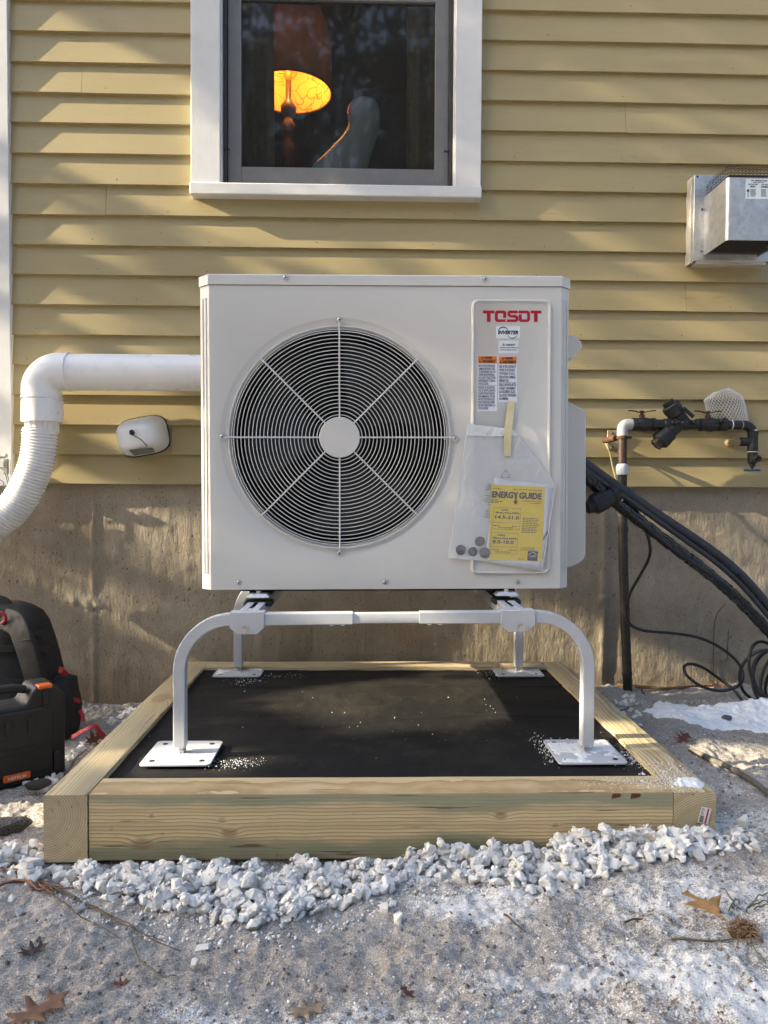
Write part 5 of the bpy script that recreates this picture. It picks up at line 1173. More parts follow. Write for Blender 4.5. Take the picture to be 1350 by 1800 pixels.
b = MB(); hrun(b, [(1266, 9), (1267, 11), (1277, 11.2), (1279, 8.2), (1308, 8.0), (1309, 8.3)]); b.build('run_pipe', M_IRON, pipe, smooth=35)
b = MB(); xe2 = W(1323.5, 760).x; ra = xe2 - HX(1307); pts = [(HX(1303), YW, zr2), (HX(1307), YW, zr2)] + [(xe2 - ra + ra*math.sin(R(90*i/8)), YW, zr2 - ra + ra*math.cos(R(90*i/8))) for i in range(1, 9)] + [(xe2, YW, W(1323, 757).z)]
b.tube(pts, 8.4*kw, 18, up=(0,1,0)); b.build('elbow', M_IRON, pipe, smooth=50)
def VZ(py): return W(1323, py).z
def vrun(b, st, x=xe2): b.tube([(x, YW, VZ(p)) for p, r in st], 1, 20, scale=[r*kw for p, r in st], up=(0,1,0))
b = MB(); vrun(b, [(755.5, 8.5), (757.5, 8.5)]); vrun(b, [(793.5, 8.5), (795, 8.5)]); b.build('thread_tape', MATS['white_thread_tape'], pipe)
b = MB(); vrun(b, [(757.5, 8), (758, 9.2), (764, 9.2), (765, 8.7), (785, 8.7), (786, 9.2), (793, 9.2), (793.5, 8)]); zt_ = VZ(776.5); b.cyl((xe2, YW, zt_), (HX(1304), YW + 0.012, zt_), 8*kw, n=18); b.build('tee', M_IRON, pipe, smooth=40)
b = MB(); b.cyl((HX(1309), YW + 0.008, zt_), (HX(1297), YS + 0.02, zt_), 6.3*kw, n=18); b.build('wall_stub', pbr('painted_tan_stub', (0.42, 0.36, 0.22), 0.6, var=0.1, vscale=60, bump=0.4, bscale=300), pipe, smooth=40)
b = MB(); vrun(b, [(795, 7.5), (795.5, 8.3), (806, 8.3), (812, 8), (815, 6)]); q = W(1332, 806, -0.016); b.cyl((xe2, YW, VZ(802)), q, 5.5*kw, 6.2*kw, n=16); Mk = Matrix.Translation(q) @ Matrix.Rotation(R(95), 4, 'X') @ Matrix.Rotation(R(-22), 4, 'Y'); b.lathe([(0.009, -0.004), (0.0125, 0), (0.0125, 0.007), (0.0085, 0.007), (0.008, 0.001), (0.0001, 0.001)], 18, Mk); sp = b.build('hose_spigot', M_IRON, pipe, smooth=40)
b = MB(); vrun(b, [(813, 4.5), (816, 5), (820, 5), (820.5, 2.5), (826, 2.2)]); b.build('spigot_stem', M_IRON, sp, smooth=35)
b = MB(); zz = VZ(826.5); V = []; F = []; n = 40
for z_ in (zz-0.0035, zz+0.0035):
    for i in range(n): a = 2*math.pi*i/n; r = 0.0285*(1+0.07*math.cos(6*a)); V.append((xe2 + r*math.cos(a), YW + r*math.sin(a), z_))
F = [tuple(range(n-1,-1,-1)), tuple(range(n, 2*n))] + [(i, (i+1) % n, n+(i+1) % n, n+i) for i in range(n)]; b.add(V, F); b.build('blue_handwheel', pbr('blue_paint', (0.015, 0.085, 0.25), 0.5, var=0.3, vscale=90, dirt=0.3), sp, bevel=0.002)
# wall bracket, clamp and bonding wire
b = MB(); q = P(1083, 772, YS); b.box((P(1067, 790, YS).x, YS-0.003, P(1067, 789, YS).z), (P(1090, 757, YS).x, YS+0.004, P(1090, 756.5, YS).z)); b.build('wall_plate', pbr('tan_painted_plate', (0.44, 0.37, 0.22), 0.55, var=0.08, vscale=60), pipe, bevel=0.001)
for py in (761, 786):
    b = MB(); b.lathe([(0.0055, 0), (0.0052, 0.003), (0.0001, 0.004)], 10, Matrix.Translation(P(1076.5, py, YS-0.003)) @ Matrix.Rotation(R(90), 4, 'X')); b.build('plate_screw', pbr('dull_screw', (0.25, 0.2, 0.13), 0.6, metal=0.5), pipe)
b = MB(); zc_ = W(1094, 769).z; b.tube([(W(1094, 769).x, YW, zc_-0.005), (W(1094, 769).x, YW, zc_+0.005)], pr+0.004, 18); b.box((W(1094, 769).x+0.01, YW-0.005, zc_-0.004), (HX(1110), YW+0.003, zc_+0.004)); b.cyl((HX(1083), YW+0.005, zc_-0.002), (HX(1073), YS-0.006, zc_-0.008), 0.011, n=12); b.build('pipe_clamp', M_RUST, pipe, smooth=35)
wire = MB(); wire.tube(catmull([P(1064, 780, YS-0.012), P(1068, 786, YS-0.03), P(1073, 800, YS-0.04), P(1077, 820, YS-0.05), P(1081, 835, YS-0.06), P(1084, 846, YS-0.06)], 6), 0.0035, 8); wo = wire.build('bonding_wire', [pbr('yellowed_wire_jacket', (0.40, 0.34, 0.17), 0.5, var=0.5, vscale=18)][0], None, smooth=60)
tag(wo, 'short yellowed wire hanging beside the upright pipe below its clamp', 'wire')
# plastic netting sleeve hung behind the right valve
V = []; E = []
def netpt(u, t):
    # u round the sleeve, t from bottom to top; a bent, flattened sock
    yy = 753 - 62*t; cx_ = 1284 - 24*t*t + 6*t; wx = (37 - 4*t) * (1 - 0.55*max(0, t-0.82)/0.18)
    lean = -10*math.sin(math.pi*min(1, t))
    a = 2*math.pi*u
    return P(cx_ + lean*0.2 + wx*math.cos(a) - 5*(1-t), yy - 8*t*math.cos(a)*0.6 - 4*t, YS - 0.034 + 0.026*math.sin(a))
b = MB(); nu, nt = 34, 16
for s in (1, -1):
    for k in range(nu):
        pts = [netpt((k + s*0.5*j)/nu, j/nt) for j in range(nt+1)]; b.tube(pts, 0.0011, 4)
b.tube([netpt(i/32, 1.0) for i in range(32)], 0.0016, 5, closed=True); b.tube([netpt(i/32, 0.0) for i in range(32)], 0.0016, 5, closed=True)
no = b.build('netting_sleeve', pbr('clear_white_netting', (0.62, 0.64, 0.66), 0.3, var=0.05), None, smooth=60); tag(no, 'white plastic netting sleeve tucked behind the right shut off valve', 'netting')

# ------------------------------------------------------------------ refrigerant lines
lines = thing('line_set', 'bundle of black insulated lines running from the unit to the right edge', 'line set', tuple(P(1022, 820, 2.22)))
def mat_braid():
    t = NT('black_braided_sleeve'); w = t.n('TexWave', wave_type='BANDS', bands_direction='DIAGONAL'); w.inputs['Scale'].default_value = 120; w.inputs['Distortion'].default_value = 1
    t.link(t.coord(), w.inputs['Vector']); n = t.noise(500, 2); ck = t.n('TexChecker'); ck.inputs['Scale'].default_value = 380; t.link(t.mapped(1, rot=(0, R(42), R(20))), ck.inputs['Vector'])
    h = t.math('ADD', t.math('MULTIPLY', w.outputs['Fac'], 0.5), t.math('MULTIPLY', ck.outputs['Fac'], 0.5))
    c = t.mix(h, (0.010, 0.011, 0.015), (0.062, 0.066, 0.082)); return t.fin(c, 0.5, t.bump(h, 0.7, 0.0015))
M_BRAID = mat_braid(); M_WRAP = pbr('glossy_black_wrap', (0.010, 0.010, 0.012), 0.28, var=0.3, vscale=25, bump=0.35, bscale=70, bdist=0.006)
def YL(px): return 2.18 + 0.20*min(1, max(0, (px-1000)/350))
top = [(990, 795), (1022, 812), (1060, 839), (1110, 874), (1160, 908), (1210, 941), (1260, 976), (1300, 1010), (1335, 1048), (1365, 1085), (1400, 1140), (1450, 1230)]
low = [(990, 812), (1022, 830), (1050, 858), (1090, 890), (1140, 928), (1190, 966), (1240, 1004), (1285, 1042), (1325, 1082), (1360, 1120), (1400, 1170), (1450, 1250)]
b = MB(); b.tube(catmull([P(x, y, YL(x)+0.012) for x, y in top], 10), 0.0165, 16); b.build('braided_line', M_BRAID, lines, smooth=60)
pts = catmull([P(x, y, YL(x)-0.006) for x, y in low], 14); rq = random.Random(3)
b = MB(); b.tube(pts, 0.0175, 16, scale=[1 + 0.07*math.sin(i*0.9) + rq.uniform(-0.05, 0.05) for i in range(len(pts))]); b.build('wrapped_line', M_WRAP, lines, smooth=60)
b = MB(); b.tube(catmull([P(x, y-1.5-6*math.sin(i), YL(x)-0.022) for i, (x, y) in enumerate(low)], 10), 0.0058, 8); b.build('control_cable', M_BLACK, lines, smooth=60)
b = MB(); b.tube(catmull([P(x+1, (y+y2)/2+1, YL(x)-0.012) for (x, y), (x2, y2) in zip(top, low)], 10), 0.008, 10); b.build('thin_line', M_BRAID, lines, smooth=60)
for px, f in ((1104, 0), (1288, 1)):
    i = min(range(len(top)), key=lambda k: abs(top[k][0]-px)); (xa, ya), (xb, yb2) = top[i], low[i]
    d = (P(top[i+1][0], top[i+1][1], 2.25) - P(top[i-1][0], top[i-1][1], 2.25)).normalized(); c = P(px, ya + (px-xa)*0.7 - 1, YL(px)+0.010)
    b = MB(); b.tube([c-d*0.014, c-d*0.013, c+d*0.013, c+d*0.014], 1, 16, scale=[0.0172, 0.0182, 0.0182, 0.0172]); b.build('tape_band', pbr('navy_tape', (0.022, 0.028, 0.05), 0.5, var=0.1), lines, smooth=40)
for k in range(14):          # wrap edges and ties on the lower line
    j = 6 + k*10
    if j+1 < len(pts): c = pts[j]; d = (pts[j+1]-pts[j-1]).normalized(); b = MB(); b.tube([c-d*0.0035, c+d*0.0035], 0.0192, 12); b.build('cable_tie', M_WRAP, lines, smooth=40)
cA_, cB_ = P(1008, 905, 2.18), P(1086, 866, 2.20); ax = cB_-cA_
b = MB(); st = [(0, 5), (0.28, 6), (0.30, 11), (0.40, 13), (0.44, 17), (0.72, 17.5), (0.76, 15), (0.85, 14), (0.88, 16), (1.0, 15)]
b.tube([cA_+ax*f for f, r in st], 1, 20, scale=[r*2.19/FPX for f, r in st]); cn = b.build('conduit_connector', M_BLACK, lines, smooth=40)
b = MB(); u1 = ax.normalized(); s1 = u1.cross(Vector((0,1,0))).normalized(); s2 = u1.cross(s1)
for i in range(12):
    a = 2*math.pi*i/12; o_ = (s1*math.cos(a) + s2*math.sin(a))*0.0292; b.cyl(cA_+ax*0.46+o_, cA_+ax*0.71+o_, 0.0026, n=6)
b.build('grip_rib', M_BLACK, cn, smooth=40)
# thin cable and its coil on the snow
YK = 2.52
cab = [(1096, 880, 2.24), (1118, 897, 2.26), (1132, 925, 2.32), (1142, 955, 2.38), (1141, 980, 2.42), (1126, 1010, 2.48), (1108, 1042, 2.52), (1101, 1072, 2.54), (1106, 1095, 2.55), (1130, 1108, 2.55), (1180, 1113, 2.54), (1225, 1120, 2.52), (1262, 1136, 2.50), (1293, 1160, 2.48), (1305, 1182, 2.46), (1303, 1200, 2.44), (1285, 1211, 2.44), (1262, 1214, 2.45), (1232, 1206, 2.46), (1207, 1187, 2.47), (1203, 1172, 2.50), (1216, 1167, 2.52), (1240, 1176, 2.53), (1268, 1196, 2.52), (1290, 1213, 2.48), (1310, 1238, 2.42), (1326, 1247, 2.36)]
b = MB(); b.tube(catmull([P(*p) for p in cab], 8), 0.0052, 10); o = b.build('cable', pbr('black_cable', (0.018, 0.018, 0.02), 0.35, var=0.15), None, smooth=60); tag(o, 'thin black cable looping down the concrete from the lines to the coil', 'cable')
b = MB(); rq = random.Random(8)
for i in range(6):
    cx_ = 1345 + 7*i; cy_ = 1190 + rq.uniform(-6, 10); rx_ = 36 + rq.uniform(-8, 10); ry_ = 52 + rq.uniform(-8, 8); ph = rq.uniform(-0.5, 0.5); yb_ = 2.40 + 0.012*i
    pts = []
    for j in range(26):
        a = 2*math.pi*j/26; dx = rx_*math.cos(a)*math.cos(ph) - ry_*math.sin(a)*math.sin(ph); dy_ = rx_*math.cos(a)*math.sin(ph)*0.6 + ry_*math.sin(a)*math.cos(ph)
        pts.append(P(cx_+dx, cy_+dy_, yb_ + 0.05*math.sin(a+1.1*i)))
    b.tube(pts, 0.0052, 8, closed=True)
o = b.build('cable_coil', MATS['black_cable'], None, smooth=60); tag(o, 'loose coil of black cable standing on the snow at the right edge', 'cable coil')

# ------------------------------------------------------------------ backpack and tool case
M_NYLON = pbr('black_nylon', (0.009, 0.009, 0.010), 0.75, var=0.3, vscale=20, bump=0.4, bscale=500); M_RED = pbr('red_webbing', (0.36, 0.008, 0.02), 0.6, var=0.15, vscale=60, bump=0.3, bscale=500)
YBP = 2.44
bk = thing('backpack', 'black backpack with red trim leaning by the foundation behind the tool case', 'backpack', tuple(P(20, 1285, YBP)))
def loft(rows, Y, mat, name, par, n=36, e=3.0, wr=0.006, seed=1):
    V = []; F = []
    for py, a, c_, hd, dy in rows:
        p, q = P(a, py, Y), P(c_, py, Y); hw = (q.x-p.x)/2
        for i in range(n):
            t = 2*math.pi*i/n; ct, st_ = math.cos(t), math.sin(t)
            x = (p.x+q.x)/2 + hw*math.copysign(abs(ct)**(2/e), ct); y = Y + dy + hd*math.copysign(abs(st_)**(2/e), st_)
            w = wr*float(fbm(np.array(x*4+seed), np.array(p.z*6+y*5), 4, 3, seed)); V.append((x + w*ct, y + w*st_, p.z))
    for j in range(len(rows)-1):
        for i in range(n): k = (i+1) % n; F.append((j*n+i, j*n+k, (j+1)*n+k, (j+1)*n+i))
    F += [tuple(range(n)), tuple((len(rows)-1)*n+i for i in range(n))]
    b = MB(); b.add(V, F); return b.build(name, mat, par, smooth=60)
loft([(1062, -20, 28, 0.03, 0.05), (1068, -45, 45, 0.06, 0.04), (1078, -62, 62, 0.085, 0.03), (1095, -76, 75, 0.10, 0.02), (1120, -86, 84, 0.115, 0.01), (1150, -94, 95, 0.125, 0), (1180, -100, 105, 0.13, -0.01), (1215, -104, 112, 0.135, -0.02), (1250, -106, 118, 0.14, -0.03), (1280, -104, 120, 0.135, -0.03), (1292, -95, 110, 0.12, -0.03)], YBP, M_NYLON, 'pack_body', bk)
loft([(1186, 100, 120, 0.02, 0), (1192, 96, 131, 0.045, 0), (1215, 95, 136, 0.06, -0.01), (1240, 96, 141, 0.07, -0.015), (1265, 98, 142, 0.07, -0.02), (1285, 100, 138, 0.06, -0.02)], YBP - 0.04, M_NYLON, 'side_pocket', bk, wr=0.01, seed=4)
b = MB(); b.sweep(rrect(-0.035, -0.009, 0.035, 0.009, 0.006, 3), catmull([P(8, 1088, YBP-0.10), P(30, 1098, YBP-0.15), P(42, 1125, YBP-0.18), P(52, 1155, YBP-0.19), P(62, 1190, YBP-0.19), P(75, 1230, YBP-0.17)], 8), up=(0.3, -1, 0.2)); b.build('shoulder_strap', M_NYLON, bk, smooth=50)
for py in (1128, 1164):
    b = MB(); b.tube(catmull([P(36, py-1, YBP-0.185), P(52, py-3, YBP-0.20), P(68, py+4, YBP-0.19)], 5), 0.0022, 5); b.build('strap_seam', M_NYLON, bk)
for py, x0_, x1_ in ((1112, -60, 78), (1140, -70, 88), (1200, -90, 104)):
    b = MB(); b.sweep(rrect(-0.011, -0.0015, 0.011, 0.0015, 0.001, 1), catmull([P(x0_, py, YBP-0.06), P(-20, py, YBP-0.127), P(30, py, YBP-0.127), P(x1_-14, py+1, YBP-0.098), P(x1_-2, py+2, YBP-0.03)], 6), up=(0, -1, 0)); b.build('webbing_row', MATS.get('dark_grey_webbing') or pbr('dark_grey_webbing', (0.022, 0.022, 0.023), 0.8, bump=0.4, bscale=600), bk, smooth=40)
b = MB(); b.sweep(rrect(-0.012, -0.003, 0.012, 0.003, 0.002, 2), catmull([P(-22, 1068, YBP+0.02), P(-16, 1054, YBP+0.02), P(2, 1053, YBP+0.02), P(14, 1060, YBP+0.02), P(17, 1072, YBP+0.02)], 6), up=(0, 1, 0)); b.build('grab_handle', pbr('dark_grey_webbing', (0.045, 0.045, 0.045), 0.7), bk, smooth=50)
b = MB(); b.tube(catmull([P(-14, 1078, YBP-0.13), P(0, 1077, YBP-0.14), P(8, 1081, YBP-0.14), P(10, 1090, YBP-0.14), P(4, 1096, YBP-0.13)], 6), 0.0055, 8); b.build('zip_pull', M_RED, bk, smooth=60)
def ribbon(pts, hw, par, name='red_strap', mat=M_RED, up=(0, 0, 1)):
    b = MB(); b.sweep(rrect(-hw, -0.0012, hw, 0.0012, 0.001, 1), catmull(pts, 6), up=up); return b.build(name, mat, par, smooth=40)
ribbon([P(104, 1176, YBP-0.08), P(110, 1180, YBP-0.09), P(116, 1186, YBP-0.085)], 0.010, bk, up=(0.4, -1, 0)); ribbon([P(130, 1229, YBP-0.085), P(136, 1231, YBP-0.09), P(141, 1234, YBP-0.085)], 0.006, bk, up=(0.4, -1, 0.2))
ribbon([P(141, 1248, 2.36), P(145, 1258, 2.35), P(147, 1268, 2.34)], 0.006, bk, up=(0.4, -1, 0))
ribbon([G(126, 1296, 0.03), G(140, 1288, 0.045), G(155, 1280, 0.06), G(166, 1276, 0.065), G(174, 1284, 0.05), G(184, 1296, 0.02)], 0.007, bk, up=(0, -0.8, 0.7))
# hard case
ca_ = R(40); Xd = Vector((math.cos(ca_), math.sin(ca_), 0)); Yd = Vector((-math.sin(ca_), math.cos(ca_), 0))
c0 = G(116, 1352, 0.0); c0.z = float(ghb(c0.x, c0.y)) - 0.004
MCs = Matrix.Translation(c0) @ Matrix(((Xd.x, Yd.x, 0, 0), (Xd.y, Yd.y, 0, 0), (0, 0, 1, 0), (0, 0, 0, 1)))
case = thing('tool_case', 'black hard plastic tool case with orange latch and label beside the frame', 'tool case', tuple(c0))
HC = 0.255; LC = 0.38
M_CASE = pbr('black_moulded_case', (0.009, 0.0095, 0.0105), 0.55, var=0.15, vscale=20, bump=0.3, bscale=700)
prof = [(-LC, 0.012), (-LC+0.012, 0), (-0.012, 0), (0, 0.012), (0, HC-0.03), (-0.025, HC), (-0.075, HC), (-0.085, HC-0.014), (-0.10, HC-0.045), (-0.28, HC-0.045), (-0.295, HC-0.014), (-0.305, HC), (-LC+0.025, HC), (-LC, HC-0.03)]
b = MB(); b.prism(prof, 0, 0.11, MCs); cs = b.build('case_shell', M_CASE, case, bevel=0.008, segs=3)
b = MB(); b.prism([(-LC+0.03, 0.03), (-0.035, 0.03), (-0.035, HC-0.075), (-0.06, HC-0.055), (-LC+0.06, HC-0.055), (-LC+0.03, HC-0.075)], -0.007, 0.004, MCs); b.build('raised_panel', M_CASE, case, bevel=0.004)
for k_ in range(5):
    b = MB(); x_ = -LC+0.06+0.055*k_; b.prism([(x_, HC-0.075), (x_+0.018, HC-0.075), (x_+0.018, HC-0.115), (x_, HC-0.115)], -0.0105, -0.006, MCs); b.build('moulded_rib', M_CASE, case, bevel=0.002)
b = MB(); b.prism([(-0.034, 0.02), (-0.008, 0.02), (-0.008, 0.06), (-0.022, 0.075), (-0.034, 0.075)], -0.009, 0.003, MCs); b.build('corner_guard', M_CASE, case, bevel=0.004)
for z_ in (0.085, 0.10):
    b = MB(); b.prism([(-LC+0.04, z_), (-0.045, z_+0.004), (-0.045, z_+0.0065), (-LC+0.04, z_+0.0025)], -0.0095, -0.006, MCs); b.build('moulded_line', M_CASE, case, bevel=0.001)
b = MB(); b.sweep(rrect(-0.014, -0.010, 0.014, 0.010, 0.006, 3), [MCs @ Vector(p) for p in ((-0.09, 0.05, HC-0.012), (-0.12, 0.05, HC-0.004), (-0.19, 0.05, HC-0.002), (-0.26, 0.05, HC-0.004), (-0.29, 0.05, HC-0.012))], up=(0, 0, 1)); b.build('handle', M_CASE, case, smooth=50)
M_OR = pbr('orange_plastic', (0.72, 0.13, 0.012), 0.4, var=0.05)
b = MB(); b.box((-0.070, -0.003, HC-0.007), (-0.034, 0.03, HC+0.003), 0, MCs); b.build('latch', M_OR, case, bevel=0.003)
b = MB(); b.prism([(-0.06, HC-0.05), (-0.045, HC-0.05), (-0.045, HC-0.012), (-0.06, HC-0.012)], -0.006, 0.002, MCs); b.build('latch_base', M_CASE, case, bevel=0.002)
b = MB(); b.prism(rrect(-0.160, 0.020, -0.094, 0.038, 0.003, 3), -0.0092, -0.006, MCs); ol = b.build('orange_label', M_OR, case)
b = MB(); flat_text(b, 'NEFBLM', -0.149, 0.0245, 0.0115, -0.0097, bold=0.0004, width=0.044, M=MCs); b.build('lettering', pbr('label_cream_ink', (0.75, 0.6, 0.5), 0.5), ol, recalc=False)
# ------------------------------------------------------------------ marble chip gravel
def hull_mesh(name, seed, n=12, flat=(1, 0.8, 0.62), bev=0.07, mats=(M_STONE,), seg=1):
    rq = random.Random(seed); bm = bmesh.new()
    for i in range(n):
        v = Vector((rq.gauss(0, 1), rq.gauss(0, 1), rq.gauss(0, 1))).normalized() * rq.uniform(0.85, 1.1); bm.verts.new((v.x*flat[0], v.y*flat[1], v.z*flat[2]))
    r = bmesh.ops.convex_hull(bm, input=bm.verts); junk = [g for g in r['geom_interior'] + r['geom_unused'] if isinstance(g, bmesh.types.BMVert)]
    junk = list(set(junk))
    if junk: bmesh.ops.delete(bm, geom=junk, context='VERTS')
    bmesh.ops.dissolve_limit(bm, angle_limit=R(17), verts=bm.verts, edges=bm.edges)
    if bev: bmesh.ops.bevel(bm, geom=bm.edges[:], offset=bev, segments=seg, affect='EDGES', profile=0.5, clamp_overlap=True)
    bmesh.ops.recalc_face_normals(bm, faces=bm.faces)
    me = bpy.data.meshes.new(name); bm.to_mesh(me); bm.free()
    for m in mats: me.materials.append(m)
    if seg > 1: me.shade_smooth(); me.set_sharp_from_angle(angle=R(38))
    return me
STV = [hull_mesh('stone', 100+i, n=random.Random(i).choice((9, 10, 12, 14)), flat=(1, random.Random(i+50).uniform(0.72, 0.95), random.Random(i+80).uniform(0.6, 0.85)), bev=0.055, seg=1) for i in range(18)]
HR_ = 0.004; hx_0, hy_0 = -1.4, 1.0; HM = None
_x = np.arange(hx_0, 1.6, HR_); _y = np.arange(hy_0, 2.75, HR_); HXX, HYY = np.meshgrid(_x, _y); HM = gh(HXX, HYY)
def drop(x, y, r):
    i, j = int((x-hx_0)/HR_), int((y-hy_0)/HR_); k = max(1, int(r*0.85/HR_))
    if i-k < 0 or j-k < 0 or i+k+1 >= HM.shape[1] or j+k+1 >= HM.shape[0]: return None
    s = HM[j-k:j+k+1, i-k:i+k+1]; yy, xx = np.mgrid[-k:k+1, -k:k+1]; d2 = (xx*xx+yy*yy)/(k+0.5)**2; m = d2 <= 1
    base = 0.86*s[m].mean() + 0.14*s[m].max(); z = base + r*0.14
    s[m] = np.maximum(s[m], (z + r*0.52*np.sqrt(np.clip(1-d2, 0, 1)))[m]); return z
def pip(x, y, poly): return inside(x, y, poly)
def bed(name, label, polys, count, rmin, rmax, seed, limit=300, group=None):
    rq = random.Random(seed); items = []
    areas = []
    for poly in polys:
        A = abs(sum(poly[i-1][0]*poly[i][1]-poly[i][0]*poly[i-1][1] for i in range(len(poly))))/2; areas.append(A)
    for poly, A in zip(polys, areas):
        xs = [p[0] for p in poly]; ys = [p[1] for p in poly]; need = int(count*A/sum(areas)); tries = 0
        while need > 0 and tries < 20000:
            tries += 1; px, py = rq.uniform(min(xs), max(xs)), rq.uniform(min(ys), max(ys))
            if not pip(px, py, poly): continue
            q = G(px, py, float(ghb(0.0, 1.4))); zg = float(ghb(q.x, q.y)); q = G(px, py, zg + 0.008); r = rmin + (rmax-rmin)*rq.random()**1.3
            if pxl - r*0.7 < q.x < pxr + r*0.7 and q.y > pf - r*0.75: 
                if q.y > pf + 0.1 and not (pxl - r < q.x < pxr + r): pass
                else: continue
            z = drop(q.x, q.y, r)
            if z is None: continue
            items.append((r, q.x, q.y, z)); need -= 1
    b0 = items[0]; E_ = thing(name, label, 'gravel', (sum(i[1] for i in items)/len(items), sum(i[2] for i in items)/len(items), 0), group)
    items.sort(key=lambda t: -t[0]/math.hypot(t[1], t[2])); rest = MB()
    for n_, (r, x, y, z) in enumerate(items):
        me = rq.choice(STV); M = Matrix.Translation((x, y, z)) @ (Matrix.Rotation(rq.gauss(0, 0.42), 4, 'X') @ Matrix.Rotation(rq.gauss(0, 0.42), 4, 'Y') @ Matrix.Rotation(rq.uniform(0, 6.28), 4, 'Z')) @ Matrix.Diagonal((r*1.18, r*1.18, r*1.18, 1))
        if n_ < limit:
            o = bpy.data.objects.new('stone', me); COL.objects.link(o); o.location = (x, y, z); o.rotation_euler = M.to_euler(); o.scale = (r*1.18,)*3; attach(o, E_)
        else: rest.add([v.co for v in me.vertices], [tuple(p.vertices) for p in me.polygons], 0, M)
    if rest.v: o = rest.build('small_stones', M_STONE, E_, recalc=False); tag(o, kind='stuff')
    return E_
bed('gravel_bed', 'bed of white marble chips along the front timber of the frame',
    [[(78, 1522), (150, 1520), (250, 1512), (420, 1500), (690, 1497), (720, 1528), (680, 1560), (560, 1592), (500, 1612), (400, 1622), (300, 1600), (180, 1580), (110, 1548)],
     [(690, 1497), (880, 1484), (1000, 1466), (1190, 1452), (1200, 1500), (1090, 1520), (1020, 1548), (930, 1556), (850, 1545), (780, 1528), (720, 1528)],
     [(690, 1495), (1000, 1464), (1258, 1444), (1250, 1470), (1000, 1490), (700, 1515)],
     [(1190, 1450), (1262, 1440), (1325, 1452), (1330, 1478), (1270, 1488), (1200, 1500)]], 1250, 0.0060, 0.0178, 11)
bed('gravel_bed', 'small patch of marble chips at the left end of the frame',
    [[(0, 1488), (40, 1480), (76, 1482), (78, 1545), (40, 1548), (0, 1520)], [(-60, 1500), (0, 1490), (0, 1520), (-60, 1540)]], 110, 0.008, 0.019, 12)
bed('gravel_bed', 'line of marble chips between the tool case and the left timber',
    [[(30, 1372), (60, 1368), (100, 1350), (118, 1352), (96, 1380), (60, 1385)], [(112, 1330), (150, 1300), (150, 1322), (118, 1352)], [(180, 1275), (225, 1245), (260, 1235), (250, 1250), (205, 1280)]], 46, 0.009, 0.018, 13)
bed('gravel_bed', 'few marble chips beside the right timber near the pipe',
    [[(1070, 1235), (1110, 1232), (1150, 1260), (1130, 1275), (1085, 1250)]], 18, 0.008, 0.015, 14)
def fines(rq, n):
    poly = [(90, 1525), (250, 1512), (690, 1497), (1000, 1464), (1262, 1442), (1335, 1455), (1330, 1490), (1200, 1508), (1080, 1535), (1000, 1560), (850, 1560), (700, 1570), (560, 1605), (420, 1635), (280, 1622), (170, 1595), (90, 1550)]; out = []
    for px, py in zip(rq.uniform(90, 1335, n), rq.uniform(1445, 1635, n)):
        if not inside(px, py, poly): continue
        q = G(px, py, 0.02); i, j = int((q.x-hx_0)/HR_), int((q.y-hy_0)/HR_)
        if pxl < q.x < pxr and q.y > pf - 0.004: continue
        out.append((q.x, q.y, HM[j, i]))
    return np.array(out)
def fine_chips():
    o = crumbs('stone_fines', M_STONE, 7000, 0.0012, 0.0058, 31, fines, 'small chips and fines of marble filling the gravel bed along the front timber', 0.1)
# loose chips thrown forward, one by one
LOOSE = [((357, 1668), 0.013, 'small white chip lying alone on the soil below the gravel bed'), ((345, 1693), 0.012, 'grey white chip beside a smaller one on the soil below the gravel'), ((676, 1598), 0.013, 'white chip at the left of a group of three in front of the gravel'), ((701, 1615), 0.014, 'white chip nearest the camera in front of the middle of the gravel'), ((690, 1588), 0.009, 'smaller white chip behind the nearest white chip'), ((445, 1628), 0.014, 'white chip just below the left half of the gravel bed'), ((140, 1596), 0.013, 'round white chip beside the reddish roots'), ((1068, 1570), 0.010, 'white chip on the snowy soil below the right half of the gravel'), ((34, 1602), 0.010, 'pointed white chip left of the reddish roots'), ((1306, 1446), 0.019, 'long white chip beyond the right end of the frame'), ((1193, 1782), 0.007, 'tiny white chip near the bottom edge of the photo right of centre'), ((20, 1580), 0.009, 'flat white chip at the left edge below the roots')]
for (p, r, lab), k in zip(LOOSE, range(99)):
    q = G(p[0], p[1], 0.005); q = G(p[0], p[1], float(gh(q.x, q.y)) + r*0.3); o = bpy.data.objects.new('loose_chip', STV[(k*5+2) % 18]); COL.objects.link(o); o.location = q; o.scale = (r*1.15,)*3; o.rotation_euler = (0.3*k, 0.5*k, k*1.3); tag(o, lab, 'stone', 'loose chips in front of the gravel')
# the dark wet rock by the case and the snowy clod at the left edge
def rock(px, py, zz, sc, mat, name, lab, cat, seed, rot=0.0):
    me = hull_mesh(name, seed, 26, (1, 0.8, 0.7), 0.05, (mat,)); o = bpy.data.objects.new(name, me); COL.objects.link(o); q = G(px, py, zz); o.location = q; o.scale = sc; o.rotation_euler = (0, 0, rot)
    s = o.modifiers.new('s', 'SUBSURF'); s.levels = 1; s.render_levels = 2; me.shade_smooth(); tag(o, lab, cat); return o
def mat_rock(name, c0, c1, snow):
    t = NT(name); n1 = t.noise(18, 6, 0.7); n2 = t.noise(160, 4, 0.7); c = t.mix(n1, c0, c1)
    if snow: c = t.mix(t.ramp(t.math('ADD', n1, t.math('MULTIPLY', t.math('SUBTRACT', n2, 0.5), 0.5)), [(0.48, 0.0), (0.6, 0.8)]), c, (0.6, 0.6, 0.62))
    return t.fin(c, 0.85, t.bump(n2, 0.8, 0.004, t.bump(n1, 0.9, 0.02)))
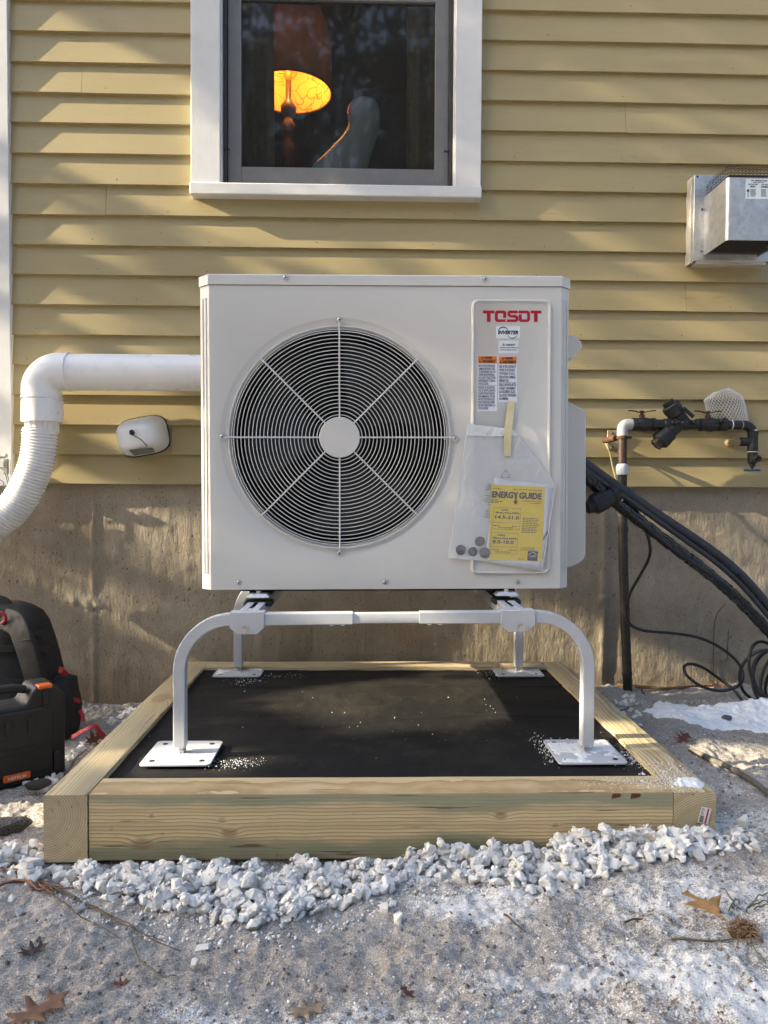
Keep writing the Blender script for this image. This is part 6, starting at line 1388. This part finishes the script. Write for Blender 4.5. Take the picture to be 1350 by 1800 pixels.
MR1 = mat_rock('wet_grey_rock', (0.05, 0.046, 0.04), (0.16, 0.15, 0.13), False); MR2 = mat_rock('frosty_clod', (0.05, 0.045, 0.04), (0.18, 0.16, 0.14), True)
rock(66, 1378, 0.012, (0.034, 0.024, 0.022), MR1, 'dark_rock', 'dark grey rock among white chips in front of the tool case', 'rock', 301, 0.3)
rock(8, 1450, 0.012, (0.062, 0.04, 0.030), MR2, 'soil_clod', 'frosty grey clod of soil at the left edge beside the frame', 'clod', 302, 0.2)
rock(1277, 1262, 0.075, (0.018, 0.014, 0.014), MR2, 'soil_clod', 'small dark clod lying on the snow patch at right', 'clod', 303)
# ------------------------------------------------------------------ crumbs of soil and snow on the ground
def crumbs(name, mat, n, rmin, rmax, seed, where, label, zoff=0.3):
    rq = np.random.default_rng(seed); pts = where(rq, n); m = len(pts)
    oc = np.array([(1,0,0),(-1,0,0),(0,1,0),(0,-1,0),(0,0,1),(0,0,-1)], float); fc_ = np.array([(0,2,4),(2,1,4),(1,3,4),(3,0,4),(2,0,5),(1,2,5),(3,1,5),(0,3,5)])
    r = rmin + (rmax-rmin)*rq.random(m)**3; J = oc[None]*(0.6+0.8*rq.random((m, 6, 1))); th = rq.random(m)*6.28; c, s = np.cos(th), np.sin(th)
    X = J[..., 0]*c[:, None]-J[..., 1]*s[:, None]; Y = J[..., 0]*s[:, None]+J[..., 1]*c[:, None]; tl = rq.normal(0, 0.5, m)[:, None]; Z = J[..., 2]*0.8 + X*tl
    V = np.stack([X, Y, Z], -1)*r[:, None, None] + pts[:, None, :]; V[..., 2] += (r*zoff)[:, None]
    F = (fc_[None] + (np.arange(m)*6)[:, None, None]).reshape(-1, 3)
    o = mesh_np(name, V.reshape(-1, 3), F, mat); tag(o, label, kind='stuff'); return o
fine_chips()
def on_ground(rq, n, bias=None):
    px = rq.uniform(-30, 1380, n); py = 1330 + 480*rq.random(n)**1.1; out = []
    for a, b_ in zip(px, py):
        q = G(a, b_, 0.0)
        if q.y > 2.7 or (pxl-0.005 < q.x < pxr+0.005 and q.y > pf-0.005): continue
        out.append((q.x, q.y, 0))
    o = np.array(out); o[:, 2] = gh(o[:, 0], o[:, 1]); return o
MSOIL = pbr('soil_crumb', (0.20, 0.17, 0.145), 0.9, var=0.5, vscale=60)
crumbs('soil_crumbs', MSOIL, 2600, 0.0006, 0.0048, 5, on_ground, 'small soil crumbs scattered over the ground')
crumbs('snow_crumbs', pbr('snow_crumb', (0.75, 0.76, 0.79), 0.7, var=0.1), 3000, 0.0006, 0.0036, 6, lambda rq, n: (lambda o: o[(o[:, 0] + 0.5*fbm(o[:, 0], o[:, 1], 5, 2, 77)) > -0.15])(on_ground(rq, n)), 'crumbs of frozen snow scattered over the ground')
# ------------------------------------------------------------------ snow
def snow_patch(name, label, x0, x1, y0, y1, maskf, hgt, base, res=0.005, kind='stuff', mat=None):
    xs = np.arange(x0, x1, res); ys = np.arange(y0, y1, res); A, B = np.meshgrid(xs, ys); m = maskf(A, B); z = base(A, B) - 0.004 + np.sqrt(np.clip(m, 0, 1))*hgt*(1+0.35*fbm(A, B, 40, 3, 88)) + 0.0015*fbm(A, B, 160, 2, 89)*(m > 0)
    idx = np.arange(A.size).reshape(A.shape); F = np.stack([idx[:-1,:-1], idx[:-1,1:], idx[1:,1:], idx[1:,:-1]], -1).reshape(-1, 4); keep = (m.ravel()[F] > 0).any(1)
    F = F[keep]; used = np.unique(F); mp = -np.ones(A.size, int); mp[used] = np.arange(len(used)); V = np.stack([A, B, z], -1).reshape(-1, 3)[used]
    o = mesh_np(name, V, mp[F], mat or M_SNOW, smooth=True); tag(o, label, kind=kind); return o
s0 = G(1225, 1256, 0.06)
def m1(A, B):
    c = np.exp(-(((A - s0.x - 0.22)/0.50)**2 + ((B - s0.y - 0.03*np.sin(A*9))/0.17)**2)*1.3); return (c + 0.26*fbm(A, B, 9, 4, 91) - 0.42)*2.4*(A > pxr+0.03)
snow_patch('snow_patch', 'white patch of old snow on the ground beside the right timber', pxr+0.02, 2.4, 1.9, 2.72, m1, 0.032, gh)
for k_, (px, py, sx, sy, lab) in enumerate(((835, 1590, .15, .07, 'thin crust of snow on the soil just below the middle of the gravel bed'), (960, 1710, .20, .05, 'thin broken crust of snow on the soil near the bottom edge right of centre'), (1270, 1590, .14, .05, 'thin crust of snow on the soil round the tan oak leaf'))):
    q_ = G(px, py, 0.01)
    snow_patch('snow_crust', lab, q_.x-2*sx, q_.x+2*sx, q_.y-2.2*sy, min(q_.y+2.2*sy, pf-0.10), lambda A, B: (np.exp(-(((A-q_.x)/sx)**2+((B-q_.y)/sy)**2)*1.1) + 1.0*fbm(A*0.7+B*0.3, B, 20, 5, 111+k_, 0.7) - 0.55)*2.2, 0.0055, gh, 0.0035, mat=M_CRUST)
pc = G(1208, 1375, ZT)
snow_patch('snow_heap', 'small heap of snow on the right front corner of the timber frame', pxr-0.16, pxr-0.004, pf+0.006, pf+0.16, lambda A, B: (np.exp(-(((A-pc.x)/0.035)**2+((B-pc.y)/0.022)**2)) + 0.9*fbm(A, B, 45, 4, 93, 0.65) - 0.42)*2, 0.010, lambda A, B: 0*A + ZT + 0.0005, 0.0025)
PLT = [(xl+0.006, YB1), (xr-0.006, YB1), (xl+0.006, YB2), (xr-0.006, YB2)]
zp = ZM + 0.010
for (cx_, cy_), thr, lab in ((PLT[1], 0.30, 'powder snow covering the right front foot plate'), (PLT[2], 0.22, 'powder snow covering the left rear foot plate'), (PLT[3], 0.45, 'thin powder snow on the right rear foot plate')):
    snow_patch('snow_dusting', lab, cx_-0.081, cx_+0.081, cy_-0.081, cy_+0.081, lambda A, B: (0.42 + 0.8*fbm(A, B, 16, 4, int(cx_*50)+95) + 1.1*(B-cy_) - thr)*3*np.clip((0.081-np.maximum(abs(A-cx_), abs(B-cy_)))/0.012, 0, 1), 0.0045, lambda A, B: 0*A + zp + 0.002, 0.0022)
def grains(specs, z):
    def w(rq, n):
        out = []
        for cx_, cy_, sx, sy, k in specs:
            p = np.stack([rq.normal(cx_, sx, k), rq.normal(cy_, sy, k), np.full(k, z)], -1); out.append(p)
        return np.concatenate(out)
    return w
g1 = G(420, 1345, ZM); g2 = G(1120, 1335, ZM); g3 = G(425, 1195, ZM); g4 = G(500, 1190, ZM); g5 = G(700, 1270, ZM)
MSN = MATS['snow_crumb']
crumbs('snow_grains', MSN, 0, 0.0006, 0.0024, 21, grains([(g1.x, g1.y, 0.035, 0.018, 220), (g2.x, g2.y, 0.028, 0.035, 700), (PLT[1][0]-0.09, PLT[1][1]+0.02, 0.012, 0.05, 160), (PLT[1][0], PLT[1][1]+0.09, 0.05, 0.008, 160), (g3.x+0.02, g3.y-0.03, 0.03, 0.03, 110), (g4.x, g4.y, 0.05, 0.02, 70), (PLT[3][0]-0.1, PLT[3][1], 0.02, 0.04, 110), (g5.x, g5.y, 0.30, 0.22, 60)], ZM + 0.0035), 'snow and sand grains scattered over the black mat')
crumbs('snow_grains', MSN, 0, 0.0006, 0.0022, 22, lambda rq, n: (lambda p: p[(p[:, 0] < pxr-0.003) & (p[:, 1] > pf+0.002) & ~((p[:, 0] < pxr-TW) & (p[:, 1] > pf+TW))])(grains([(pc.x-0.02, pc.y+0.03, 0.035, 0.05, 900), (pc.x-0.10, pc.y, 0.07, 0.02, 500)], ZT + 0.0006)(rq, n)), 'snow grains on top of the right front corner of the frame')
crumbs('snow_grains', MSN, 0, 0.0005, 0.0018, 23, lambda rq, n: (lambda p: p[(abs(p[:, 0]-PLT[0][0]) < 0.08) & (abs(p[:, 1]-PLT[0][1]) < 0.08)])(grains([(PLT[0][0], PLT[0][1]-0.02, 0.04, 0.03, 260)], zp + 0.0003)(rq, n)), 'few snow grains on the left front foot plate')
# ------------------------------------------------------------------ leaves, roots, twigs
def mat_leaf(name, c):
    t = NT(name); n1 = t.noise(60, 5, 0.6); n2 = t.noise(400, 3); col = t.mix(n1, tuple(x*0.6 for x in c), c); t.b.inputs['Subsurface Weight'].default_value = 0.0; return t.fin(col, 0.6, t.bump(n2, 0.4, 0.001, t.bump(n1, 0.4, 0.004)))
def leaf(px, py, pts, size, rot, mat, lab, curl=0.25, tiltx=0.2, lift=0.004, seed=1):
    bm = bmesh.new(); vs_ = [bm.verts.new((x, y, 0)) for x, y in pts]; bm.faces.new(vs_)
    for c in np.arange(-1, 1, 0.16):
        bmesh.ops.bisect_plane(bm, geom=bm.verts[:]+bm.edges[:]+bm.faces[:], plane_co=(c, 0, 0), plane_no=(1, 0, 0)); bmesh.ops.bisect_plane(bm, geom=bm.verts[:]+bm.edges[:]+bm.faces[:], plane_co=(0, c, 0), plane_no=(0, 1, 0))
    for v in bm.verts: v.co.z = curl*(v.co.y**2*1.2 + v.co.x**2*0.3) + 0.10*float(fbm(v.co.x*2+seed, v.co.y*2, 1.7, 2, seed)) - 0.03*math.exp(-(v.co.y/0.05)**2)
    zmin = min(v.co.z for v in bm.verts)
    for v in bm.verts: v.co.z -= zmin
    me = bpy.data.meshes.new('fallen_leaf'); bm.to_mesh(me); bm.free(); me.materials.append(mat); me.shade_smooth()
    o = bpy.data.objects.new('fallen_leaf', me); COL.objects.link(o); q = G(px, py, 0.0); q = G(px, py, float(gh(q.x, q.y))+lift); o.location = q; o.scale = (size,)*3; o.rotation_euler = (tiltx, 0, rot)
    s = o.modifiers.new('t', 'SOLIDIFY'); s.thickness = 0.012; tag(o, lab, 'leaf'); return o
OAK = [(-1, 0.02), (-0.62, 0.10), (-0.72, 0.42), (-0.42, 0.22), (-0.22, 0.20), (-0.10, 0.62), (0.02, 0.52), (0.12, 0.20), (0.30, 0.16), (0.52, 0.52), (0.60, 0.20), (0.98, 0.06), (0.72, -0.06), (0.62, -0.36), (0.36, -0.16), (0.10, -0.18), (-0.02, -0.58), (-0.14, -0.56), (-0.24, -0.20), (-0.44, -0.18), (-0.70, -0.38), (-0.62, -0.10)]
LT = mat_leaf('tan_oak_leaf', (0.46, 0.25, 0.09)); LB = mat_leaf('brown_oak_leaf', (0.27, 0.14, 0.075)); LRd = mat_leaf('dark_red_leaf', (0.12, 0.035, 0.028))
TORN = [(-0.75, 0.62), (-0.55, 0.72), (-0.30, 0.30), (0.05, 0.12), (0.35, 0.34), (0.85, 0.52), (0.50, 0.0), (0.28, -0.50), (0.45, -0.95), (0.05, -0.55), (-0.45, -0.20), (-1.0, -0.05), (-0.70, 0.12), (-0.42, 0.18), (-0.85, 0.45)]
leaf(1243, 1592, TORN, 0.042, 0.0, LT, 'tan oak leaf with pointed lobes lying on snowy soil at lower right', 0.1, 0.25, 0.010, 3)
leaf(66, 1780, OAK, 0.052, 0.85, LB, 'brown curled oak leaf at the lower left corner', 0.35, 0.2, 0.008, 5)
leaf(540, 1778, OAK, 0.032, 0.3, mat_leaf('pale_tan_leaf', (0.33, 0.24, 0.16)), 'pale tan leaf half buried near the bottom edge', 0.3, 0.2, 0.004, 7)
leaf(716, 1746, OAK, 0.020, 2.1, LRd, 'small dark red leaf on the snow near the bottom edge', 0.4, 0.3, 0.004, 8)
leaf(212, 1729, OAK, 0.015, 0.2, LRd, 'tiny dark red leaf on the soil left of centre', 0.4, 0.2, 0.003, 9)
leaf(58, 1672, OAK, 0.026, 0.6, mat_leaf('dark_brown_leaf', (0.09, 0.055, 0.042)), 'crumpled dark brown leaf on the soil below the roots', 0.7, 0.3, 0.004, 10)
leaf(1130, 1222, OAK, 0.045, 1.4, mat_leaf('russet_leaf', (0.22, 0.08, 0.035)), 'russet leaf standing beside the foot of the upright pipe', 0.8, 0.8, 0.012, 11)
leaf(1262, 1205, OAK, 0.04, 0.3, LT, 'tan leaf against the concrete inside the cable loop', 0.5, 0.9, 0.014, 12)
leaf(1200, 1300, OAK, 0.045, 0.8, LRd, 'dark red leaf in the soil beside the right timber', 0.5, 0.3, 0.006, 13)
leaf(165, 1300, OAK, 0.045, 1.2, MATS['red_brown_bark'], 'red brown leaf standing under the red strap', 0.5, 0.9, 0.014, 14)
def rootlet(pts, r, n=6, up=0.006): return [Vector((q.x, q.y, float(ghb(q.x, q.y)) + 0.35*float(gh(q.x, q.y) - ghb(q.x, q.y)) + up*(1 + 0.2*math.sin(i*0.9)))) for i, q in enumerate(catmull([G(x, y, 0.0) for x, y in pts], n))]
roots = thing('root_tangle', 'reddish tangle of roots lying across the left end of the gravel', 'roots', tuple(G(80, 1550, 0)))
MRT = pbr('reddish_root', (0.20, 0.085, 0.045), 0.8, var=0.4, vscale=40, bump=0.3); MRB = pbr('grey_brown_root', (0.10, 0.075, 0.055), 0.85, var=0.4, vscale=40)
for pts_, r, m in (([(-10, 1508), (20, 1522), (50, 1538), (85, 1550), (110, 1556)], 0.0045, MRT), ([(-10, 1520), (20, 1528), (55, 1535), (90, 1552)], 0.003, MRT), ([(-5, 1556), (30, 1545), (60, 1552), (90, 1556), (130, 1560)], 0.004, MRT), ([(-8, 1512), (25, 1512), (38, 1530), (60, 1546)], 0.002, MRT), ([(80, 1548), (110, 1562), (150, 1585), (200, 1612), (260, 1640), (318, 1668)], 0.0028, MRB), ([(85, 1552), (140, 1580), (190, 1602), (240, 1628), (290, 1650)], 0.0022, MRB), ([(70, 1552), (100, 1575), (150, 1612), (210, 1645)], 0.0022, MRB), ([(60, 1540), (80, 1560), (95, 1568), (85, 1550)], 0.003, MRT), ([(50, 1545), (70, 1560), (92, 1560)], 0.0035, MRT), ([(20, 1520), (32, 1515), (48, 1524), (58, 1540)], 0.0016, MRT), ([(230, 1650), (250, 1685), (285, 1710), (310, 1712)], 0.0022, pbr('olive_stem', (0.10, 0.10, 0.06), 0.8))):
    P_ = rootlet(pts_, r, up=0.008); b = MB(); b.tube(P_, r*0.8, 7, scale=[1 - 0.6*i/len(P_) for i in range(len(P_))]); b.build('root', m, roots, smooth=60)
def stick(pts_, r, mat, name, lab, cat, up=0.006, tp=0.5):
    P_ = [Vector((q.x + 0.0015*math.sin(i*0.8), q.y, float(ghb(q.x, q.y)) + up + 0.0012*math.sin(i*0.5))) for i, q in enumerate(catmull([G(x, y, 0.03) for x, y in pts_], 6))]; b = MB(); b.tube(P_, r, 8, scale=[1 - tp*i/len(P_) for i in range(len(P_))]); o = b.build(name, mat, None, smooth=60); tag(o, lab, cat)
MST = pbr('grey_bark', (0.13, 0.115, 0.095), 0.85, var=0.4, vscale=50, bump=0.5, bscale=200)
stick([(1212, 1346), (1250, 1364), (1290, 1384), (1330, 1412), (1370, 1440)], 0.0075, MST, 'stick', 'long grey stick on the ground beside the right front corner of the frame', 'stick', 0.012, 0.1)
stick([(886, 1588), (905, 1602), (924, 1617)], 0.0022, MRB, 'twig', 'short dark twig on the snow below the right half of the gravel', 'twig')
stick([(1098, 1612), (1120, 1608), (1145, 1610)], 0.002, MRB, 'twig', 'small dark twig left of the tan oak leaf', 'twig')
stick([(1180, 1642), (1220, 1645), (1270, 1648), (1300, 1648)], 0.0022, MATS['olive_stem'], 'twig', 'olive stem running left from the clump of dead grass', 'twig')
stick([(1330, 1168), (1326, 1182), (1324, 1195)], 0.001, MATS['olive_stem'], 'twig', 'thin grass stem at the right edge near the snow', 'twig', 0.02)
stick([(600, 1765), (620, 1770), (645, 1778)], 0.0018, LRd, 'twig', 'short red brown twig near the bottom edge', 'twig')
stick([(1090, 1268), (1110, 1262), (1120, 1255)], 0.002, MRB, 'twig', 'short twig beside the right timber by the chips', 'twig')
stick([(118, 1338), (136, 1312), (150, 1298)], 0.004, pbr('pale_split_wood', (0.22, 0.19, 0.14), 0.8), 'stick', 'pale split stick between the tool case and the left timber', 'stick', 0.012)
stick([(1085, 1208), (1150, 1214), (1200, 1212), (1258, 1208)], 0.007, pbr('orange_brown_bark', (0.26, 0.15, 0.06), 0.85, var=0.4, vscale=60), 'stick', 'brown strip of bark along the foot of the concrete at right', 'stick', 0.004)
gc = G(1306, 1652, 0.02); gz_ = float(gh(gc.x, gc.y)); rq = random.Random(17)
grass = thing('dead_grass_clump', 'upturned clump of dead grass and roots at the lower right edge', 'grass clump', (gc.x, gc.y, gz_))
me = hull_mesh('root_ball', 401, 24, (1, 0.85, 0.6), 0.05, (pbr('dry_root_mass', (0.14, 0.085, 0.05), 0.95, var=0.5, vscale=120, bump=0.9, bscale=300, bdist=0.006),)); o = bpy.data.objects.new('root_ball', me); COL.objects.link(o); o.location = (gc.x, gc.y, gz_ + 0.008); o.scale = (0.026, 0.024, 0.022); attach(o, grass)
for i in range(130):
    a = rq.uniform(0, 6.28); el = rq.uniform(0.1, 1.4); d = Vector((math.cos(a)*math.cos(el), math.sin(a)*math.cos(el), math.sin(el))); s = Vector((gc.x, gc.y, gz_+0.008)) + Vector((d.x*0.022, d.y*0.020, d.z*0.016)); t = Vector((rq.uniform(-1, 1), rq.uniform(-1, 1), rq.uniform(-0.8, 0.3)))*0.012
    if i % 10 == 0: b = MB(); mats_ = MRT if (i//10) % 3 else MATS['olive_stem']
    b.tube([s, s + d*0.006 + t*0.5, s + d*0.005 + t*1.2], 0.0006, 4)
    if i % 10 == 9: b.build('root_fibres', pbr('dry_root_fibre', (0.20, 0.12, 0.065), 0.9), grass)
for pts_ in ([(1310, 1640), (1326, 1622), (1340, 1614), (1352, 1613)], [(1316, 1636), (1335, 1625), (1350, 1626)], [(1322, 1668), (1320, 1690), (1328, 1702), (1345, 1725)], [(1290, 1630), (1280, 1612), (1268, 1600)], [(1310, 1668), (1300, 1682), (1296, 1690)], [(1280, 1640), (1290, 1622), (1300, 1625)], [(1325, 1640), (1340, 1632), (1356, 1640)]):
    P_ = rootlet(pts_, 0.001, up=0.01); b = MB(); b.tube(P_, 0.0012, 5); b.build('grass_blade', MATS['olive_stem'], grass)
# ------------------------------------------------------------------ trees: two with leaf gaps shaped for the sun patches, three behind the camera
ka, kb = SUN.z/SUN.x, SUN.y/SUN.x
def AB(p): return p.z - ka*p.x, p.y - kb*p.x
SPOTS = [(-.07, 2.86, .05, .01, .88), (.19, 2.86, .02, .04, .93), (1.80, 2.90, .15, .09, 1), (1.60, 2.86, .12, .08, 1), (1.74, 2.76, .06, .16, .93), (1.52, 2.65, .05, .05, .9), (.20, 2.22, .13, .25, 1), (.10, 2.30, .07, .12, .95), (.33, 2.72, .16, .07, .96), (.57, 2.61, .06, .06, 1), (.30, 2.58, .05, .05, .9), (.48, 1.81, .045, .07, 1), (-.37, 1.88, .016, .05, 1), (-.30, 1.86, .012, .04, .98), (.62, 2.06, .20, .004, .97), (.36, 2.06, .08, .004, 1), (.66, 2.84, .10, .07, .98), (.30, 2.87, .035, .04, .96), (-.06, 1.80, .03, .06, .97), (.95, 2.80, .05, .05, .93), (1.36, 2.58, .06, .05, .93), (1.15, 2.60, .05, .06, .93)]
def openness(a, b_):  # leaf gaps cut along the sun's rays to place the light patches
    o = np.zeros_like(a)
    for ca, cb_, ra, rb2, s in SPOTS: o = np.maximum(o, s*sstep(1.15, 0.9, np.sqrt(((a-ca)/(ra+0.05))**2 + ((b_-cb_)/(rb2+0.05))**2)))
    wall = sstep(2.45, 2.55, b_)*sstep(0.9, 1.2, a)*np.where(b_ < 2.70, sstep(3.1, 2.7, a), sstep(2.0, 1.9, a))
    st = vnoise(a*17, b_*9, 5); o = np.maximum(o, wall*(0.12 + np.where(b_ < 2.70, 0.70, 0.84)*sstep(0.58, 0.80, st)))
    return np.where((o > 0.5) & (o < 0.96) & (vnoise(a*30, b_*22, 9) > 0.70) & (wall > 0.5), o*0.7, o)
def leaf_quads(pts, rq, size):
    n = len(pts); a = rq.normal(size=(n, 3)); a /= np.linalg.norm(a, axis=1)[:, None]; h = rq.normal(size=(n, 3)); b_ = np.cross(a, h); b_ /= np.linalg.norm(b_, axis=1)[:, None]
    L_ = size*(0.7+0.6*rq.random(n))[:, None]; V = np.stack([pts - a*L_, pts + b_*L_*0.42, pts + a*L_, pts - b_*L_*0.42], 1); F = np.arange(n*4).reshape(n, 4); return V.reshape(-1, 3), F
M_CROWN = mat_leaf('dry_green_brown_leaves', (0.085, 0.095, 0.035)); M_BARK = pbr('grey_brown_bark', (0.11, 0.09, 0.07), 0.9, var=0.4, vscale=12, bump=0.8, bscale=60, bdist=0.02)
rq = np.random.default_rng(4); n = 122000
lx_ = rq.uniform(-7.4, -5.6, n); la = rq.uniform(-1.0, 3.5, n); lb = rq.uniform(-0.5, 3.4, n); op = openness(la, lb)
keep = rq.random(n) > op; keep &= (op < 0.94) | (rq.random(n) < 0.0)
lx_, la, lb = lx_[keep], la[keep], lb[keep]; LP = np.stack([lx_, lb + kb*lx_, la + ka*lx_], 1)
def tree(name, lab, base, crown_pts, leafsize, branch_to, seed, rr_=0.16, avoid=False):
    T_ = thing(name, lab, 'tree', base, 'trees round the yard'); b = MB(); bx_, by_, bz_ = base; top = max(p[2] for p in branch_to)*0.85
    trunk = [Vector((bx_ + 0.08*math.sin(i*0.9), by_ + 0.06*math.cos(i*1.3), bz_ - 0.2 + (top-bz_+0.2)*i/8)) for i in range(9)]; b.tube(trunk, rr_, 10, scale=[1.25] + [1 - 0.75*i/8 for i in range(1, 9)]); r2 = random.Random(seed)
    for q in branch_to:
        q = Vector(q); s = trunk[min(8, max(1, int((q.z*0.62-bz_)/(top-bz_)*8)))]; m = s.lerp(q, 0.5) + Vector((r2.uniform(-.3, .3), r2.uniform(-.3, .3), r2.uniform(0, .4))); pts = catmull([s, m, q], 5)
        if avoid:
            pp = catmull([s, m, q], 24); ab = np.array([AB(p) for p in pp]); hit = np.zeros(len(pp))
            for da, db in ((0, 0), (.07, 0), (-.07, 0), (0, .07), (0, -.07)): hit = np.maximum(hit, openness(ab[:, 0]+da, ab[:, 1]+db))
            if (hit > 0.3).any(): continue
        b.tube(pts, rr_*0.22, 6, scale=[1 - 0.8*i/len(pts) for i in range(len(pts))])
    b.build('trunk', M_BARK, T_, smooth=60); mesh_np('crown', *leaf_quads(crown_pts, np.random.default_rng(seed), leafsize), M_CROWN, T_); return T_
for base, sel, lab, seed in (((-6.5, 0.1, -0.05), LP[:, 1] < 1.2, 'oak with dry leaves gapped to shape the sun patches, left of the house and nearer the yard', 61), ((-6.6, 2.6, -0.05), LP[:, 1] >= 1.2, 'oak with dry leaves gapped to shape the sun patches, left of the house in line with its wall', 62)):
    pts = LP[sel]; r2 = np.random.default_rng(seed); br = pts[r2.integers(0, len(pts), 60)]; tree('oak_tree', lab, base, pts, 0.036, [tuple(p) for p in br], seed, avoid=True)
r2 = np.random.default_rng(77); cl = r2.normal(size=(150, 3)); cl /= np.linalg.norm(cl, axis=1)[:, None]; cl *= (0.35+0.65*r2.random(150)**0.6)[:, None]*np.array((3.0, 2.6, 6.6))
cp_ = np.concatenate([c + r2.normal(0, 0.30, (48, 3)) for c in cl])
first = None
for k, (x, y, lab) in enumerate(((-4.3, -17.0, 'leafy tree across the yard behind the viewer at left'), (-0.6, -17.6, 'leafy tree across the yard straight behind the viewer'), (3.0, -16.8, 'leafy tree across the yard behind the viewer at right'), (-11.5, -16.5, 'leafy tree far left across the yard'))):
    if first is None:
        first = tree('yard_tree', lab, (x, y, -0.05), cp_ + np.array((x, y, 11.6)), 0.16, [tuple(c*0.8 + np.array((x, y, 11.6))) for c in cl[:40]], 90, 0.2)
    else:
        c = first.copy(); COL.objects.link(c); c.location = (x, y, -0.05); c['label'] = lab
        for ch in list(first.children):
            d = ch.copy(); COL.objects.link(d); d.parent = c; d.matrix_parent_inverse = ch.matrix_parent_inverse.copy()

# evergreens added out of view round the yard to block low sky light
r2 = np.random.default_rng(78); nn = 15000; hh = 10.5*(1 - np.sqrt(r2.random(nn)))*0.97 + 0.5; lim = 2.5*(1 - hh/11.3); tier = 0.75 + 0.25*np.cos(hh*2*np.pi/0.9)
th = r2.random(nn)*2*np.pi; rad = lim*tier*np.sqrt(0.15 + 0.85*r2.random(nn)); pn = np.stack([rad*np.cos(th), rad*np.sin(th), hh - 0.12*rad], 1)
pine0 = None
for k in range(15):
    az = R(-8 - 146*k/14); d0 = 14.5 + 2.2*((k*7) % 3); x, y = d0*math.cos(az), 1.0 + d0*math.sin(az)
    lab = 'tall dark evergreen added out of view in the row that screens low sky from the yard'
    if pine0 is None:
        pine0 = thing('screen_evergreen', lab, 'tree', (x, y, -0.05), 'evergreens added round the yard'); b = MB(); b.tube([(x, y, -0.2), (x, y, 4), (x, y, 9.5)], 0.17, 8, scale=[1.2, 0.8, 0.2]); b.build('trunk', M_BARK, pine0, smooth=60)
        mesh_np('crown', *leaf_quads(pn + np.array((x, y, 0)), r2, 0.17), mat_leaf('evergreen_needles', (0.035, 0.055, 0.025)), pine0)
    else:
        c = pine0.copy(); COL.objects.link(c); c.location = (x, y, -0.05); c['label'] = lab
        for ch in list(pine0.children): d = ch.copy(); COL.objects.link(d); d.parent = c; d.matrix_parent_inverse = ch.matrix_parent_inverse.copy()
